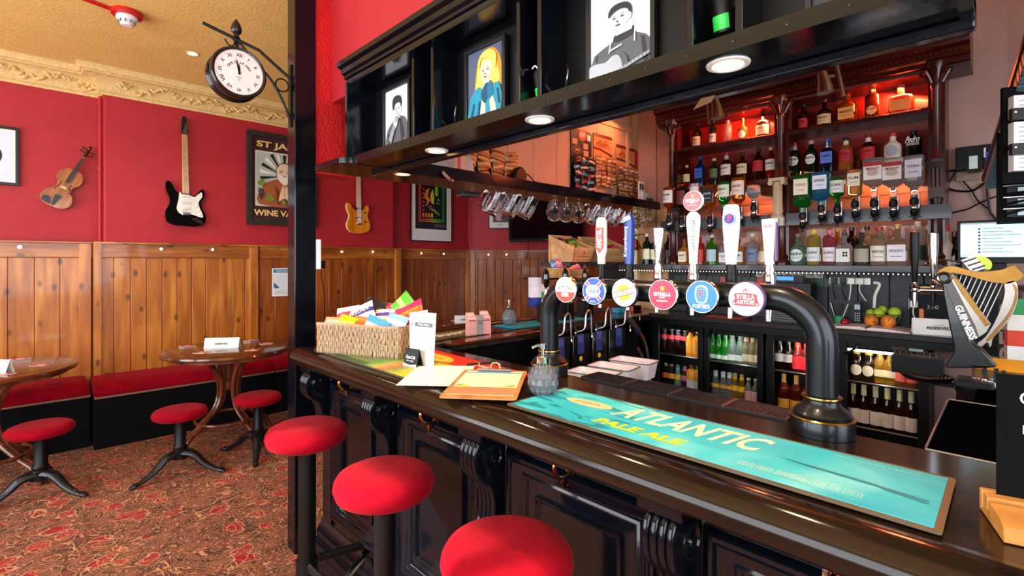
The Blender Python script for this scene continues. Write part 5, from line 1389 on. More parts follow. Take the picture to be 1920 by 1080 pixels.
# wall speaker and its lead
q = aY(878, 356, 5.30)
t = thing('wall_speaker', 'dark grey box loudspeaker hanging in the corner under the soffit', 'loudspeaker', (q.x, 5.30, q.z + .06), -.2)
mb = MB(); mb.box((-.13, -.1, -.13), (.13, .1, .20), C('34363a', .6)); mb.build('cabinet', t, bevel=.008)
mb = MB(); mb.box((-.135, -.105, -.155), (.135, .1, -.13), C('6c6e70', .6)); mb.build('base_plate', t, bevel=.004)
mb = MB(); mb.box((-.03, .1, 0), (.03, .42, .04), blackd); mb.build('bracket', t)
mb = MB(); q = aY(880, 376, 5.69); q1 = aY(880, 462, 5.69); mb.tube([(q.x, 5.69, q.z), (q.x - .01, 5.69, (q.z + q1.z) / 2), (q.x, 5.69, q1.z)], .009, C('c83038'), 6); o = mb.build('speaker_lead'); tag(o, 'thin red painted lead running down the corner below the loudspeaker', 'cable')

# double sided station clock on its bracket
ct = aD(441, 142, 2.345); CX = ct.x; CYk = 2.617; CZ = aY(441, 142, CYk).z
ct = aY(443, 141, CYk); CX, CZ = ct.x, ct.z
t = thing('station_clock', 'round black double-sided station clock reading nearly twelve, on a scrolled iron bracket', 'clock', (CX, CYk, CZ))
R0 = .122
mb = MB(); mb.lathe([(.0001, -.045), (.104, -.045), (.106, -.050), (.114, -.052), (.121, -.046), (.122, -.036), (.118, -.030), (.112, -.026), (.112, .026), (.118, .030), (.122, .036), (.121, .046), (.114, .052), (.106, .050), (.104, .045), (.0001, .045)], M('clock_black_metal', '15171c', .28, .4, coat=.4), 64, axis='Y'); mb.build('case', t, angle=30)
mb = MB(); mb.prism(ell(0, 0, .1035, .1035, 56), -.0468, -.0455, C('f0e6e4', .5), 'XZ')
for i in range(60): a = 2 * PI * i / 60; mb.prism([(.094 * math.sin(a - .006), .094 * math.cos(a - .006)), (.094 * math.sin(a + .006), .094 * math.cos(a + .006)), (.097 * math.sin(a + .006), .097 * math.cos(a + .006)), (.097 * math.sin(a - .006), .097 * math.cos(a - .006))], -.0474, -.047, ink, 'XZ')
for i, n_ in enumerate(('XII', 'I', 'II', 'III', 'IV', 'V', 'VI', 'VII', 'VIII', 'IX', 'X', 'XI')):
    a = 2 * PI * i / 12; mb.text(n_, .022, (.081 * math.sin(a), -.0478, .081 * math.cos(a)), ink, xf=XF_WALL @ Matrix.Rotation(-a, 4, 'Z'), bold=.0004)
s_ = 'CAFE DE LA GARE'
for i, c_ in enumerate(s_):
    a = math.radians(-62 + 124 * i / (len(s_) - 1))
    if c_ != ' ': mb.text(c_, .0155, (.052 * math.sin(a), -.0479, .052 * math.cos(a) - .004), ink, xf=XF_WALL @ Matrix.Rotation(-a, 4, 'Z'), bold=.0003)
mb.text('PARIS', .0095, (0, -.0479, -.024), ink); mb.text('1887', .007, (0, -.0479, -.036), ink); mb.build('dial', t)
mb = MB()
for a, l, w in ((math.radians(-13), .068, .004), (math.radians(-3), .045, .005)):
    c_, d_ = math.cos(a), math.sin(a); mb.prism([(-w * c_ - .01 * d_, w * d_ - .01 * c_), (w * c_ - .01 * d_, -w * d_ - .01 * c_), (w * .9 * c_ + l * .5 * d_, -w * .9 * d_ + l * .5 * c_), (l * d_, l * c_), (-w * .9 * c_ + l * .5 * d_, w * .9 * d_ + l * .5 * c_)], -.0500, -.0492, ink, 'XZ')
mb.lathe([(.0001, -.052), (.006, -.051), (.006, -.048)], ink, 12, axis='Y'); mb.build('hands', t)
mb = MB(); mb.lathe([(.1035, -.049), (.1045, -.0515), (.106, -.049), (.1035, -.049)], chrome, 56, axis='Y'); mb.build('inner_bezel', t)
mb = MB(); mb.box((-.128, -.02, -.01), (-.118, .02, .018), M('clock_black_metal')); mb.build('hinge', t)
px0 = .969 - CX
iron = M('wrought_iron', '16161a', .4, .5)
mb = MB()
mb.tube([(-.14, 0, .205), (px0 * .4, 0, .150), (px0, 0, .045)], .006, iron, 6, flat=1.3)
mb.tube(smooth2([(px0, 0, -.19), (px0 - .03, 0, -.10), (px0 - .10, 0, .02), (px0 - .20, 0, .105), (.04, 0, .135), (.01, 0, .16), (.005, 0, .135)], 6, False), .005, iron, 6, flat=1.3)
ring = [(px0 - .045 + .032 * math.cos(a), 0, .005 + .032 * math.sin(a)) for a in [2 * PI * i / 20 for i in range(20)]]; mb.tube(ring, .004, iron, 6, closed=True)
mb.tube(smooth2([(-.10, 0, .19), (-.05, 0, .185), (-.01, 0, .165), (-.012, 0, .14), (-.03, 0, .135), (-.05, 0, .16)], 4, False), .0035, iron, 6)
mb.tube([(0, 0, .11), (0, 0, .185)], .005, iron, 6)
mb.box((px0 - .007, -.011, -.20), (px0 - .001, .011, .12), iron)
mb.tube(smooth2([(px0 - .004, 0, .045), (px0 + .0, -.03, .03), (px0 - .004, -.055, .0)], 4, False), .004, iron, 6)
mb.build('bracket', t)
mb = MB(); mb.lathe([(.0001, .175), (.018, .178), (.012, .19), (.012, .196), (.022, .205), (.025, .222), (.018, .245), (.006, .265), (.0001, .272)], M('clock_black_metal'), 20); mb.build('finial', t)

# smoke detector and its red conduit, ceiling spot
q = aZ(238, 22, CEIL)
t = thing('smoke_detector', 'white smoke detector on a red mounting base on the ochre ceiling', 'smoke detector', q)
mb = MB(); mb.lathe([(.0001, 0), (.085, 0), (.088, -.008), (.085, -.030), (.06, -.034), (.0001, -.034)], C('c81818', .35), 36); mb.build('mounting_base', t)
mb = MB(); mb.lathe([(.058, -.03), (.060, -.05), (.052, -.062), (.040, -.066), (.038, -.085), (.028, -.094), (.0001, -.095)], whiteg, 32)
for k_ in range(10):
    a = 2 * PI * k_ / 10; mb.cb((.046 * math.cos(a), .046 * math.sin(a), -.072), (.006, .006, .02), grey)
mb.build('sensor_head', t)
q2 = aZ(140, -12, CEIL); mb = MB(); mb.tube([(q.x - .08, q.y + .0, CEIL - .012), (q2.x, q2.y, CEIL - .012), (q2.x * 2 - q.x, q2.y * 2 - q.y, CEIL - .012)], .012, C('c81818', .35), 10); o = mb.build('conduit'); tag(o, 'red round conduit leading along the ceiling to the smoke detector', 'conduit')
q = aZ(361, 100, CEIL)
t = thing('ceiling_spotlight', 'small bright recessed spotlight in the ochre ceiling left of the clock', 'light', q)
mb = MB(); mb.lathe([(.045, .0), (.045, -.004), (.036, -.006), (.032, -.001)], cream, 28); mb.build('trim_ring', t)
mb = MB(); mb.lathe([(.0001, -.003), (.030, -.002), (.032, 0)], M('bright_lens', 'ffffff', .3, emit='ffe8c0', estr=30), 24); mb.build('lens', t)
lamp('ceiling_beam', 'SPOT', (q.x, q.y, q.z - .02), 25, (1, .86, .66), spot_size=2.2, spot_blend=.8, shadow_soft_size=.04)
# light switch block on the post
q = aY(599, 478, 2.56)
t = thing('switch_box', 'tall white plastic box fixed to the side of the black post', 'switch', (1.089, 2.60, 1.5))
mb = MB(); zc0 = aY(599, 505, 2.58).z; zc1 = aY(599, 449, 2.58).z; mb.box((-.010, -.035, zc0 - 1.5), (.016, .035, zc1 - 1.5), whiteg); mb.build('casing', t, bevel=.004)
mb = MB(); mb.cyl(.006, -.018, -.014, grey, axis='X', at=(.034, 0, -.0)); mb.build('button', t)
mb = MB(); mb.box((.016, -.02, zc0 - 1.5 + .005), (.045, .02, zc0 - 1.5 + .045), blackd); mb.tube(smooth2([(.03, 0, zc0 - 1.5), (.034, .0, zc0 - 1.56), (.045, 0, -.16), (.05, 0, -.33)], 4, False), .0022, blackd, 5); mb.build('plug', t)
# ================================================================== THE BACK COUNTER AND BACK BAR
XC = 3.42                  # front plane of the back counter and its fridges
BCT = 1.105                # its worktop
YC0, YC1 = .10, 1.90
t = thing('back_counter', 'black back counter over the bottle fridges beneath the spirits display', 'counter', (XC, (YC0 + YC1) / 2, 0))
yc = (YC0 + YC1) / 2; hc = (YC1 - YC0) / 2
mb = MB(); mb.box((-.03, -hc - .1, BCT - .035), (.30, hc + .06, BCT), M('back_worktop', '2a2624', .25, coat=.3)); mb.build('worktop', t, bevel=.006)
mb = MB(); mb.box((-.02, -hc - .1, BCT - .075), (.30, hc + .06, BCT - .036), blackm); mb.build('apron', t)
mb = MB()
n = 12
for i in range(n): y0 = -hc - .06 + (2 * hc + .12) * i / n; mb.box((.285, y0 + .002, BCT), (.30, y0 + (2 * hc + .12) / n - .002, 1.44), M('dark_blue_black_boards', '1c2026', .5, var=.3, bump=.2, bscale=30))
mb.build('splashback_boards', t, bevel=.003)
mb = MB()
for i in range(22):
    y0 = hc - .0 - i * .052; mb.box((.278, y0 - .048, 1.335), (.285, y0, 1.385), C('b84a3c') if i % 5 == 2 else C('20382c'))
for i in range(9):
    y0 = hc - .62 - i * .046; mb.box((.276, y0 - .044, 1.39), (.284, y0, 1.425), C('c8c4b8')); mb.tube(smooth2([(.275, y0 - .036, 1.395), (.275, y0 - .03, 1.415), (.275, y0 - .02, 1.40), (.275, y0 - .01, 1.418)], 3, False), .0025, C('4c4c48'), 4)
mb.build('tile_band', t)

lightstrip = M('fridge_light', 'f4f8ff', .3, emit='e4ecff', estr=3.0)
def fridge(px0, px1, gx0, gx1, ztop, label, badge=True, strip=True):
    y1 = aX(px0, 490, XC).y; y0 = aX(px1, 490, XC).y; w = y1 - y0; cy = (y0 + y1) / 2
    t = thing('bottle_fridge', label, 'fridge', (XC, cy, .13), RZX, 'glass fronted bottle fridges')
    Z0 = .13; H = 1.03 - Z0; ga = -(aX(gx0, 490, XC).y - cy); gb = -(aX(gx1, 490, XC).y - cy)
    g0 = .25 ; g1 = ztop - Z0; h = w / 2 - .003
    mb = MB(); D_ = .30
    mb.box((-h, .02, 0), (-h + .02, D_, H), blackm); mb.box((h - .02, .02, 0), (h, D_, H), blackm); mb.box((-h, .02, 0), (h, D_, .10), blackm); mb.box((-h, .02, H - .04), (h, D_, H), blackm); mb.box((-h, D_ - .015, 0), (h, D_, H), C('20201e')); mb.build('cabinet', t)
    mb = MB(); mb.box((-h, 0, .10), (ga, .02, H), blackm); mb.box((gb, 0, .10), (h, .02, H), blackm); mb.box((ga, 0, g1), (gb, .02, H), blackm); mb.box((ga, 0, .10), (gb, .02, g0), blackm)
    d = mb.build('door', t, bevel=.003)
    mb = MB(); mb.box((ga - .004, .004, g0 - .004), (gb + .004, .008, g1 + .004), M('fridge_pane', 'ffffff', .0, trans=1.0, ior=1.05, var=0)); mb.build('pane', d)
    mb = MB(); mb.tube(smooth2([(ga + (gb - ga) * .75, -.002, g1 + .02), (ga + (gb - ga) * .80, -.022, g1 - .02), (gb + .01, -.004, g1 - .05)], 5, False), .006, blackm, 6) if not badge else mb.tube(smooth2([(ga - .01, -.004, g1 - .05), (ga + .04, -.024, g1 - .01), (ga + .06, -.002, g1 + .03)], 5, False), .006, blackm, 6)
    mb.build('handle', d)
    if badge:
        mb = MB(); mb.box((gb - .04, -.002, g1 + .008), (gb + .02, 0, g1 + .030), C('a8c8b4')); mb.text('Autonumis', .014, (gb - .085, -.001, g1 + .018), C('8c8478')); mb.build('thermometer', d)
    mb = MB()
    if strip: mb.box((ga, .022, g1 - .03), (gb, .035, g1 - .008), lightstrip); mb.build('light_strip', t)
    return t, cy, ga, gb, y0, y1
fr = []
FR = [(1222, 1318, 1236, 1308, 1.02, 'left-hand bottle fridge holding cola and orange juice'),
      (1319, 1431, 1329, 1419, 1.02, 'second bottle fridge, full of green and clear mixer bottles'),
      (1435, 1562, 1451, 1548, 1.02, 'third bottle fridge, half hidden by the right font leg'),
      (1563, 1742, 1588, 1722, 1.005, 'right-hand bottle fridge with rows of lager bottles')]
SHZ = [.80, .54, .30]
for i, (a, b, c, d, zt, lb) in enumerate(FR):
    f = fridge(a, b, c, d, zt, lb, badge=i in (1, 3)); fr.append(f)
    for z in (SHZ[0], SHZ[1]):
        mb = MB(); y0_, y1_ = f[4], f[5]; ww = (y1_ - y0_) / 2 - .03
        for k_ in range(6): mb.tube([(-ww, .04 + .04 * k_, z - .13 - .003), (ww, .04 + .04 * k_, z - .13 - .003)], .0025, steel, 5)
        mb.tube([(-ww, .03, z - .13 - .004), (ww, .03, z - .13 - .004)], .004, steel, 6); mb.build('wire_shelf', f[0])
    area('fridge_lamp', (XC + .035, f[1], zt - .035), (.35, 0, -1), .02, .3, 2.6 if i != 3 else 2.0, (.93, .96, 1.0) if i < 2 else (1, .85, .7)).rotation_euler.z += 0

# ------------------------------------------------------------------ bottles
PROF = {
 'wine': [(.0, 1, 0), (.04, 1, 0), (.62, 1, 0), (.70, .85, 0), (.76, .50, 0), (.80, .36, 0), (.98, .34, 0), (1, .34, 0)],
 'spirit': [(.0, .97, 0), (.03, 1, 0), (.60, 1, 0), (.67, .88, 0), (.73, .55, 0), (.78, .38, 0), (.98, .36, 0), (1, .36, 0)],
 'squat': [(.0, .96, 0), (.04, 1, 0), (.52, 1, 0), (.60, .9, 0), (.66, .5, 0), (.70, .30, 0), (.98, .28, 0), (1, .28, 0)],
 'round': [(.0, .8, 0), (.06, 1, 0), (.34, 1.03, 0), (.50, .95, 0), (.62, .62, 0), (.70, .32, 0), (.98, .28, 0), (1, .28, 0)],
 'beer': [(.0, .96, 0), (.03, 1, 0), (.54, 1, 0), (.64, .82, 0), (.76, .48, 0), (.97, .42, 0), (1, .44, 0)],
 'cone': [(.0, .95, 0), (.04, 1, 0), (.28, 1, 0), (.55, .78, 0), (.82, .48, 0), (.97, .44, 0), (1, .46, 0)],
 'straight': [(.0, .97, 0), (.03, 1, 0), (.76, 1, 0), (.82, .8, 0), (.86, .40, 0), (.98, .38, 0), (1, .38, 0)],
}
def bottle(loc_, h, r, kind, glass_, cap, lab, label, group=None, text=None, tcol='202020', sq=None, capf=.10, inv=False, rz=RZX, round_label=False, name='spirits_bottle', cat='bottle', neck=None, lz=None):
    t = thing(name, label, cat, loc_, rz, group)
    prof = PROF[kind]; gm = glass_ if not isinstance(glass_, str) else G(glass_)
    pts = [(.0001, 0)] + [(r * k, h * f) for f, k, _ in prof if f <= 1 - capf + 1e-6 or True][:-1] + [(.0001, h * .985)]
    flip = Matrix.Translation((0, 0, h)) @ Matrix.Rotation(PI, 4, 'X') if inv else Matrix.Identity(4)
    mb = MB().xf(flip); mb.lathe(pts, gm, 18, sq=sq); mb.build('glass_body', t, angle=50)
    nr = r * prof[-2][1]
    cm = C(cap, .35) if isinstance(cap, str) else cap
    if cm is not None and not inv:
        mb = MB(); mb.lathe([(nr * 1.12, h * (1 - capf)), (nr * 1.15, h * (1 - capf) + .002), (nr * 1.15, h - .002), (nr * 1.0, h), (.0001, h)], cm, 14); mb.build('cap', t)
    if inv:
        # optic measure clipped under the neck (local z < 0)
        mb = MB(); mb.lathe([(.0001, .02), (.014, .02), (.016, .0), (.020, -.004), (.020, -.030), (.015, -.034), (.015, -.058), (.018, -.062), (.016, -.085), (.007, -.095), (.006, -.115), (.0001, -.115)], blackm, 14)
        mb.lathe([(.0162, -.036), (.0175, -.038), (.0175, -.056), (.0162, -.058)], chrome, 14); mb.box((-.024, -.004, -.098), (.024, .004, -.092), blackm); mb.box((.018, .0, -.05), (.022, .03, .03), steel)
        mb.build('optic_measure', t)
    if neck:
        mb = MB().xf(flip); zz = 1 - capf; mb.lathe([(r * .52, h * .74), (nr * 1.14, h * .80), (nr * 1.10, h * zz)], C(neck, .35), 14); mb.build('neck_label', t)
    if lab:
        z0, z1 = lz or ((.12, .46) if kind != 'wine' else (.16, .48))
        zc = h * (z0 + z1) / 2; lm = C(lab, .5)
        if inv: Z0, Z1 = h * (1 - z1), h * (1 - z0); zc = (Z0 + Z1) / 2
        else: Z0, Z1 = h * z0, h * z1
        mb = MB()
        rr = r * 1.018
        if sq:
            w = r * .82; ys = -r * 1.02
            if round_label: mb.prism(ell(0, zc, w * .85, w * .85, 20), ys - .0012, ys, lm, 'XZ')
            else: mb.box((-w, ys - .001, Z0), (w, ys + .001, Z1), lm)
        else:
            A0, A1 = (-PI / 2 - 1.15, -PI / 2 + 1.15)
            if round_label:
                rad = min((Z1 - Z0) / 2, r * .85); n = 12; vs = []; fs = []
                for i in range(n + 1):
                    u = -1 + 2 * i / n; hh = rad * math.sqrt(max(0, 1 - u * u)) + .0001; a = -PI / 2 + u * rad / r
                    vs += [(rr * math.cos(a), rr * math.sin(a), zc - hh), (rr * math.cos(a), rr * math.sin(a), zc + hh)]
                for i in range(n): fs.append((2 * i, 2 * i + 2, 2 * i + 3, 2 * i + 1))
                mb.add(vs, fs, lm)
            else: mb.lathe([(rr, Z0), (rr, Z1)], lm, 12, a0=A0, a1=A1)
            ys = -rr - .0005
        if text:
            tw = r * 1.25
            mb.text(text, .02, (0, ys - .0025, zc + (Z1 - Z0) * .12), C(tcol), width=tw, bold=.0003)
            mb.box((-tw * .4, ys - .0018, zc - (Z1 - Z0) * .22), (tw * .4, ys - .0012, zc - (Z1 - Z0) * .19), C(tcol))
        mb.build('label', t)
    return t
def at_shelf(px_, ytop, X, zb): 
    q = aX(px_, ytop, X); return (X, q.y, zb), q.z - zb
DKG = G('102014', .3); DKB = G('1c0c06', .3); CLR = M('bottle_clear', 'f4f6f6', .03, trans=.9, var=0, ior=1.3); AMB = G('a84c10', .6); AML = G('d88c30', .7); BRN = G('4a1a08', .4); GRN = G('148028', .7); RUM = G('2a0e08', .3)
REDL = G('8c1008', .6)
# top shelf, X 3.56
T1 = 2.335; R1 = [
 (1307, 230, .032, 'spirit', BRN, '1a1412', 'd8c8a0', 'OLD', 'whisky bottle with cream label, leftmost on the top shelf', None, 0),
 (1337, 226, .026, 'wine', DKG, '2a1a14', 'e8e0d4', 'GIN', 'slim dark bottle with white label on the top shelf, second from left', None, 0),
 (1365, 226, .026, 'straight', CLR, '9a8a80', None, None, 'slim clear etched bottle on the top shelf', None, 0),
 (1393, 222, .034, 'squat', AMB, '7a3a1c', 'e8dcc4', None, 'bottle with a round cream label on the top shelf left bay', None, 1),
 (1431, 208, .045, 'squat', RUM, '602010', 'f0e0c8', "WOOD'S", "broad dark rum bottle at the right of the left bay top shelf", None, 0),
 (1506, 196, .030, 'spirit', DKB, '140c0a', 'd02838', 'VIN', 'small dark bottle with a red label, leftmost in the right bay top shelf', None, 0),
 (1546, 187, .040, 'squat', RUM, '5a2010', 'f4c898', "WOOD'S", "dark rum bottle with peach label on the right bay top shelf", None, 0),
 (1589, 170, .048, 'squat', AMB, '1c0c0a', 'f0a858', "MAKER'S", "square shouldered bottle with a wide orange label on the right bay top shelf", 5, 0),
 (1636, 168, .036, 'straight', BRN, 'b89878', 'f4c088', 'JAGARI', 'dark bottle with round label and tall neck badge on the right bay top shelf', 5, 1),
 (1690, 160, .058, 'squat', G('c8603c', .8), 'a06040', 'f09048', None, 'broad glass decanter bottle at the right end of the top shelf', 4, 0)]
for (px_, yt, r, k, g, cp_, lb_, tx, lab, sq, rl) in R1:
    p, h = at_shelf(px_, yt, 3.56, T1); bottle(p, h, r, k, g, cp_, lb_, lab, 'bottles on the top shelf', tx, sq=sq, round_label=bool(rl))
# second shelf, X 3.56
T2 = 2.045; R2 = [
 (1288, 310, .030, 'wine', G('601008', .5), 'e8c8a0', 'e8c890', None, 'red liqueur bottle with a cream neck, leftmost on the second shelf', None, 0, None),
 (1313, 294, .034, 'spirit', G('102850', .4), '3a5cb8', '3c68c0', 'SKYY', 'blue capped bottle with blue label in the left bay second shelf', 4, 0, None),
 (1339, 297, .032, 'spirit', G('1c3018', .4), 'd0c8a0', '5c7048', None, 'dark green bottle with gold topped neck on the second shelf', None, 0, None),
 (1362, 286, .038, 'wine', RUM, 'b02038', 'f0e0d4', 'LBV', 'port bottle with pink cap and pale label on the second shelf', None, 0, 'c8c0b8'),
 (1392, 286, .038, 'spirit', BRN, '1c100c', 'e8d0a8', 'RYE', 'brown whiskey bottle with a sand label on the second shelf', None, 0, None),
 (1422, 278, .036, 'wine', RUM, '1a0c0c', 'b82830', None, 'tall dark wine bottle with a red label on the second shelf', None, 0, None),
 (1446, 276, .036, 'spirit', G('a01810', .5), 'e8c898', 'f4ece0', 'CAMPARI', 'red aperitif bottle with white label at the right of the left bay second shelf', None, 0, None),
 (1490, 268, .036, 'wine', DKG, 'b02828', 'f0e4e0', 'MARTINI', 'dark vermouth bottle with round white label and red cap, right of the middle column', None, 1, 'c0a8a0'),
 (1521, 264, .037, 'wine', DKG, 'c8b0a8', 'f4eae4', 'MARTINI', 'dark vermouth bottle with round white label, second in the right bay', None, 1, None),
 (1552, 261, .038, 'spirit', G('10182c', .3), '3c6ce0', '5c80e0', 'LAMBTS', 'dark bottle with blue cap and blue label in the right bay', 4, 0, 'c0d0f0'),
 (1586, 258, .038, 'wine', G('c87830', .6), '1c1414', 'c02030', 'CINZANO', 'pale vermouth bottle with red label in the right bay', None, 0, 'e8dcc8'),
 (1628, 252, .038, 'wine', RUM, '7a1420', 'd02030', 'CINZANO', 'dark vermouth bottle with red label in the right bay', None, 0, 'e8dcd0'),
 (1674, 250, .042, 'spirit', C('ecd8c8', .3), 'd83028', 'a8a8b8', None, 'opaque white bottle with a red cap and silver disc', None, 1, None),
 (1713, 246, .037, 'straight', G('0c0c10', .1), '0c0c10', None, None, 'black bottle with white script neck at the right end of the second shelf', None, 0, None)]
for (px_, yt, r, k, g, cp_, lb_, tx, lab, sq, rl, nk) in R2:
    p, h = at_shelf(px_, yt, 3.57, T2)
    b_ = bottle(p, h, r, k, g, cp_, lb_, lab, 'bottles on the second shelf', tx, sq=sq, round_label=bool(rl), neck=nk, lz=(.30, .62) if lb_ else None)
    if px_ == 1713:
        mb = MB(); mb.text('Pedro', .05, (0, -.039, h * .72), white, shear=.3, width=.06, bold=.001); mb.text('Ximenez', .03, (0, -.039, h * .60), white, shear=.3, width=.06); mb.build('lettering', b_)
# inverted bottles on the optics, X 3.37 ; (px, y of top, y of neck bottom, r)
R3 = [
 (1254, 352, 408, .040, 'squat', G('a03c10', .6), 'f0ece4', 'RUM', 'inverted amber spiced rum bottle, leftmost on the optics', None, '801818'),
 (1278, 352, 412, .036, 'squat', DKB, '6c2020', None, 'inverted dark rum bottle, second from left on the optics', None, None),
 (1303, 344, 410, .036, 'spirit', CLR, 'ece4e0', 'VODKA', 'inverted clear bottle with white and red label on the optics behind the pink disc', None, 'a02020'),
 (1331, 348, 410, .042, 'squat', AMB, '16181c', 'JACK', 'inverted square bottle with black label on the left optics', 5, 'e8e8e8'),
 (1358, 342, 396, .042, 'spirit', GRN, 'e8e4cc', 'JAMESON', 'inverted green whiskey bottle with cream label on the left optics', None, '2c3c2c'),
 (1385, 334, 396, .044, 'spirit', AMB, 'f0d8c8', 'GROUSE', 'inverted amber bottle with a grouse label on the left optics', None, '702020'),
 (1413, 348, 385, .040, 'round', CLR, None, None, 'inverted round clear bottle, rightmost of the left optics', None, None),
 (1505, 330, 400, .046, 'straight', GRN, 'f0e8cc', "GORDON'S", "inverted green gin bottle with cream band, leftmost of the right optics", 5, 'a07850'),
 (1540, 324, 386, .044, 'straight', G('38a8e0', .85), 'e4eef4', 'SAPPHIRE', 'inverted pale blue gin bottle on the right optics', 6, '205080'),
 (1570, 334, 388, .038, 'squat', GRN, 'ecece8', 'GIN', 'inverted rounded green bottle with white band on the right optics', None, '404848'),
 (1603, 320, 378, .036, 'straight', G('e0b870', .8), 'f0e8d4', 'RUM', 'inverted slim bottle with a long cream label on the right optics', 4, '2c2c2c'),
 (1639, 298, 376, .050, 'squat', CLR, 'f2ecea', 'SMIRNOFF', 'inverted large clear vodka bottle with crest, the left of two', 6, 'a81820'),
 (1675, 298, 376, .050, 'squat', CLR, 'f4eeec', 'SMIRNOFF', 'inverted large clear vodka bottle with crest, the right of two', 6, 'a81820'),
 (1714, 293, 372, .042, 'spirit', CLR, 'dcdcec', 'VODKA', 'inverted clear vodka bottle, rightmost on the optics', 6, '403040')]
for (px_, yt, yb, r, k, g, lb_, tx, lab, sq, tcl) in R3:
    q = aX(px_, yt, 3.36); q2 = aX(px_, yb, 3.36)
    b_ = bottle((3.36, q.y, q2.z), q.z - q2.z, r, k, g, None, lb_, lab, 'inverted bottles on the optics', tx, sq=sq, inv=True, tcol=tcl or '202020', lz=(.10, .52))
    if tx == 'SMIRNOFF':
        mb = MB(); h_ = q.z - q2.z; mb.box((-.041, -.0530, h_ * .80), (.041, -.0522, h_ * .90), C('a81820')); mb.prism(smooth2([(-.022, h_ * .60), (0, h_ * .57), (.022, h_ * .60), (.020, h_ * .72), (-.020, h_ * .72)], 3), -.0535, -.0525, C('c8b4a8'), 'XZ'); mb.build('crest', b_)
# bottom shelf, X 3.50
T4 = 1.478; R4 = [
 (1283, 448, .036, 'squat', AML, '7a1c1c', 'f0e4c4', "HARVEY'S", 'small amber bottle with cream label on the bottom shelf, left of the pink disc handle', 5, 0),
 (1313, 440, .030, 'wine', G('a82820', .5), 'c02828', 'c83838', None, 'red liqueur bottle on the bottom shelf behind the first white handle', None, 0),
 (1335, 440, .036, 'wine', G('3c8c20', .7), 'c8c8b0', 'b8d0e0', None, 'green bottle with pale strip label on the bottom shelf', None, 0),
 (1360, 452, .036, 'straight', CLR, 'd0d0cc', 'ececec', 'GIN', 'clear bottle with a white banded label on the bottom shelf', 5, 0),
 (1384, 448, .038, 'spirit', AML, '3a2416', 'e4e4ec', 'RUM', 'amber rum bottle on the bottom shelf right of the handle with the F badge', None, 0),
 (1411, 438, .038, 'spirit', CLR, 'd8c8a8', '7080a0', 'TEQUILA', 'clear bottle with a slate blue label on the bottom shelf', None, 0),
 (1434, 446, .034, 'spirit', G('e8c890', .8), 'b8b0a0', 'ecd8b8', None, 'pale straw bottle on the bottom shelf beside the rightmost tap handle', None, 0),
 (1496, 438, .046, 'round', G('a8d8b8', .85), '806858', 'dfe6ea', 'GIN', 'rounded green glass gin bottle with a round label on the bottom shelf', None, 1),
 (1526, 431, .038, 'straight', G('f0e070', .85), 'f0c818', 'e4ecf0', 'GIN', 'lemon gin bottle with a yellow cap on the bottom shelf', None, 0),
 (1556, 431, .038, 'straight', G('e87888', .85), 'd87088', 'f0e8ec', 'GIN', 'pink gin bottle on the bottom shelf', None, 0),
 (1583, 436, .041, 'squat', CLR, '1c1c20', 'eceae4', None, 'square gin bottle with white label and black window mark', 6, 0),
 (1616, 436, .038, 'squat', G('504c40', .4), '1a1814', 'a8a490', None, 'dark faceted bottle with tarnished label on the bottom shelf', None, 0),
 (1649, 425, .044, 'spirit', G('f0e0c0', .9), 'c82020', 'f0e8d8', 'MOUNT GAY', 'rum bottle with white label and a red cap on the bottom shelf', None, 0),
 (1683, 421, .050, 'squat', G('e8d8c0', .9), 'e8b868', 'ece8ec', "WOOD'S", 'broad square bottle with white label and cork cap on the bottom shelf', 6, 0)]
for (px_, yt, r, k, g, cp_, lb_, tx, lab, sq, rl) in R4:
    p, h = at_shelf(px_, yt, 3.47, T4); b_ = bottle(p, h, r, k, g, cp_, lb_, lab, 'bottles on the bottom shelf', tx, sq=sq, round_label=bool(rl), lz=(.10, .50))
    if px_ == 1583:
        mb = MB()
        for a in (-1, 1):
            for b in (-1, 1): mb.prism(ell(.012 + a * .007, h * .33 + b * .008, .0062, .007, 8), -.0445, -.0435, ink, 'XZ')
        mb.build('clover_mark', b_)
R5 = [(1570, 428, .034, 'spirit', AML, 'd09030', 'e89838', 'amber bottle with an orange label in the back row of the bottom shelf'),
      (1597, 426, .036, 'spirit', DKB, '2a2018', '30303c', 'dark bottle in the back row between the square gin and the faceted bottle'),
      (1626, 424, .034, 'spirit', G('e0c890', .8), '2c2018', 'e8d8b0', 'straw coloured bottle in the back row left of the red capped rum'),
      (1657, 424, .030, 'spirit', CLR, 'e8e4e4', 'e4dcd4', 'white capped bottle in the back row right of the red capped rum'),
      (1722, 416, .036, 'straight', CLR, 'e0d4c8', '2c3c34', 'clear bottle in the back row at the right end of the bottom shelf'),
      (1253, 440, .030, 'wine', DKB, '8c1c1c', '282c3c', 'dark bottle with red cap left of the left turned column')]
for (px_, yt, r, k, g, cp_, lb_, lab) in R5:
    p, h = at_shelf(px_, yt, 3.575, T4); bottle(p, h, r, k, g, cp_, lb_, lab, 'back row bottles on the bottom shelf')
for (px_, yt, g, cp_, lb_, lab) in ((1213, 438, DKG, 'f0e0b8', 'f4ecc8', 'white wine bottle with a cream label left of the back bar'), (1228, 440, DKG, 'f4e8c0', 'f8f0d4', 'second cream labelled wine bottle beside it, just behind the chrome handle')):
    p, h = at_shelf(px_, yt, 3.52, T4); bottle(p, h, .034, 'wine', g, cp_, lb_, lab, 'wine bottles left of the back bar', lz=(.16, .50))
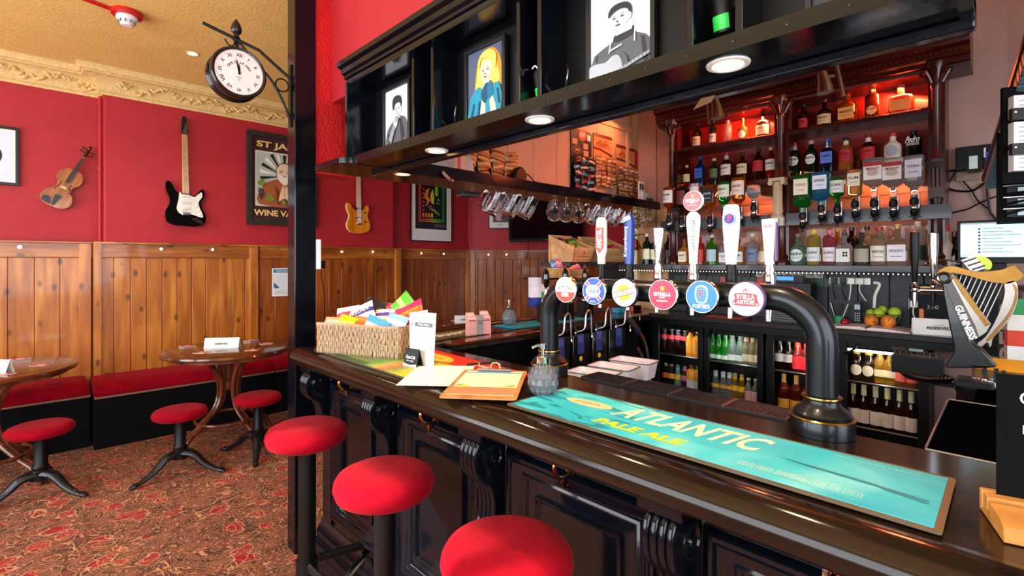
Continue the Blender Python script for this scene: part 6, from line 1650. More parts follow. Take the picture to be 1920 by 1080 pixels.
for (px_, yt, g, cp_, r, lab) in ((1774, 423, C('c8b4a4', .3), 'c03020', .036, 'frosted white bottle with red cap beside the monitor'), (1790, 434, G('0c0808', .1), '601818', .030, 'black bottle with white script beside the monitor')):
    p, h = at_shelf(px_, yt, 3.50, T4 - .10); b_ = bottle(p, h, r, 'spirit', g, cp_, None, lab)
    if px_ == 1790: mb = MB(); mb.text('Tia Maria', .02, (0, -.034, h * .4), white, width=.045, shear=.3); mb.build('lettering', b_)

# ------------------------------------------------------------------ fridge bottles: one of each kind, then copies
ORD = {2: ['left', 'right'], 3: ['left', 'middle', 'right'], 4: ['leftmost', 'second', 'third', 'rightmost'], 5: ['leftmost', 'second', 'middle', 'fourth', 'rightmost'], 6: ['leftmost', 'second', 'third', 'fourth', 'fifth', 'rightmost']}
def row(proto, pxs, zb, X, labels, dx=0.0, alt=0.0):
    for i, px_ in enumerate(pxs):
        lb_ = (ORD[len(pxs)][i] + ' ' + labels) if len(pxs) > 1 else labels
        p = aX(px_, 490, X + (alt if i % 2 else 0)); loc_ = (p.x, p.y, zb)
        if proto.get('o') is None:
            proto['o'] = bottle(loc_, group=proto['group'], label=lb_, **proto['k'])
        else: dup(proto['o'], loc_, None, lb_)
XF = XC + .085
def P(group, **k): return {'group': group, 'k': dict(name='fridge_bottle', **k)}
cola = P('cola bottles in the left fridge', h=.195, r=.029, kind='cone', glass_=G('1a0806', .2), cap='9a9a98', lab='d03038', lz=(.56, .72))
row(cola, [1247, 1260, 1272, 1285], SHZ[0], XF, 'small cola bottle with red label in the left fridge, top shelf')
oj = P('orange juice bottles in the left fridge', h=.205, r=.034, kind='spirit', glass_=C('f0961c', .15), cap='e8a028', lab='f0a830')
row(oj, [1295, 1308], SHZ[0], XF, 'bright orange juice bottle on the top shelf of the left fridge')
oj2 = P('orange juice bottles lower in the left fridge', h=.19, r=.036, kind='straight', glass_=C('e89820', .15), cap='7a5a28', lab='d8dce4')
row(oj2, [1297, 1309], SHZ[1], XF, 'orange juice bottle with a white label on the lower shelf of the left fridge')
for (px_, c1, c2, lb) in ((1249, '281410', 'c86030', 'brown tonic bottle at the left of the lower shelf, left fridge'), (1259, '3a3018', 'e0a838', 'dark bottle with a gold sash, lower shelf, left fridge'), (1271, '90c0a0', 'e8c838', 'green bottle with turquoise neck, lower shelf, left fridge'), (1284, '50283c', 'd070a0', 'mauve necked mixer bottle, lower shelf, left fridge')):
    p = aX(px_, 490, XF); bottle((p.x, p.y, SHZ[1]), .175, .028, 'cone', G(c1, .5), '807060', c2, lb, None, lz=(.40, .62), name='fridge_bottle', neck={'90c0a0': '58c0d0', '50283c': 'e070b8'}.get(c1))
grn = P('green cider bottles in the second fridge', h=.205, r=.035, kind='beer', glass_=G('2ca030', .7), cap='60c830', lab='d0e8d0', lz=(.06, .2))
row(grn, [1336, 1348, 1361], SHZ[0], XF, 'bright green bottle at the left of the second fridge, top shelf')
spk = P('clear mixer bottles in the second fridge', h=.20, r=.036, kind='cone', glass_=G('c0d8c0', .8), cap='d8dcd8', lab='e0e8e0', lz=(.08, .28))
row(spk, [1373, 1389], SHZ[0], XF, 'pale clear bottle in the middle of the second fridge, top shelf')
gld = P('gold necked mixer bottles in the second fridge', h=.205, r=.031, kind='beer', glass_=G('c8b880', .7), cap='e0b870', lab='d8c8a0', neck='d8b888', lz=(.1, .34))
row(gld, [1400, 1412, 1423], SHZ[0], XF, 'straw coloured bottle with foil neck at the right of the second fridge, top shelf')
ton = P('tonic bottles with yellow sashes', h=.18, r=.031, kind='cone', glass_=G('a8b0b0', .7), cap='c0c8c8', lab='e0a828', neck='d0dce4', lz=(.38, .52))
row(ton, [1342, 1356, 1368], SHZ[1], XF, 'small tonic bottle with yellow sash on the lower shelf of the second fridge')
ton2 = P('golden mixer bottles in the second fridge', h=.18, r=.028, kind='cone', glass_=G('c09840', .7), cap='9aa068', lab='f0b820', neck='e8b020', lz=(.36, .56))
row(ton2, [1378, 1391], SHZ[1], XF, 'golden mixer bottle on the lower shelf of the second fridge')
pnk = P('pink labelled mixers in the second fridge', h=.165, r=.027, kind='beer', glass_=G('90a090', .7), cap='a8b0a0', lab='e0a0a0', lz=(.1, .5))
row(pnk, [1404, 1417], SHZ[1], XF, 'small bottle with a pink label on the lower shelf of the second fridge')
yc_ = P('yellow cans in the second fridge', h=.12, r=.026, kind='straight', glass_=C('e0dc28', .3), cap='b8b860', lab='e8e440')
row(yc_, [1396, 1413], SHZ[2], XF, 'yellow can on the bottom of the second fridge')
mgr = P('dark ale bottles in the third fridge', h=.205, r=.033, kind='beer', glass_=G('120806', .2), cap='605878', lab='c8c4bc', lz=(.25, .50))
row(mgr, [1462, 1479], SHZ[0], XF, 'dark ale bottle with a pale shield label in the third fridge')
kpb = P('red topped cider bottles in the third fridge', h=.205, r=.034, kind='beer', glass_=G('501010', .3), cap='e03820', lab='d02830', neck='e03820', lz=(.08, .48))
row(kpb, [1496, 1513], SHZ[0], XF, 'bottle with bright red label and neck beside the right font leg')
bul = P('gold necked cider bottles in the third fridge', h=.25, r=.036, kind='wine', glass_=G('6a1c0c', .5), cap='d8b060', lab='e8a838', neck='d8b060', lz=(.1, .38))
row(bul, [1470, 1493, 1516], SHZ[1] - .02, XF, 'tall cider bottle with gold foil neck on the lower shelf of the third fridge')
mor = P('lager bottles with round cream labels', h=.205, r=.037, kind='beer', glass_=G('1c1008', .2), cap='e8c020', lab='f0e0c0', neck='e8c424', round_label=True, lz=(.16, .46))
row(mor, [1607, 1629], SHZ[0], XF, 'dark lager bottle with gold neck and round cream label in the right-hand fridge')
cor = P('pale lager bottles in the right-hand fridge', h=.20, r=.032, kind='beer', glass_=G('e8b438', .85), cap='c8a040', lab='f0e4b8', lz=(.2, .4))
row(cor, [1650, 1670], SHZ[0], XF, 'clear bottle of golden lager on the top shelf of the right-hand fridge')
des = P('red labelled beer bottles in the right-hand fridge', h=.195, r=.032, kind='beer', glass_=G('7a4020', .5), cap='c0a080', lab='b84c44', lz=(.14, .42))
row(des, [1690, 1711], SHZ[0], XF, 'amber bottle with a red label on the top shelf of the right-hand fridge')
bud = P('long row of lager bottles with pink labels', h=.245, r=.029, kind='beer', glass_=G('2a1408', .3), cap='b8b890', lab='f0dcc8', neck='d0cc98', lz=(.10, .42))
row(bud, [1600, 1620, 1642, 1664, 1687, 1709], SHZ[1] - .01, XF, 'brown lager bottle with a cream and red label on the lower shelf, right-hand fridge')
grl = P('green labelled bottles at the bottom of the fridge', h=.20, r=.031, kind='beer', glass_=G('1c1008', .2), cap='2c2018', lab='88a858', lz=(.55, .72))
row(grl, [1608, 1633, 1658, 1683, 1708], SHZ[2] - .03, XF, 'dark bottle with a green neck label at the bottom of the right-hand fridge')

# ------------------------------------------------------------------ the mahogany display
YB0, YB1 = .25, 1.83; XFm = 3.44; yb = (YB0 + YB1) / 2; hb = (YB1 - YB0) / 2
t = thing('back_bar', 'carved red mahogany back bar with arched bays, columns and a deep cornice', 'back bar', (XFm, yb, 0))
def lb(y): return y - yb
COLS = [YB1 - .035, 1.045, YB0 + .035]
mb = MB(); mb.box((.235, lb(YB0), T4), (.25, lb(YB1), 2.63), mahog_glow); mb.build('back_board', t)
mb = MB(); mb.box((.225, lb(YB0) + .07, T4), (.234, lb(1.0), 2.02), mahogl); mb.box((.225, lb(1.09), T4), (.234, lb(YB1) - .07, 2.02), mahogl)
for z in (1.60, 1.72, 1.90): mb.box((.221, lb(YB0) + .07, z), (.226, lb(YB1) - .07, z + .012), mahogl)
mb.build('lower_panelling', t)
mb = MB(); mb.box((0.0, lb(YB0) - .02, T4 - .040), (.25, lb(2.26), T4 - .001), M('grey_black_shelf', '23262c', .35, coat=.2)); mb.build('bottom_shelf', t, bevel=.003)
led = M('led_string', 'ffffff', .3, emit='fff0e0', estr=6)
mb = MB(); n = 90
for i in range(n):
    y = lb(YB0) - .02 + (2.26 - YB0 + .02) * (i + .5) / n; mb.lathe([(.0001, -.0035), (.0035, 0), (.0001, .0035)], led, 6, at=(.004, y, T4 - .050))
s_ = mb.build('led_string', t); s_['kind'] = 'stuff'
for (z, nm) in ((T1, 'upper_shelf'), (T2, 'middle_shelf')):
    for (y0, y1) in ((lb(YB0) + .06, lb(1.0)), (lb(1.09), lb(YB1) - .06)):
        mb = MB(); mb.box((.02, y0, z - .028), (.235, y1, z - .001), mahog); mb.box((.008, y0, z - .024), (.02, y1, z - .008), mahog)
        if z == T1:
            for i in range(int((y1 - y0) / .018)): mb.cb((.024, y0 + .009 + i * .018, z + .004), (.006, .006, .009), mahog)
        mb.build(nm, t, bevel=.002)
# arched fronts of the two top bays
for (y0, y1) in ((lb(YB0) + .055, lb(1.0)), (lb(1.09), lb(YB1) - .055)):
    mb = MB(); z0, z1 = T1 + .02, 2.60; r = .09
    out = [(y0, z0), (y0, z1 - .02 - r)] + [(y0 + r - r * math.cos(a), z1 - .02 - r + r * math.sin(a)) for a in [PI / 2 * i / 6 for i in range(1, 7)]] + [(y1 - r + r * math.sin(a), z1 - .02 - r + r * math.cos(a)) for a in [PI / 2 * i / 6 for i in range(0, 7)]] + [(y1, z0)]
    ring = [(a, b) for a, b in out[1:-1]]
    mb.tube([(.05, a, b) for a, b in out], .006, mahog, 6)
    q_ = [(y0, z1)] + [(y0, z1 - .02 - r)] + ring[1:-1] + [(y1, z1 - .02 - r), (y1, z1)]
    mb.prism(q_, .045, .065, mahog, 'YZ'); mb.build('arch', t)
# columns with capitals
for i, yc_2 in enumerate(COLS):
    y = lb(yc_2); w = .035 if i != 1 else .042
    mb = MB(); mb.lathe([(.0001, T4), (.045, T4), (.045, T4 + .02), (.036, T4 + .035), (.040, T4 + .05), (.028, T4 + .07), (.024, T4 + .30), (.030, T4 + .31), (.024, T4 + .32), (.03, T4 + .36), (.0001, T4 + .37)], mahog, 20, at=(.035, y, 0))
    mb.build('lower_column', t)
    mb = MB(); mb.box((.03, y - w, T4), (.235, y + w, 2.60), mahog)
    for k_ in range(3): mb.tube([(.029, y - w + .018 + k_ * (w - .018), T4 + .42), (.029, y - w + .018 + k_ * (w - .018), 2.0)], .006, mahog, 6)
    mb.build('pilaster', t)
    mb = MB(); mb.lathe([(.0001, T2), (.03, T2), (.024, T2 + .02), (.021, T2 + .06), (.019, 2.42), (.024, 2.43), (.022, 2.445), (.035, 2.50), (.05, 2.545), (.05, 2.56), (.0001, 2.56)], mahog, 20, at=(.01, y, 0))
    for k_ in range(8):
        a = 2 * PI * k_ / 8
        mb.tube(smooth2([(.01 + .024 * math.cos(a), y + .024 * math.sin(a), 2.45), (.01 + .042 * math.cos(a), y + .042 * math.sin(a), 2.49), (.01 + .060 * math.cos(a), y + .060 * math.sin(a), 2.515), (.01 + .064 * math.cos(a), y + .064 * math.sin(a), 2.495)], 3, False), .008, mahog, 6)
    mb.build('upper_column', t)
mb = MB()
cpf = [(.24, 2.56), (.02, 2.56), (.015, 2.575), (-.01, 2.58), (-.012, 2.60), (-.03, 2.61), (-.03, 2.645), (-.045, 2.655), (-.06, 2.66), (-.065, 2.68), (-.10, 2.70), (-.115, 2.72), (-.135, 2.725), (-.145, 2.745), (-.165, 2.75), (-.165, 2.765), (.24, 2.765)]
mb.prism([(a, b - .09 + .05) for a, b in cpf], lb(YB0) - .10, lb(YB1) + .08, mahog, 'XZ'); mb.build('cornice', t)
mb = MB()
for i in range(70): y = lb(YB0) - .07 + i * (YB1 - YB0 + .12) / 70; mb.cb((-.036, y, 2.592), (.014, .013, .018), mahog)
d_ = mb.build('dentil_band', t); d_['kind'] = 'stuff'
mb = MB(); mb.box((-.04, lb(YB0) - .03, 1.725), (-.02, lb(1.0), 1.80), M('grey_black_shelf')); mb.box((-.04, lb(1.10), 1.725), (-.02, lb(YB1) + .03, 1.80), M('grey_black_shelf')); mb.box((-.02, lb(YB0), 1.74), (.03, lb(YB0) + .03, 1.78), blackm); mb.box((-.02, lb(YB1) - .03, 1.74), (.03, lb(YB1), 1.78), blackm); mb.box((-.04, lb(1.0), 1.74), (.03, lb(1.02), 1.78), blackm); mb.box((-.04, lb(1.08), 1.74), (.03, lb(1.10), 1.78), blackm)
mb.build('optic_rail', t)
# red and amber strip lights inside the bays
for (y0, y1) in ((YB0 + .08, 1.0), (1.09, YB1 - .08)):
    area('bay_red_strip', (XFm + .09, (y0 + y1) / 2, 2.565), (.35, 0, -1), .03, y1 - y0, 42, (1, .16, .05)).rotation_euler[2] = 0
    area('bay_amber_strip', (XFm + .16, (y0 + y1) / 2, 2.010), (.25, 0, -1), .03, y1 - y0, 2.4, (1, .55, .34)).rotation_euler[2] = 0
# small cream stone column on the rail
t = thing('stone_column', 'miniature cream stone column standing between the two optic rails', 'ornament', (XFm - .03, 1.05, 1.725))
mb = MB(); mb.box((-.04, -.045, 0), (.04, .045, .05), C('cfc0a8')); mb.box((-.042, -.022, .008), (-.040, .02, .042), C('38a0b0')); mb.build('base', t)
mb = MB(); st = M('cream_stone', 'cdb294', .7, bump=.4, bscale=60); mb.lathe([(.036, .05), (.038, .06), (.03, .07), (.026, .08), (.023, .27), (.028, .28), (.0001, .281)], st, 20)
for k_ in range(10): a = 2 * PI * k_ / 10; mb.tube([(.0255 * math.cos(a), .0255 * math.sin(a), .085), (.0235 * math.cos(a), .0235 * math.sin(a), .265)], .003, st, 5)
mb.build('shaft', t)
mb = MB(); mb.box((-.035, -.045, .285), (.035, .045, .305), st)
for s_ in (-1, 1): mb.cyl(.014, -.034, .034, st, at=(0, s_ * .036, .274), axis='X', seg=14)
mb.build('capital', t)
# ================================================================== HANGING GLASSES
def mug(loc_, rot, label, s=1.0):
    t = thing('glass_mug', label, 'glass', loc_, 0, 'glass mugs hooked under the overhead return'); t.rotation_euler = rot; t.scale = (s,) * 3
    # hangs from its handle: origin at the hook
    mb = MB(); X = Matrix.Translation((0, 0, -.055)); mb.xf(X)
    def P_(r, z): return (r, z)
    pr = [(.0001, -.05), (.034, -.05), (.037, -.044), (.038, .0), (.039, .055), (.0375, .056), (.036, .0), (.034, -.034), (.0001, -.037)]
    X2 = Matrix.Translation((.0, .05, -.045)) @ Matrix.Rotation(PI * .5, 4, 'X') @ Matrix.Rotation(0, 4, 'Z')
    mb.xf(X2); mb.lathe(pr, glass, 20)
    for k_ in range(10):
        a = 2 * PI * k_ / 10; mb.tube([(.0385 * math.cos(a), .0385 * math.sin(a), -.03), (.0395 * math.cos(a), .0395 * math.sin(a), .02)], .004, glass, 5)
    mb.build('bowl', t, angle=50)
    mb = MB(); mb.xf(X2); mb.tube(smooth2([(0, .037, .04), (0, .055, .044), (0, .068, .03), (0, .070, .0), (0, .062, -.025), (0, .037, -.032)], 4, False), .0062, glass, 8); mb.build('handle', t)
    return t
HZ = SZ - .035
MG = [(920, 342, 0, -1.0, 'leftmost mug, hanging furthest left under the dark shelf'), (953, 348, 0, -1.0, 'second mug from the left, hanging by its handle'), (982, 349, 0, -1.0, 'third mug from the left, catching yellow light'),
      (1040, 364, 1, -.5, 'mug hanging with its round mouth towards the room, before the television'), (1063, 368, 1, -.5, 'mug second in the middle cluster before the television'), (1084, 372, 1, -.6, 'mug in the middle cluster at the television edge'),
      (1107, 372, 0, -1.0, 'mug at the left of the three above the red tap handle'), (1128, 376, 0, -1.0, 'mug directly above the red tap handle'), (1146, 380, 0, -1.0, 'mug at the right above the red tap handle'),
      (1198, 388, 1, .2, 'mug hanging beside the brass bell, left one'), (1213, 392, 1, .4, 'mug hanging above the brass bell, right one')]
for (px_, py_, kd, yw, lb_) in MG:
    q = aY(px_, py_, 2.065)
    rot = (-1.25 + .1, .22, .30) if kd == 0 else (-.35, .0, yw - .35)
    q.z = HZ; mug(q, rot, 'clear ' + lb_, 1.28)
for i, (px_, py_, kd, yw, lb_) in enumerate(MG):
    q = aY(px_, py_, 2.065); mb = MB(); mb.tube(smooth2([(q.x, 2.065, SZ - .002), (q.x, 2.065, SZ - .02), (q.x, 2.055, HZ + .004), (q.x, 2.07, HZ - .008), (q.x, 2.08, HZ)], 3, False), .0022, brass, 5); h_ = mb.build('cup_hook'); 
    h_.parent = t2; h_.location = (-2.2, -2.2, 0)

# ================================================================== SNACK CARDS ON THE PANELLING
YPn = 2.298
def card_thing(label, px0, px1, py0, py1, mat_, name='snack_card'):
    a = aY(px0, py1, YPn); b = aY(px1, py1, YPn); zt = aY(px0, py0, YPn).z
    t = thing(name, label, 'snack card', ((a.x + b.x) / 2, YPn - .002, a.z)); w = b.x - a.x; h = zt - a.z
    mb = MB(); mb.prism([(-w / 2, 0), (w / 2, 0), (w / 2, h * .97), (w * .42, h), (-w * .42, h), (-w / 2, h * .97)], -.004, 0, mat_, 'XZ'); mb.build('backing_card', t)
    return t, w, h
rnd = random.Random(5)
def bags(t, w, z0, z1, n0, n1, cols, d=.03, label=None):
    k = 0
    for j in range(n1):
        for i in range(n0):
            c = cols[(i * 3 + j) % len(cols)]
            bw = w / n0 * .98; bh = (z1 - z0) / n1 * 1.25
            o = packet_mesh(bw, bh, d, c[0], c[1]).build('snack_bag', t, angle=80)
            o.location = (-w / 2 + w * (i + .5) / n0 + rnd.uniform(-.006, .006), -.03 - rnd.uniform(0, .012), z0 + (z1 - z0) * (j + .5) / n1)
            o.rotation_euler = (rnd.uniform(-.3, .1), rnd.uniform(-.25, .25), rnd.uniform(-.2, .2))
t, w, h = card_thing('tall black card of nut bags with red roundels, on the panelling above the mugs', 1069, 1108, 238, 362, C('18151a'))
mb = MB(); mb.prism(ell(.01, h * .92, .05, .045, 24), -.0055, -.0045, C('c83838'), 'XZ'); mb.text('KP', .05, (.01, -.0065, h * .92), white, bold=.001); mb.box((w * .28, -.0055, h * .86), (w * .44, -.0045, h * .95), white)
for (u, v) in ((-.32, .80), (.2, .76), (.22, .65)): mb.box((w * u - .03, -.0055, h * v - .022), (w * u + .03, -.0045, h * v + .022), C('c89070'))
mb.prism([(-w * .5, h * .68), (-w * .2, h * .75), (w * .1, h * .68), (-w * .2, h * .61)], -.0052, -.0042, C('8c6058'), 'XZ'); mb.prism([(-w * .46, h * .68), (-w * .2, h * .735), (w * .06, h * .68), (-w * .2, h * .625)], -.0056, -.0046, C('18151a'), 'XZ'); mb.prism([(-w * .3, h * .66), (-w * .08, h * .66), (-w * .1, h * .70), (-w * .3, h * .70)], -.006, -.005, C('c07050'), 'XZ'); mb.build('print', t)
bags(t, w, .02, h * .56, 3, 5, [('1c1c22', '8c2830'), ('20242c', '3088b0'), ('241c20', 'b8a8a0'), ('181c28', '50a0c0')])
for (px0, px1, py0, py1, lb_) in ((1112, 1146, 248, 350, 'larger printed card of foil snack bags on the panelling'), (1154, 1189, 270, 366, 'smaller lower card of foil snack bags, right of the other two')):
    t, w, h = card_thing(lb_, px0, px1, py0, py1, C('d88850'))
    mb = MB(); mb.box((-w * .5, -.0055, h * .94), (w * .5, -.0045, h), C('6c2018')); mb.text('SALTED', w * .2, (0, -.0062, h * .86), C('8c3018'), width=w * .55); mb.text('PEANUTS', w * .2, (0, -.0062, h * .79), C('8c3018'), width=w * .7)
    mb.prism([(-w * .5, h * .74), (-w * .1, h * .73), (w * .5, h * .66), (w * .5, h * .62), (-w * .1, h * .69), (-w * .5, h * .70)], -.0058, -.0046, C('6c2018'), 'XZ'); mb.build('print', t)
    bags(t, w * 1.15, .01, h * .56, 4, 5, [('b08860', '5c3a24'), ('8c6040', 'd0b090'), ('a87850', '402818')], .028)
t, w, h = card_thing('low card of small brown snack bags at the left of the panelling', 858, 962, 268, 322, C('5c2018'))
bags(t, w, .0, h * .98, 4, 4, [('c88850', '7c3018'), ('b87040', 'e0b080'), ('d09860', '8c3820')], .03)
# clear plastic tub on the shelf at its left end
q = aY(845, 322, 2.22); t = thing('plastic_bag', 'crumpled clear plastic bag with a pink striped carton on the overhead shelf', 'bag', (q.x, 2.20, SZ + .03))
mb = MB(); mb.prism(smooth2([(-.10, 0), (.09, 0), (.11, .08), (.06, .15), (-.06, .14), (-.12, .07)], 3), -.05, .05, M('thin_plastic', 'e8e8f0', .2, trans=.6, var=.1), 'XZ'); mb.build('film', t, bevel=.01)
mb = MB(); mb.box((-.03, -.055, .03), (.05, -.045, .12), C('d8b090')); mb.box((-.01, -.057, .03), (.01, -.046, .12), C('d04868')); mb.build('carton', t)
q = aY(836, 331, 2.04); t = thing('clip_light', 'small chrome clip hanging below the overhead shelf by the downlight', 'clip', (q.x, 2.03, SZ - .012)); mb = MB(); mb.tube([(-.03, 0, .03), (.0, -.01, .0), (.035, 0, -.01)], .009, chrome, 8); mb.build('clip', t)
q = aY(970, 340, 2.2); t = thing('black_fan', 'small black clip fan with a trailing lead standing on the overhead shelf', 'fan', (q.x, 2.19, SZ + .028))
mb = MB(); mb.lathe([(.0001, -.03), (.045, -.03), (.055, -.02), (.055, .01), (.04, .03), (.0001, .03)], blackm, 24, at=(0, 0, .075), axis='Y'); mb.box((-.02, -.02, 0), (.02, .02, .04), blackm); mb.build('housing', t)
mb = MB(); mb.tube(smooth2([(.04, .02, .10), (.12, .03, .10), (.20, .03, .05), (.25, .0, .008)], 5, False), .004, blackm, 6); mb.build('lead', t)
q = aY(1212, 385, 2.2); t = thing('card_display', 'white charity card display with green lettering at the right end of the overhead shelf', 'display', (aY(1222, 378, 2.1).x, 2.12, SZ + .029))
mb = MB(); mb.box((-.12, -.01, 0), (.12, .01, .10), white); mb.box((-.07, -.012, .025), (.06, -.010, .06), C('1c8c50')); mb.build('panel', t)
mb = MB(); mb.box((-.14, .015, 0), (-.06, .025, .19), white); mb.box((-.13, .013, .12), (-.105, .015, .17), C('403840')); mb.box((-.095, .013, .12), (-.07, .015, .17), C('403840')); mb.build('leaflet', t)

# ================================================================== SHELF WITH CRISP CRATES
t = thing('side_shelf', 'black shelf carrying the wooden crisp crates, fixed to the back wall', 'shelf', (3.25, 2.45, 1.46))
mb = MB(); mb.box((-.40, -.16, 0), (.49, .14, .035), M('grey_black_shelf')); mb.build('board', t, bevel=.003)
mb = MB(); mb.box((.42, -.1, -.25), (.48, .1, 0), blackm); mb.build('bracket', t); mb = MB(); mb.box((-.36, -.12, -.345), (-.32, -.08, 0), blackm); mb.build('leg', t)
def snack_crate(px_, wd, label, text, pk, x0=None):
    q = aY(px_, 492, 2.40)
    t = thing('crisp_crate', label, 'crate', (q.x, 2.42, 1.496), 0)
    h0, h1 = .11, .21; w = wd / 2
    mb = MB()
    mb.add([(-w * .80, -.10, 0), (w * .80, -.10, 0), (w, -.135, h0), (-w, -.135, h0), (-w * .80, -.088, 0), (w * .80, -.088, 0), (w, -.123, h0), (-w, -.123, h0)], [(0, 1, 2, 3), (7, 6, 5, 4), (0, 4, 5, 1), (3, 2, 6, 7), (0, 3, 7, 4), (1, 5, 6, 2)], crate)
    mb.build('front_board', t)
    for s_ in (-1, 1):
        mb = MB(); mb.add([(s_ * w * .80, -.10, 0), (s_ * w * .80, .10, 0), (s_ * w * 1.0, .12, h1), (s_ * w, -.135, h0), (s_ * (w * .80 - .010), -.10, 0), (s_ * (w * .80 - .010), .10, 0), (s_ * (w - .010), .12, h1), (s_ * (w - .010), -.135, h0)], [(0, 1, 2, 3), (7, 6, 5, 4), (0, 4, 5, 1), (1, 5, 6, 2), (2, 6, 7, 3), (3, 7, 4, 0)], crate); mb.build('side_board', t)
    mb = MB(); mb.box((-w, .105, 0), (w, .118, h1), crate); mb.build('back_board', t)
    mb = MB(); mb.box((-w * .8, -.1, 0), (w * .8, .105, .01), crate); mb.build('base', t)
    if text:
        mb = MB(); X = Matrix.Rotation(-.31 * 0 + .31, 4, 'X') @ XF_WALL
        mb.text(text, .016, (0, -.1135 - .003, .042), C('5a3a24'), xf=Matrix.Rotation(.31, 4, 'X') @ XF_WALL, width=w * 1.15); mb.prism([(-.008, .062), (0, .07), (.008, .082), (.004, .058)], -.126, -.121, C('5a3a24'), 'XZ'); mb.build('lettering', t)
    for (u, v, z, c1, c2, lb_) in pk:
        packet((q.x + u, 2.42 + v, 1.496 + z), (-.6, random.uniform(-.3, .3), random.uniform(-.2, .2)), .09, .09, .03, c1, c2, lb_)
snack_crate(1075, .27, 'pale wooden crate of crisps, the left of two on the black shelf', 'snackboards', [(-.07, -.06, .10, 'e8d020', 'f4e060', 'yellow crisp packet at the front of the left crate'), (.05, -.06, .10, '98b848', 'd0d8b0', 'light green crisp packet at the front of the left crate'), (-.05, .04, .15, '4c3868', '9c7c68', 'purple crisp packet at the back of the left crate'), (.07, .04, .15, '4c7838', '98b868', 'dark green crisp packet at the back of the left crate')])
snack_crate(1137, .42, 'longer pale wooden crate of crisps, the right of two behind the tap handles', None, [(-.15, -.06, .10, '2c6cc0', '78a8e0', 'blue crisp packet at the left of the right crate'), (-.03, .0, .12, '285c3c', 'd8dcd0', 'green crisp packet in the middle of the right crate'), (.06, -.05, .11, 'd02038', 'e86070', 'red crisp packet at the front of the right crate'), (.07, .05, .15, 'd82838', 'f0a0a0', 'red crisp packet at the back of the right crate'), (.15, -.04, .10, 'e890a8', 'f4c8d0', 'pink crisp packet in the right crate'), (.16, .05, .15, 'f0a828', 'f4c860', 'orange crisp packet in the right crate corner')])
# brass bell, white lamp rod and framed strip right of the crates
q = aX(1190, 462, 3.45)
t = thing('bar_bell', 'brass last orders bell hanging left of the back bar', 'bell', (3.45, q.y, q.z))
mb = MB(); mb.lathe([(.062, -.03), (.064, -.022), (.050, -.008), (.040, .02), (.034, .045), (.022, .056), (.0001, .06)], M('bell_brass', 'e0a030', .15, 1.0), 28); mb.build('bell_body', t)
mb = MB(); mb.tube([(0, 0, .058), (0, 0, .085), (.10, 0, .10), (.20, 0, .10)], .006, brass, 8); mb.tube(smooth2([(0, 0, .085), (-.02, 0, .10), (0, 0, .12), (.02, 0, .11)], 4, True), .004, brass, 6); mb.build('bracket', t)
mb = MB(); mb.tube([(0, 0, .01), (0, 0, -.10), (0, 0, -.16)], [.004, .004, .009], C('e8d8b8'), 8); mb.build('clapper_rope', t)
# wooden upright beside the boarding
t = thing('timber_post', 'cream timber upright between the brass bell and the wine bottles', 'post', (3.60, 2.19, 0)); q0 = 1.105
mb = MB(); mb.box((-.02, -.02, BCT), (.02, .02, SZ - .003), C('e8d4a0')); mb.build('upright', t)

# ================================================================== THE BAR RETURN: hand pumps, mats, small things
def handpump(px_, py_, label):
    q = aY(px_, py_, 2.12)
    t = thing('hand_pump', label, 'hand pump', (q.x, 2.12, BT)); top = q.z - BT
    mb = MB(); mb.box((-.035, -.05, 0), (.035, .05, .12), blackm); mb.lathe([(.03, .12), (.03, .13), (.016, .15), (.014, top - .155), (.0001, top - .15)], chrome, 16); mb.build('pump_body', t, bevel=.004)
    mb = MB(); mb.lathe([(.010, top - .15), (.016, top - .14), (.022, top - .105), (.023, top - .08), (.018, top - .05), (.012, top - .03), (.010, top - .028), (.0001, top - .028)], M('pump_black_lacquer', '0a0808', .08, coat=1), 20); mb.build('handle', t)
    mb = MB(); mb.lathe([(.009, top - .028), (.010, top - .02), (.006, top - .014), (.008, top - .006), (.0001, top)], chrome, 14); mb.build('tip', t)
handpump(1024, 496, 'black handled hand pump beside the curve of the font, leftmost of three')
handpump(1060, 495, 'black handled hand pump in the middle of the three')
handpump(1097, 495, 'black handled hand pump, rightmost of three before the crates')
def swan(px_, py_, label):
    q = aY(px_, py_, 1.90)
    t = thing('swan_neck', label, 'spout', (q.x, 1.90, q.z)); t.rotation_euler = (0, 0, .1)
    mb = MB(); mb.tube(smooth2([(-.075, .05, -.135), (-.062, .03, -.13), (-.05, .0, -.11), (-.035, .0, -.03), (-.012, .0, -.002), (.012, .0, -.004), (.028, .0, -.03), (.032, .0, -.10), (.036, .0, -.16)], 5, False), .0055, swan_m, 8); mb.build('neck_tube', t)
    mb = MB(); mb.lathe([(.0001, -.015), (.009, -.012), (.009, .005), (.006, .012)], chrome, 12, at=(.037, 0, -.170)); mb.build('sparkler', t)
    mb = MB(); mb.lathe([(.0001, -.008), (.012, -.006), (.010, .006), (.0001, .008)], chrome, 12, at=(-.078, .052, -.135)); mb.tube([(-.078, .052, -.135), (-.078, .06, -.14), (-.078, .10, -.14)], .006, chrome, 8); mb.build('union', t)
for (a, b, c) in ((1065, 588, 'chrome swan neck spout, leftmost of four by the black coolers'), (1104, 582, 'chrome swan neck spout, second from the left'), (1141, 578, 'chrome swan neck spout, third from the left'), (1177, 575, 'chrome swan neck spout, rightmost of four, below the crimson starred badge')): swan(a, b, c)
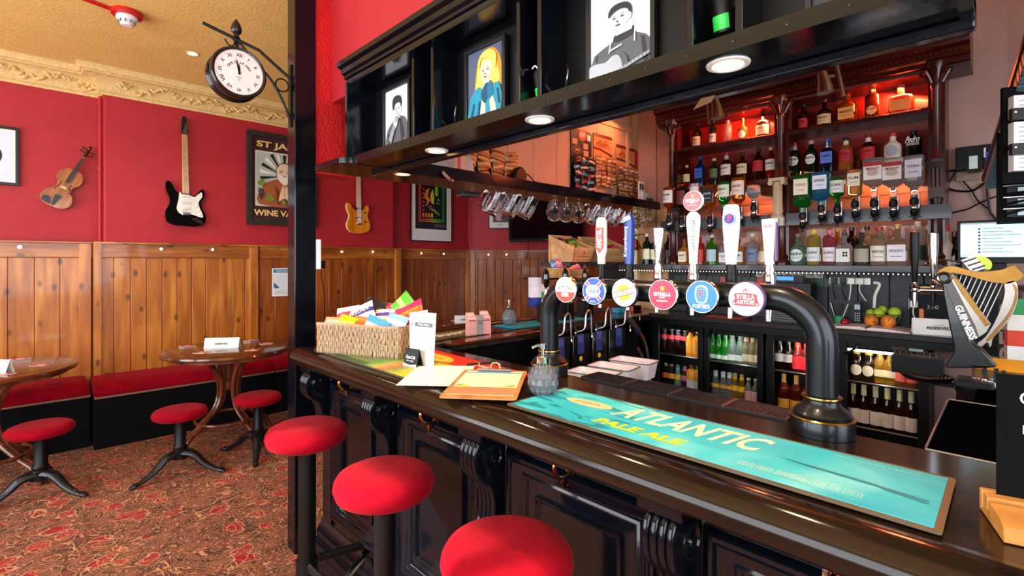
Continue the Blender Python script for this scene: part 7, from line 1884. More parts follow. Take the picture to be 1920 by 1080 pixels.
# black cooler panels with blue stickers on the inner face of the return
for i, (px0, px1, sx0, sx1, sy0, sy1, rd) in enumerate(((1040, 1068, 1044, 1058, 634, 672, 0), (1075, 1105, 1083, 1095, 627, 662, 1), (1112, 1138, 1118, 1129, 621, 656, 1), (1143, 1172, 1155, 1166, 616, 648, 0))):
    Y_ = 1.895; a = aY(px0, 600, Y_); b = aY(px1, 600, Y_)
    t = thing('cooler_unit', 'black under-bar cooler with a blue sticker, ' + ['leftmost, beside the font leg', 'second from left, with a yellow dot', 'third from left, with a yellow dot', 'rightmost of the four'][i], 'cooler', ((a.x + b.x) / 2, Y_, .25), 0)
    w = (b.x - a.x) / 2
    mb = MB(); mb.box((-w, 0, 0), (w, .034, .79), M('cooler_black', '101216', .18, coat=.6)); mb.build('panel', t, bevel=.003)
    c = aY(sx0, sy0, Y_); d = aY(sx1, sy1, Y_); cx = (a.x + b.x) / 2
    mb = MB(); mb.box((c.x - cx, -.002, d.z - .25), (d.x - cx, 0, c.z - .25), C('2c3c88'))
    for k_ in range(4): mb.box((c.x - cx + .006 + k_ * (d.x - c.x - .012) / 4, -.0026, (c.z + d.z) / 2 - .25 + .01), (c.x - cx + .010 + k_ * (d.x - c.x - .012) / 4, -.002, c.z - .25 - .008), C('6c84c8'))
    if rd: mb.prism(ell((c.x + d.x) / 2 - cx, d.z - .25 - .03, .016, .016, 16), -.002, 0, C('e8d840'), 'XZ')
    mb.build('sticker', t)
# undercounter worktop with white tubs
t = thing('under_bar_worktop', 'black under-bar worktop behind the drip trays holding the white tubs', 'worktop', (1.95, 1.28, 0))
mb = MB(); mb.box((-.40, -.20, .84), (.42, .28, .865), blackm); mb.build('top', t, bevel=.004)
mb = MB(); mb.box((-.38, -.18, 0), (.40, .26, .84), blackd); mb.build('cabinet', t)
def tub(x, y, rz, label, w=.125, l=.20, h=.085):
    t = thing('white_tub', label, 'tub', (x, y, .866), rz, 'white enamel tubs in a row')
    vs = []; fs = []; n = 6
    def ring(w_, l_, z): return [(a, b, z) for a, b in smooth_rect(l_, w_, .02, n)]
    rings = [ring(w * .86, l * .88, 0), ring(w, l, h), ring(w * 1.05, l * 1.04, h), ring(w * 1.05, l * 1.04, h + .004), ring(w * .96, l * .96, h + .004), ring(w * .84, l * .86, .006)]
    N_ = len(rings[0])
    for r in rings: vs += r
    for j in range(len(rings) - 1):
        for i in range(N_): fs.append((j * N_ + i, j * N_ + (i + 1) % N_, (j + 1) * N_ + (i + 1) % N_, (j + 1) * N_ + i))
    fs.append(tuple(range(N_))); fs.append(tuple(reversed(range((len(rings) - 1) * N_, len(rings) * N_))))
    mb = MB(); mb.add(vs, fs, C('f0eef2', .25)); mb.build('shell', t, angle=50)
    mb = MB(); mb.tube([(a, b, h + .004) for a, b in smooth_rect(l * 1.05, w * 1.06, .022, n)], .0022, C('34404c'), 6, closed=True); mb.build('rim', t)
for (px_, py_, lb_) in ((1113, 697, 'white rectangular tub, nearest the font leg'), (1150, 686, 'white rectangular tub in the middle of the row'), (1188, 675, 'white rectangular tub, furthest right of the row')):
    q = aZ(px_, py_, .955); tub(q.x, q.y, PI / 2 + .12, lb_, w=.15, l=.23)
q = aZ(1095, 705, .93); t = thing('white_box', 'plain white square sided container at the left of the tubs', 'container', (q.x, q.y, .866), .4); mb = MB(); mb.box((-.09, -.004, 0), (.07, .004, .07), C('f4f2f2')); mb.box((-.09, .004, 0), (-.082, .10, .07), C('f4f2f2')); mb.box((.062, .004, 0), (.07, .10, .07), C('f4f2f2')); mb.box((-.09, .096, 0), (.07, .10, .07), C('f4f2f2')); mb.box((-.085, .004, 0), (.065, .096, .006), C('f4f2f2')); mb.build('shell', t)
# soda gun on its hose
q = aY(1187, 612, 1.90); t = thing('soda_gun', 'metal soda gun on a steel hose clipped by the left fridge', 'soda gun', q)
mb = MB(); mb.tube([(-.09, 0, .07), (-.03, -.01, .03), (.03, -.01, -.02)], [.018, .022, .02], steel, 10); mb.tube([(.03, -.01, -.02), (.055, -.01, -.045)], .026, C('202850'), 12); mb.tube([(-.06, 0, .06), (.02, 0, .085), (.09, 0, .08)], .006, chrome, 8); mb.tube([(.09, 0, .08), (.092, 0, .04)], .007, chrome, 8); mb.build('head', t)
mb = MB(); mb.tube(smooth2([(.055, -.01, -.045), (.12, -.01, -.10), (.16, -.02, -.22), (.17, -.03, -.36), (.15, -.05, -.46), (.11, -.06, -.40), (.04, -.05, -.22), (-.02, -.04, -.14)], 6, False), .012, steel, 10); mb.build('hose', t)
# dark SHARPS mat, turquoise mat, brown ledge tray with the pink card rack
def art_sh(poly, txt): txt("SHARP'S", .02, .0, .10, C('e8e6da'), width=.24, bold=.003, shear=.2)
q = aZ(850, 632, BT); flatmat('bar_runner', "dark olive bar runner with white lettering on the bar return", 1.62, 2.13, .10, .55, .20, BT + .001, C('3a3428'), C('54503c'), art_sh)
def art_t2(poly, txt): txt('ATLANTIC', .05, .03, .06, IV, width=.2, shear=.2)
flatmat('bar_runner', 'second turquoise bar runner under the further soap dispenser', 2.42, 2.14, .0, .78, .20, BT + .001, C('1c6c90'), sea, art_t2)
q = aZ(906, 634, BT)
t = thing('card_rack', 'clear rack of pink tickets standing on the bar return behind the red mat', 'card rack', (1.70, 1.985, BT + .001), -.35)
mb = MB(); mb.box((-.018, -.03, 0), (.018, .0, .115), M('rack_grey', '9a94a0', .3)); mb.text('YOUR', .012, (.0, -.0315, .085), ink); mb.text('IDEAS', .009, (.0, -.0315, .072), ink); mb.box((-.06, -.035, 0), (.06, .045, .004), steel); mb.build('holder', t)
for s_ in (-1, 1):
    mb = MB()
    for k_ in range(5): mb.box((s_ * .040 - .022, -.026 + k_ * .012, .004), (s_ * .040 + .022, -.018 + k_ * .012, .095 + .008 * k_ + (.006 if s_ > 0 else 0)), C('e4a8a8') if k_ % 2 == 0 else C('f0cfc8'))
    mb.box((s_ * .040 - .020, -.0272, .085), (s_ * .040 + .020, -.026, .092), C('c04048')); mb.build('tickets', t)
t = thing('service_tray', 'brown varnished wooden ledge with a chrome strip on the bar return', 'tray', (1.72, 1.955, BT + .0005), .05)
mb = MB(); mb.prism(smooth_rect(.62, .10, .045, 6), 0, .012, tablewood, 'XY'); o_ = mb.build('ledge', t, bevel=.004); t.location.y = 1.90
# squash bottles, cleaning spray and snack baskets near the pumps
def carton(px_, py0, py1, Y_, w, cols, label, name='carton'):
    a = aY(px_, py1, Y_); b = aY(px_, py0, Y_); h = b.z - a.z
    t = thing(name, label, name.replace('_', ' '), (a.x, Y_, a.z), -.4)
    for i, c in enumerate(cols): mb = MB(); mb.box((-w / 2, -w * .3, h * i / len(cols)), (w / 2, w * .3, h * (i + 1) / len(cols)), C(c)); mb.build(['base_band', 'middle_band', 'top_band'][i], t)
    return t
carton(1003, 520, 576, 2.22, .075, ['1c3c90', 'e8ecf0', 'dfe4ec'], 'blue and white carton standing beside the bend of the font', 'drinks_carton')
carton(1018, 532, 575, 2.30, .07, ['e4ecf0', '38a070', 'e8f0ec'], 'white and green carton half hidden by the bend of the font', 'drinks_carton')
def wicker(px_, py_, label, cols):
    q = aY(px_, py_, 2.30); t = thing('wicker_basket', label, 'basket', (q.x, 2.30, q.z))
    mb = MB()
    for j in range(5): mb.tube([(a, b, .012 + .016 * j) for a, b in ell(0, 0, .085 + .003 * j, .06 + .003 * j, 20)], .0085, M('pale_wicker', 'c89c64', .7, var=.3, scale=80), 6, closed=True)
    mb.box((-.07, -.05, 0), (.07, .05, .01), M('pale_wicker')); mb.build('woven_side', t)
    for i, c in enumerate(cols):
        packet((q.x - .05 + .045 * i, 2.30, q.z + .11 + .008 * (i % 2)), (-.4, .3 * (i - 1), .1), .085, .065, .025, c[0], c[1], c[2])
    return q
q = wicker(1048, 524, 'round wicker basket of sweets behind the left hand pump', [('58a0d8', 'a0c8e8', 'light blue sweet packet in the left wicker basket'), ('e890b0', 'f4c0d0', 'pink sweet packet in the left wicker basket')])
q = wicker(1082, 526, 'round wicker basket of sweets behind the middle hand pump', [('f0806c', 'f4b0a0', 'coral sweet packet in the right wicker basket'), ('e878a0', 'f4b8d0', 'rose sweet packet in the right wicker basket')])
mb = MB(); mb.box((-.30, -.09, 0), (.35, .09, .012), blackm); o = mb.build('basket_ledge'); o.location = (2.80, 2.34, 1.372); tag(o, 'narrow black ledge carrying the two wicker baskets', 'shelf')
mb = MB(); mb.box((-.02, -.02, 0), (.02, .02, .256), blackm); o = mb.build('ledge_post'); o.location = (3.10, 2.38, 1.115); tag(o, 'short black upright under the basket ledge', 'post')
# ================================================================== ON THE BACK COUNTER
zc = BCT + .001
A, B = aZ(1560, 603, zc), aZ(1712, 612, zc)
t = thing('open_book', 'open white ledger lying on the back counter', 'book', (XC + .13, (aX(1560, 600, XC + .13).y + aX(1712, 600, XC + .13).y) / 2, zc), RZX)
bw = (aX(1560, 600, XC + .13).y - aX(1712, 600, XC + .13).y) / 2
for s_ in (-1, 1):
    mb = MB(); pr = [(0, .010), (s_ * bw * .15, .017), (s_ * bw * .5, .014), (s_ * bw, .004), (s_ * bw, 0), (0, 0)]; mb.prism(pr if s_ > 0 else list(reversed(pr)), -.13, .10, C('f0dcd8'), 'XZ'); mb.build('page_block', t)
mb = MB(); mb.box((-.004, -.131, .004), (.002, .101, .018), C('4c4448')); mb.build('spine', t)
q = aX(1651, 600, XC + .13)
t = thing('fruit_bowl', 'wire bowl of citrus fruit on the back counter under the sockets', 'bowl', (XC + .17, q.y, zc), RZX)
mb = MB(); wire = steel
for r, z in ((.045, .003), (.075, .04), (.092, .085)): mb.tube([(a, b, z) for a, b in ell(0, 0, r, r, 28)], .0022, wire, 5, closed=True)
for k_ in range(16): a = 2 * PI * k_ / 16; mb.tube(smooth2([(.045 * math.cos(a), .045 * math.sin(a), .003), (.078 * math.cos(a + .1), .078 * math.sin(a + .1), .04), (.092 * math.cos(a + .2), .092 * math.sin(a + .2), .085)], 4, False), .0016, wire, 5)
mb.build('wire_frame', t)
def fruit(dx, dy, z, r, col, kind, label):
    mb = MB(); pr = [(.0001, -r)] + [(r * math.cos(a), r * math.sin(a) * (1.0 if kind == 'orange' else 1.0)) for a in [(-PI / 2 + PI * i / 12) for i in range(1, 12)]] + [(.0001, r * (1 if kind == 'orange' else 1.15))]
    mb.lathe(pr, M(kind + '_peel', col, .4, var=.08, bump=.2, bscale=200), 20); o = mb.build(kind); o.location = (XC + .17 + dx, q.y + dy, zc + z); o.rotation_euler = (.5 * dx * 20, 1.2, 0); tag(o, label, kind)
fruit(-.035, -.035, .045, .037, 'f08820', 'orange', 'big orange at the front right of the wire bowl')
fruit(-.035, .045, .042, .034, 'f4a82c', 'orange', 'paler orange at the front left of the wire bowl')
fruit(.02, .055, .080, .028, 'a8c02c', 'lime', 'lime at the left of the wire bowl')
fruit(.0, .015, .088, .029, '9cb828', 'lime', 'lime in the middle of the wire bowl')
fruit(.03, .0, .105, .026, '78a020', 'lime', 'darker lime on top at the back of the wire bowl')
fruit(.0, -.060, .098, .031, 'b4c830', 'lime', 'lime high at the right of the wire bowl')
q = aX(1608, 590, XC + .20); t = thing('cordless_phone', 'black cordless telephone handset upright on its base left of the fruit bowl', 'telephone', (XC + .20, q.y, zc), RZX)
mb = MB(); mb.box((-.020, -.012, .01), (.020, .012, .15), blackm); mb.box((-.014, -.0135, .10), (.014, -.012, .13), C('a8c0c0'))
for i in range(3):
    for j in range(4): mb.box((-.013 + .010 * i, -.0138, .03 + .014 * j), (-.006 + .010 * i, -.012, .038 + .014 * j), C('b0b4bc'))
mb.build('handset', t, bevel=.004); mb = MB(); mb.box((-.03, -.03, 0), (.03, .03, .014), blackm); mb.build('charging_base', t, bevel=.004)
# knife pot, red apple-like jar, small things left of the phone
q = aX(1572, 590, XC + .20); t = thing('utensil_pot', 'small pot of bar tools beside the telephone', 'pot', (XC + .21, q.y, zc))
mb = MB(); mb.lathe([(.022, 0), (.026, .05), (.023, .05), (.020, .004), (.0001, .004)], C('38a068'), 16); mb.build('pot', t)
for k_ in range(5): mb = MB(); a = k_ * 1.25; mb.tube([(.01 * math.cos(a), .01 * math.sin(a), .01), (.04 * math.cos(a), .05 * math.sin(a), .13)], .0035, [chrome, C('e8e8f0'), blackm][k_ % 3], 6); mb.build('tool', t)
q = aX(1584, 595, XC + .12); mb = MB(); mb.lathe([(.0001, 0), (.015, .002), (.024, .018), (.024, .03), (.014, .044), (.0001, .042)], C('a01420', .2), 18); o = mb.build('red_ball'); o.location = (XC + .12, q.y, zc); tag(o, 'dark red round timer beside the open ledger', 'timer')
# sockets on the splashback
YS = XC + .284
def socket(px0, px1, py0, py1, label, plugs=()):
    a = aX(px0, py0, YS); b = aX(px1, py1, YS); cy = (a.y + b.y) / 2; cz = (a.z + b.z) / 2; w = (a.y - b.y) / 2; h = (a.z - b.z) / 2
    t = thing('wall_socket', label, 'socket', (YS, cy, cz), RZX)
    mb = MB(); mb.box((-w, -.010, -h), (w, 0, h), C('ece4dc', .35)); mb.build('plate', t, bevel=.002)
    for (u, c, k_) in plugs:
        mb = MB(); mb.cb((u * w, -.022, 0), (.034, .026, .038), c); 
        mb.tube(smooth2([(u * w, -.035, -.015), (u * w, -.045, -.06), (u * w + .01 * k_, -.03, -.12)], 4, False), .004, c, 6); mb.build('plug', t, bevel=.005)
    return t
socket(1555, 1633, 520, 534, 'long white double socket with black and white plugs on the black boarding', [(-.72, blackm, 1), (-.28, blackm, 2), (.12, C('e8e8dc'), -1), (.55, C('d8dcc8'), 3)])
socket(1704, 1740, 559, 581, 'white socket with a white lead on the black boarding behind the side tap', [(-.4, C('f0ece0'), 2)])
mb = MB(); q = aX(1638, 530, YS - .01); q1 = aX(1641, 578, YS - .01); mb.tube(smooth2([(q.x, q.y, q.z), (q.x, q.y - .03, q.z - .01), (q1.x, q1.y, (q.z + q1.z) / 2), (q1.x, q1.y + .005, q1.z)], 5, False), .009, C('ece4d8'), 8); o = mb.build('trunking_hose'); tag(o, 'thick cream flex dropping from the long socket to the counter', 'cable')
# till with blue display
q = aX(1481, 522, XC + .12); q0 = aX(1481, 575, XC + .12)
t = thing('cash_till', 'dark cash register with a glowing blue display behind the font', 'till', (XC + .14, q.y, zc), RZX)
mb = MB(); mb.box((-.13, -.10, 0), (.13, .10, .09), C('2c2a2c')); mb.box((-.12, -.02, .09), (.12, .10, q.z - zc - .03), blackm)
for k_ in range(5): mb.box((-.12, -.103, .012 + .014 * k_), (.12, -.10, .018 + .014 * k_), C('6c6a6c'))
mb.build('body', t, bevel=.006)
mb = MB(); mb.box((-.085, -.05, q.z - zc - .025), (.085, -.02, q.z - zc + .02), blackm); mb.box((-.07, -.0515, q.z - zc - .012), (.03, -.05, q.z - zc + .012), M('blue_display', '1c60e0', .3, emit='2068f0', estr=1.6)); mb.build('display', t)
q = aX(1365, 578, XC + .10); flatmat('bar_runner', 'orange red bar cloth with black cola script on the back counter', XC + .09, q.y, RZX, .26, .14, zc, C('8c2018'), C('e05030'), lambda p_, t_: t_('Coca-Cola', 0, 0, .05, ink, width=.18, shear=.2))
# things on the far end of the return by the left fridge
for (px_, py_, c, w, lb_) in ((1235, 570, 'e06840', .07, 'small orange card box behind the crimson starred badge'), (1190, 583, 'c02828', .06, 'red clip box lying near the right-hand swan neck'), (1160, 572, '4898c0', .05, 'light blue box near the badge with yellow half discs')):
    q = aY(px_, py_, 2.15); mb = MB(); mb.box((-w, -.03, 0), (w, .03, .04), C(c)); o = mb.build('small_box', bevel=.003); o.location = (min(q.x, 3.5), 2.15, BT + .001 if c != '4898c0' else BT + .001); tag(o, lb_, 'box')
q = aX(1762, 612, XC + .02); rc = reserved((XC + .06, q.y + .01, zc), RZX + .25, 'white folded RESERVED card on the back counter left of the harp', w=.22)

# monitor, shelf with keyboard area
q = aX(1862, 452, 3.28); q1 = aX(1800, 420, 3.28); q2 = aX(1925, 480, 3.28)
t = thing('computer_monitor', 'flat computer monitor showing a pale blue list at the right edge', 'monitor', (3.28, (q1.y + q2.y) / 2 - .02, 1.52), RZX + .06)
w = (q1.y - q2.y) / 2 + .03; z0 = aX(1840, 482, 3.28).z - 1.52; z1 = aX(1840, 418, 3.28).z - 1.52
scr = M('monitor_screen', 'a8dcf0', .3, emit='a4dcf4', estr=1.1)
mb = MB(); mb.box((-w, -.012, z0 - .03), (w, .02, z1 + .012), blackm); mb.build('casing', t, bevel=.003)
mb = MB(); mb.box((-w + .012, -.0132, z0), (w - .012, -.012, z1), scr)
for k_ in range(8): mb.box((-w + .09, -.0138, z1 - .03 - k_ * .016), (-w + .16 + .03 * ((k_ * 7) % 3), -.0132, z1 - .027 - k_ * .016), C('50707c')); mb.box((-w + .075, -.0138, z1 - .034 - k_ * .016), (-w + .083, -.0132, z1 - .025 - k_ * .016), C('28343c'))
mb.box((-w + .012, -.0138, z1 - .008), (w - .012, -.0132, z1), C('d8e8f0')); mb.box((-w + .015, -.0138, z0 + .005), (-w + .05, -.0132, z0 + .007), C('2c7cb0')); mb.build('screen', t)
mb = MB(); mb.box((-.03, .02, -.30), (.03, .04, .0), blackm); mb.box((-.10, -.06, -.415), (.10, .08, -.40), blackm); mb.box((-.03, .02, -.41), (.03, .05, -.3), blackm); mb.build('stand', t)
mb = MB(); mb.box((-.16, -.2, 0), (.14, .31, .02), blackm); o = mb.build('bottle_shelf'); o.location = (3.56, .0, T4 - .122); tag(o, 'black shelf below the red capped bottle beside the monitor', 'shelf')
# hanging spotlights from the ceiling over the bar
for (px_, py0, py1, hx, hy_, lb_) in ((1574, 110, 180, 1548, 158, 'small spotlight on a metal rod, hanging before the right bay of the back bar'), (1334, 195, 232, 1346, 208, 'small spotlight hanging before the left bay of the back bar')):
    a = aX(px_ - 8, py0, 2.0); b = aX(px_ + (8 if px_ > 1500 else -4), py1, 2.0)
    d = (b - a).normalized(); top = a - d * ((CEIL - a.z) / abs(d.z)) if abs(d.z) > .1 else a
    t = thing('hanging_spotlight', lb_, 'light', b)
    mb = MB(); mb.tube([tuple(top - b), (0, 0, 0)], .006, M('nickel', 'a08c7c', .3, 1.0), 8); mb.build('rod', t)
    h_ = aX(hx, hy_, 2.0) - b
    mb = MB(); mb.tube([tuple(h_ + Vector((0, .012, .045))), tuple(h_ + Vector((0, .004, .01))), tuple(h_ + Vector((0, -.0, -.03)))], [.014, .020, .026], M('nickel'), 14); mb.tube([tuple(h_ + Vector((0, .01, .03))), tuple(h_ * .5 + Vector((0, 0, .05)))], .005, M('nickel'), 6); mb.build('lamp_head', t)
a = aX(1325, 183, 1.9)
t = thing('hanging_card', 'plain beige card hanging under the dark cornice at a slant', 'card', a, RZX); mb = MB(); mb.add([(-.055, 0, -.035), (.015, 0, -.022), (.055, 0, .03), (-.012, 0, .015), (-.055, .002, -.035), (.015, .002, -.022), (.055, .002, .03), (-.012, .002, .015)], [(0, 1, 2, 3), (7, 6, 5, 4), (0, 4, 5, 1), (1, 5, 6, 2), (2, 6, 7, 3), (3, 7, 4, 0)], C('c8a078')); mb.build('card', t)
mb = MB(); mb.tube([(.03, 0, .0), (.03, 0, CEIL - a.z)], .001, ink, 4); mb.build('thread', t)
# black network boxes, cables and adaptor on the right-hand wall
XW = XB - .002
def wbox(px0, px1, py0, py1, m, label, name, d=.05, X=XW):
    a = aX(px0, py0, X); b = aX(px1, py1, X); t = thing(name, label, name.replace('_', ' '), (X, (a.y + b.y) / 2, (a.z + b.z) / 2), RZX)
    w = (a.y - b.y) / 2; h = (a.z - b.z) / 2; mb = MB(); mb.box((-w, -d, -h), (w, 0, h), m); mb.build('casing', t, bevel=.004); return t, w, h
t, w, h = wbox(1793, 1866, 280, 316, blackm, 'black wall box with a white label and a blue plug right of the back bar', 'network_box')
mb = MB(); mb.box((-.03, -.075, -h - .02), (.03, -.05, .01), blackm); mb.box((-.022, -.0765, -h + .0), (.012, -.075, .005), C('d8e8e4')); mb.build('power_adaptor', t)
mb = MB(); mb.box((w * .55, -.06, -h * .4), (w * .75, -.05, h * .3), C('2840c0')); mb.box((w * .45, -.058, -h * .1), (w * .55, -.05, h * .7), C('e0e0e8')); mb.build('plug', t)
mb = MB(); mb.box((-w * .98, -.02, -h - .055), (w * .2, 0, -h - .002), C('8c7460')); mb.build('backing_block', t)
def cable(pts, r, m, label, X=XW - .02):
    mb = MB(); mb.tube(smooth2([tuple(aX(a, b, X)) for a, b in pts], 6, False), r, m, 6); o = mb.build('cable'); tag(o, label, 'cable')
cable([(1760, 318), (1780, 320), (1792, 322), (1778, 345), (1785, 356), (1822, 358), (1846, 342)], .006, blackm, 'thick black cable looping under the wall box')
cable([(1806, 340), (1822, 358), (1834, 377), (1855, 393)], .004, blackm, 'thin black cable dropping diagonally to the right of the wall box')
cable([(1762, 406), (1790, 398), (1815, 392), (1838, 380), (1868, 368)], .004, blackm, 'thin black cable rising to the right from the optic rail')
cable([(1849, 343), (1852, 370), (1856, 396), (1862, 405), (1874, 418)], .007, C('2c2c34'), 'dark cable with a white end hanging from the slanted ledge')
cable([(1770, 246), (1774, 262), (1772, 282), (1770, 290)], .007, C('d0a898'), 'short pinkish flex above the small adaptor')
t, w, h = wbox(1766, 1776, 287, 300, C('e8dcd0'), 'tiny white adaptor on the wall beside the back bar column', 'mains_adaptor', .03)
# slanted dark ledge at the right edge with equipment below it
P0 = aD(1862, 335, 2.2); P1 = aD(1935, 110, 1.7)
t = thing('slanted_ledge', 'slanting dark timber ledge with a ribbed blue-grey underside at the right edge', 'ledge', P0)
v = P1 - P0; L_ = v.length; t.rotation_mode = 'QUATERNION'; t.rotation_quaternion = v.to_track_quat('X', 'Z')
rib = M('ribbed_grey_metal', '56666f', .5, .3, var=.2)
mb = MB(); mb.box((-.05, -.03, .02), (L_ * 1.5, .03, .045), C('2c1c16')); mb.build('timber_edge', t, bevel=.004)
mb = MB()
for k_ in range(26): mb.box((-.03 + k_ * L_ * 1.5 / 26, -.025 , -.035), (-.03 + (k_ + .8) * L_ * 1.5 / 26, .02, .02), rib)
s_ = mb.build('ribbed_strip', t, bevel=.003)
mb = MB(); mb.tube([(-.02, .03, -.03), (L_ * 1.5, .03, -.03)], .016, C('4c4844'), 10); mb.build('pipe', t)
# equipment rack below the ledge
a = aX(1868, 330, 2.75)
t = thing('equipment_rack', 'black rack of labelled boxes with tangled leads above the monitor', 'rack', (2.75, aX(1868, 400, 2.75).y - .16, 1.62), RZX)
zt = aX(1868, 250, 2.75).z - 1.62; zb = aX(1868, 418, 2.75).z - 1.62
mb = MB(); mb.box((-.16, .0, zb), (.16, .12, zt), blackd); mb.build('cabinet', t)
for k_ in range(4): mb = MB(); z = zb + .02 + k_ * .045; mb.box((-.13, -.015, z), (.16, 0, z + .030), blackm); mb.box((-.10, -.0165, z + .006), (-.02, -.015, z + .024), C('b8d4d4')); mb.box((-.14, -.017, z + .031), (.16, -.01, z + .034), steel); mb.build('labelled_box', t)
mb = MB()
for k_ in range(4): mb.tube(smooth2([(-.14, -.02, zb + .03 + .04 * k_), (-.05, -.05, zb + .05 + .03 * k_), (.02, -.04, zb + .02 + .03 * k_), (.12, -.02, zb + .05)], 5, False), .005, blackm, 6)
mb.build('leads', t)
q = aD(1905, 240, 1.75); t = thing('till_roll_holder', 'stack of white paper rolls in black clips at the top right edge', 'paper holder', aD(1924, 330, 1.75), RZX + .5)
for k_ in range(3):
    mb = MB(); mb.box((-.035, 0, .02 + .095 * k_), (.12, .03, .10 + .095 * k_), C('e8e0dc')); 
    for j in range(4): mb.box((-.02, -.001, .03 + .095 * k_ + j * .016), (.1, 0, .034 + .095 * k_ + j * .016), C('b0a8a8'))
    mb.build('paper_stack', t)
for k_ in range(2): mb = MB(); mb.box((-.05, -.02, .075 + .125 * k_), (.12, .0, .115 + .125 * k_), blackm); mb.cb((-.042, -.022, .10 + .125 * k_), (.006, .003, .006), white); mb.build('clip', t)
mb = MB(); mb.box((-.05, .03, -.02), (.14, .045, .33), blackd); mb.build('back_plate', t)
# ================================================================== THE HARP FONT
XH = 2.50
hc_ = aX(1830, 688, XH); HY = hc_.y
def H(x, y):      # pixel on the harp's plane -> local (x, z)
    p = aX(x, y, XH); return (-(p.y - HY), p.z - 1.04)
t = thing('harp_font', 'big metallic harp shaped beer font on the right-hand return', 'beer font', (XH, HY, 1.041), RZX)
gold = M('harp_gold_metal', '7a5628', .32, 1.0, var=.15); silv = M('harp_silver_metal', '8c847c', .32, 1.0, var=.1); gm_ = M('harp_black', '14171a', .35, coat=.3)
mb = MB(); mb.prism(smooth2([H(*p) for p in ((1767, 530), (1781, 610), (1789, 646), (1788, 662), (1778, 676), (1778, 688), (1862, 688), (1862, 678), (1842, 655), (1824, 640), (1800, 580), (1785, 530))], 3), -.025, .04, gm_, 'XZ'); mb.build('column', t, bevel=.008)
neck = [(1756, 524), (1762, 508), (1778, 500), (1792, 500), (1810, 505), (1832, 509), (1853, 509), (1878, 506), (1892, 501), (1902, 498), (1911, 507), (1919, 516), (1916, 522), (1904, 528), (1890, 532), (1878, 531), (1860, 529), (1840, 524), (1820, 518), (1800, 514), (1786, 512), (1778, 514), (1778, 524), (1770, 531), (1760, 531)]
mb = MB(); mb.prism(smooth2([H(*p) for p in neck], 3), -.042, -.010, gold, 'XZ'); mb.build('neck', t, bevel=.006)
mb = MB(); c = H(1772, 521); mb.lathe([(.0001, -.052), (.012, -.052), (.014, -.048), (.014, -.01)], gm_, 20, at=(c[0], 0, c[1]), axis='Y'); mb.lathe([(.014, -.052), (.019, -.055), (.024, -.050), (.024, -.03), (.014, -.03), (.014, -.052)], silv, 24, at=(c[0], 0, c[1]), axis='Y'); mb.build('scroll', t)
sb_ = [(1772, 532), (1779, 518), (1787, 514), (1796, 522), (1815, 546), (1838, 580), (1859, 607), (1852, 620), (1838, 630), (1817, 640), (1800, 600)]
mb = MB(); mb.prism([H(*p) for p in sb_], -.040, -.008, silv, 'XZ'); mb.prism([H(*p) for p in ((1785, 516), (1795, 522), (1815, 547), (1838, 581), (1857, 607), (1848, 610), (1826, 580), (1806, 552))], -.046, -.040, gold, 'XZ')
mb.prism([H(*p) for p in ((1774, 536), (1784, 522), (1800, 552), (1830, 610), (1836, 629), (1817, 638), (1800, 600))], -.043, -.040, C('4c4440', .3), 'XZ'); mb.build('soundbox', t, bevel=.003)
g0, g1 = H(1797, 572), H(1826, 634); ga_ = math.atan2(g1[1] - g0[1], g1[0] - g0[0]); gl = math.hypot(g1[1] - g0[1], g1[0] - g0[0])
mb = MB(); mb.text('GUINNESS', .030, ((g0[0] + g1[0]) / 2, -.0445, (g0[1] + g1[1]) / 2), W_, xf=XF_WALL @ Matrix.Rotation(ga_, 4, 'Z'), width=gl, bold=.0010); mb.build('lettering', t)
pl_ = [(1884, 531), (1904, 527), (1909, 545), (1908, 562), (1901, 584), (1888, 604), (1870, 624), (1862, 634), (1860, 645), (1856, 650), (1852, 640), (1842, 648), (1833, 643), (1848, 630), (1860, 612), (1872, 588), (1881, 562), (1884, 545)]
mb = MB(); mb.prism(smooth2([H(*p) for p in pl_], 3), -.042, -.010, silv, 'XZ'); mb.prism(smooth2([H(*p) for p in ((1898, 532), (1903, 545), (1900, 566), (1888, 590), (1868, 614), (1850, 634), (1856, 636), (1874, 616), (1894, 590), (1906, 562), (1907, 540))], 3), -.046, -.042, gold, 'XZ'); mb.build('pillar', t, bevel=.004)
for i in range(9):
    a = H(1804 + 9.6 * i, 516 + 1.9 * i); b = H(1800 + 6.1 * i, 527 + 8.9 * i) ; mb = MB(); mb.tube([(a[0], -.026, a[1]), (b[0], -.026, b[1])], .0016, C('f0ece4', .2), 6); mb.build('string', t)
mb = MB(); mb.prism([(-.06, 0), (.055, 0), (.05, .02), (-.055, .02)], -.06, .07, gm_, 'XZ'); c2 = H(1768, 545); mb.build('base', t, bevel=.005)
mb = MB(); mb.lathe([(.0001, -.6), (.055, -.6), (.055, -.03), (.062, -.02), (.062, 0), (.0001, 0)], gm_, 24); mb.build('pedestal', t)
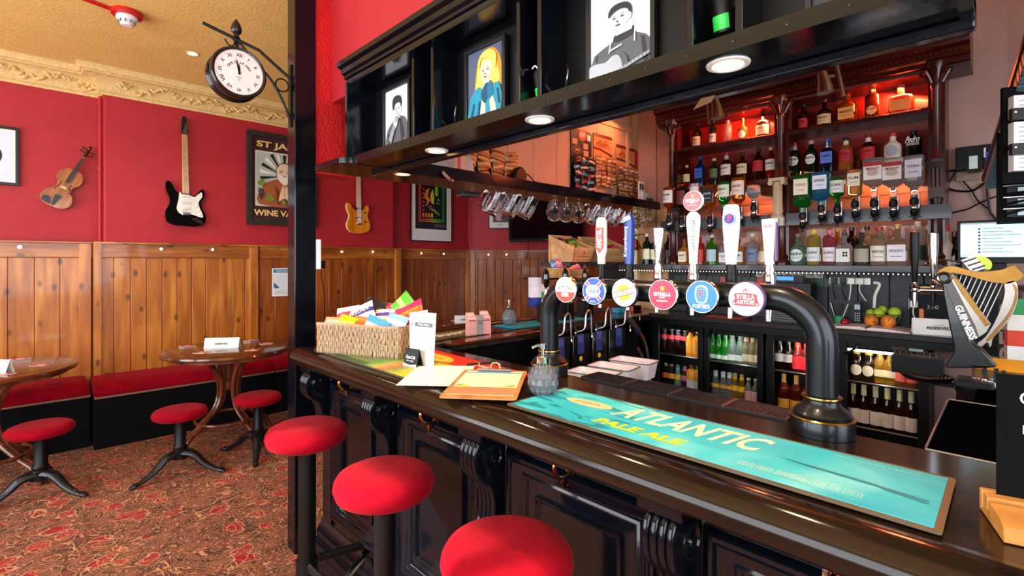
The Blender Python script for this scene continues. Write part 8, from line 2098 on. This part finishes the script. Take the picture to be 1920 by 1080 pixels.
# side tap left of the harp (two faucets on a chrome cross bar)
XT = 2.55
def faucet_px(px_, y0, y1, y2, label, blackh):
    a = aX(px_, y0, XT); b = aX(px_, y1, XT); c = aX(px_, y2, XT)
    t = thing('side_tap', label, 'beer tap', (XT, a.y, b.z), RZX)
    mb = MB(); top = a.z - b.z; mb.lathe([(.007, .02), (.009, .03), (.016, top * .75), (.015, top * .97), (.0001, top)], blackm if blackh else chrome, 16); mb.build('handle', t)
    mb = MB(); mb.lathe([(.008, -.02), (.013, -.012), (.010, -.004), (.013, .006), (.008, .016), (.0075, .026), (.0001, .026)], chrome, 16)
    if blackh: mb.tube([(.0, 0, -.012), (.05, 0, -.012), (.09, .0, -.012)], .006, chrome, 10)
    else: mb.tube([(-.04, 0, -.02), (.02, 0, -.02), (.045, 0, -.02)], .014, chrome, 12)
    mb.build('body', t)
    mb = MB(); dz = c.z - b.z; mb.tube([(0, 0, -.015), (0, -.004, dz * .6), (0, -.008, dz)], [.010, .009, .005], blackm if not blackh else steel, 10); mb.build('spout', t)
faucet_px(1715, 432, 540, 575, 'side tap with black tapered handle and chrome joint left of the harp', True)
faucet_px(1750, 435, 535, 575, 'side tap with chrome handle and black spout just left of the harp', False)
# round drip tray on the side return, left of the harp, and glass rinser right of it
q = aZ(1738, 702, 1.02); t = thing('round_drip_tray', 'oval drip tray with a wire mesh top standing under the side taps', 'drip tray', (q.x, q.y, 1.0), RZX)
mb = MB(); mb.lathe([(.0001, .0), (.075, .0), (.088, .012), (.088, .02), (.080, .02), (.078, .012), (.0001, .012)], blackm, 36); mb.build('bowl', t)
mb = MB()
for k_ in range(14): x = -.072 + k_ * .011; l_ = math.sqrt(max(0, .078 ** 2 - x * x)); mb.box((x - .0022, -l_, .016), (x + .0022, l_, .019), M('mesh_copper', 'a88c74', .35, 1.0))
mb.lathe([(.078, .016), (.084, .018), (.084, .021), (.078, .021), (.078, .016)], M('mesh_copper'), 36); mb.build('mesh', t)
mb = MB(); mb.box((.0, -.012, -.02), (.24, .012, .0), blackm); mb.build('support', t)
q = aZ(1715, 668, 1.09); t = thing('wire_rack', 'small wire rack fixed left of the harp base', 'rack', (q.x, q.y + .0, q.z), RZX)
mb = MB()
for z in (0, .02): mb.tube([(-.075, 0, z), (.08, 0, z)], .002, steel, 5)
for k_ in range(8): mb.tube([(-.07 + k_ * .02, 0, 0), (-.07 + k_ * .02, 0, .02)], .0015, steel, 5)
mb.build('wires', t); mb = MB(); mb.box((-.08, .0, -.08), (.09, .10, -.005), blackm); mb.build('box', t)
q = aZ(1862, 712, 1.06); t = thing('glass_rinser', 'chrome ribbed rinser disc with upright prongs right of the harp', 'rinser', (q.x, q.y, 1.041), RZX)
mb = MB(); mb.lathe([(.0001, 0), (.055, 0), (.058, .004), (.056, .022), (.050, .026), (.0001, .026)], chrome, 36)
for k_ in range(24): a = 2 * PI * k_ / 24; mb.tube([(.057 * math.cos(a), .057 * math.sin(a), .004), (.055 * math.cos(a), .055 * math.sin(a), .022)], .0025, chrome, 5)
mb.build('disc', t)
for k_ in range(5): mb = MB(); a = 2 * PI * k_ / 5; mb.box((.028 * math.cos(a) - .006, .028 * math.sin(a) - .003, .026), (.028 * math.cos(a) + .006, .028 * math.sin(a) + .003, .058), M('prong', '30343a', .3, .6)); mb.build('prong', t)
# yellow tool and opener behind the harp, orange tray, striped banner, lettered box
q = aX(1832, 492, 2.9); t = thing('bottle_opener', 'bright yellow and steel tool lying over the harp in front of the monitor', 'tool', (2.9, q.y, q.z), RZX)
mb = MB(); mb.prism(smooth2([(-.02, .022), (.02, .025), (.045, .0), (.04, -.03), (.015, -.022), (.0, .0)], 4), -.01, .02, C('d8f010', .3), 'XZ'); mb.build('yellow_cap', t, bevel=.004)
mb = MB(); mb.prism([(-.05, .01), (-.01, .03), (.025, -.025), (-.015, -.045)], -.012, .018, steel, 'XZ')
for k_ in range(3): mb.prism([(-.045 + .014 * k_, .004 - .016 * k_), (-.005 + .014 * k_, .022 - .016 * k_), (-.001 + .014 * k_, .016 - .016 * k_), (-.041 + .014 * k_, -.002 - .016 * k_)], -.0135, -.011, C('5c3828'), 'XZ')
mb.tube(smooth2([(-.05, 0, .0), (-.10, 0, .01), (-.17, 0, .0), (-.14, 0, -.02), (-.06, 0, -.03)], 5, False), .004, steel, 6); mb.build('steel_body', t)
mb = MB(); mb.box((-.02, .0, -.44), (.02, .02, -.03), blackm); mb.build('stand', t)
q = aX(1880, 655, 2.35); t = thing('mustard_tray', 'mustard yellow hinged tin lying behind the harp foot', 'tin', (2.62, aX(1875, 655, 2.62).y, 1.041), RZX + .15)
mb = MB(); mb.box((-.075, -.04, 0), (.075, .04, .05), C('7c5418', .35)); mb.add([(-.07, -.038, .05), (.065, -.038, .05), (.08, .045, .085), (-.055, .045, .085)], [(0, 1, 2, 3)], C('e8a820', .35)); mb.box((-.01, -.042, .014), (.02, -.04, .034), C('f0d8a0')); mb.box((.04, -.042, .014), (.055, -.04, .034), C('f0d8a0')); mb.build('tin_body', t)
q = aX(1898, 620, 2.9); t = thing('sign_board', 'tall board lettered BE in pale capitals behind the harp', 'sign', (2.9, aX(1893, 600, 2.9).y, 1.041), RZX)
mb = MB(); mb.box((-.035, 0, 0), (.035, .01, .34), C('241820')); mb.build('board', t)
mb = MB(); mb.text('BEER', .075, (0, -.002, .17), C('d0b0a0'), xf=XF_WALL @ Matrix.Rotation(PI / 2, 4, 'Z'), width=.26, bold=.002); mb.build('lettering', t)
q = aX(1918, 600, 2.8); t = thing('striped_carton', 'green white and red striped carton at the right edge behind the harp', 'carton', (2.78, aX(1922, 600, 2.78).y, 1.041), RZX + .2)
for i, c in enumerate(('1c7838', 'e8e4e0', 'd83820', 'e8e0d8', '1c8c48')): mb = MB(); mb.box((-.05, 0, .062 * i), (.06, .05, .062 * (i + 1)), C(c)); mb.build('band', t)
q = aX(1733, 585, YS - .01)
t = thing('wall_chalkboard', 'black chalkboard with faint white writing on the boarding behind the side taps', 'chalkboard', (YS - .003, aX(1760, 590, YS).y, BCT + .002), RZX)
mb = MB(); mb.box((-.13, -.008, 0), (.10, 0, .26), C('121416', .8)); mb.build('board', t)
mb = MB(); ltext(mb, 'Stella', .030, -.06, .215, C('a8b0a8'), y=-.010); mb.build('handwriting', t); mb = MB(); ltext(mb, '3.70', .030, -.05, .13, C('a8b0a8'), y=-.010); mb.build('handwriting', t)
q = aX(1725, 590, 3.5); mb = MB(); mb.box((-.012, -.01, 0), (.012, .01, .13), C('e07028')); o = mb.build('orange_opener', bevel=.003); o.location = (3.55, aX(1728, 590, 3.55).y, BCT + .001); tag(o, 'upright orange plastic opener behind the side taps', 'opener')
# warm strip on top of the cornice that washes the upper wall orange
area('cornice_wash', (XFm + .10, yb, 2.80), (.25, -.05, 1), .06, 1.5, 6, (1, .30, .08))
area('panel_wash', (3.35, 2.12, 2.62), (-.3, .35, -1), .25, .05, 1.6, (1, .34, .12))
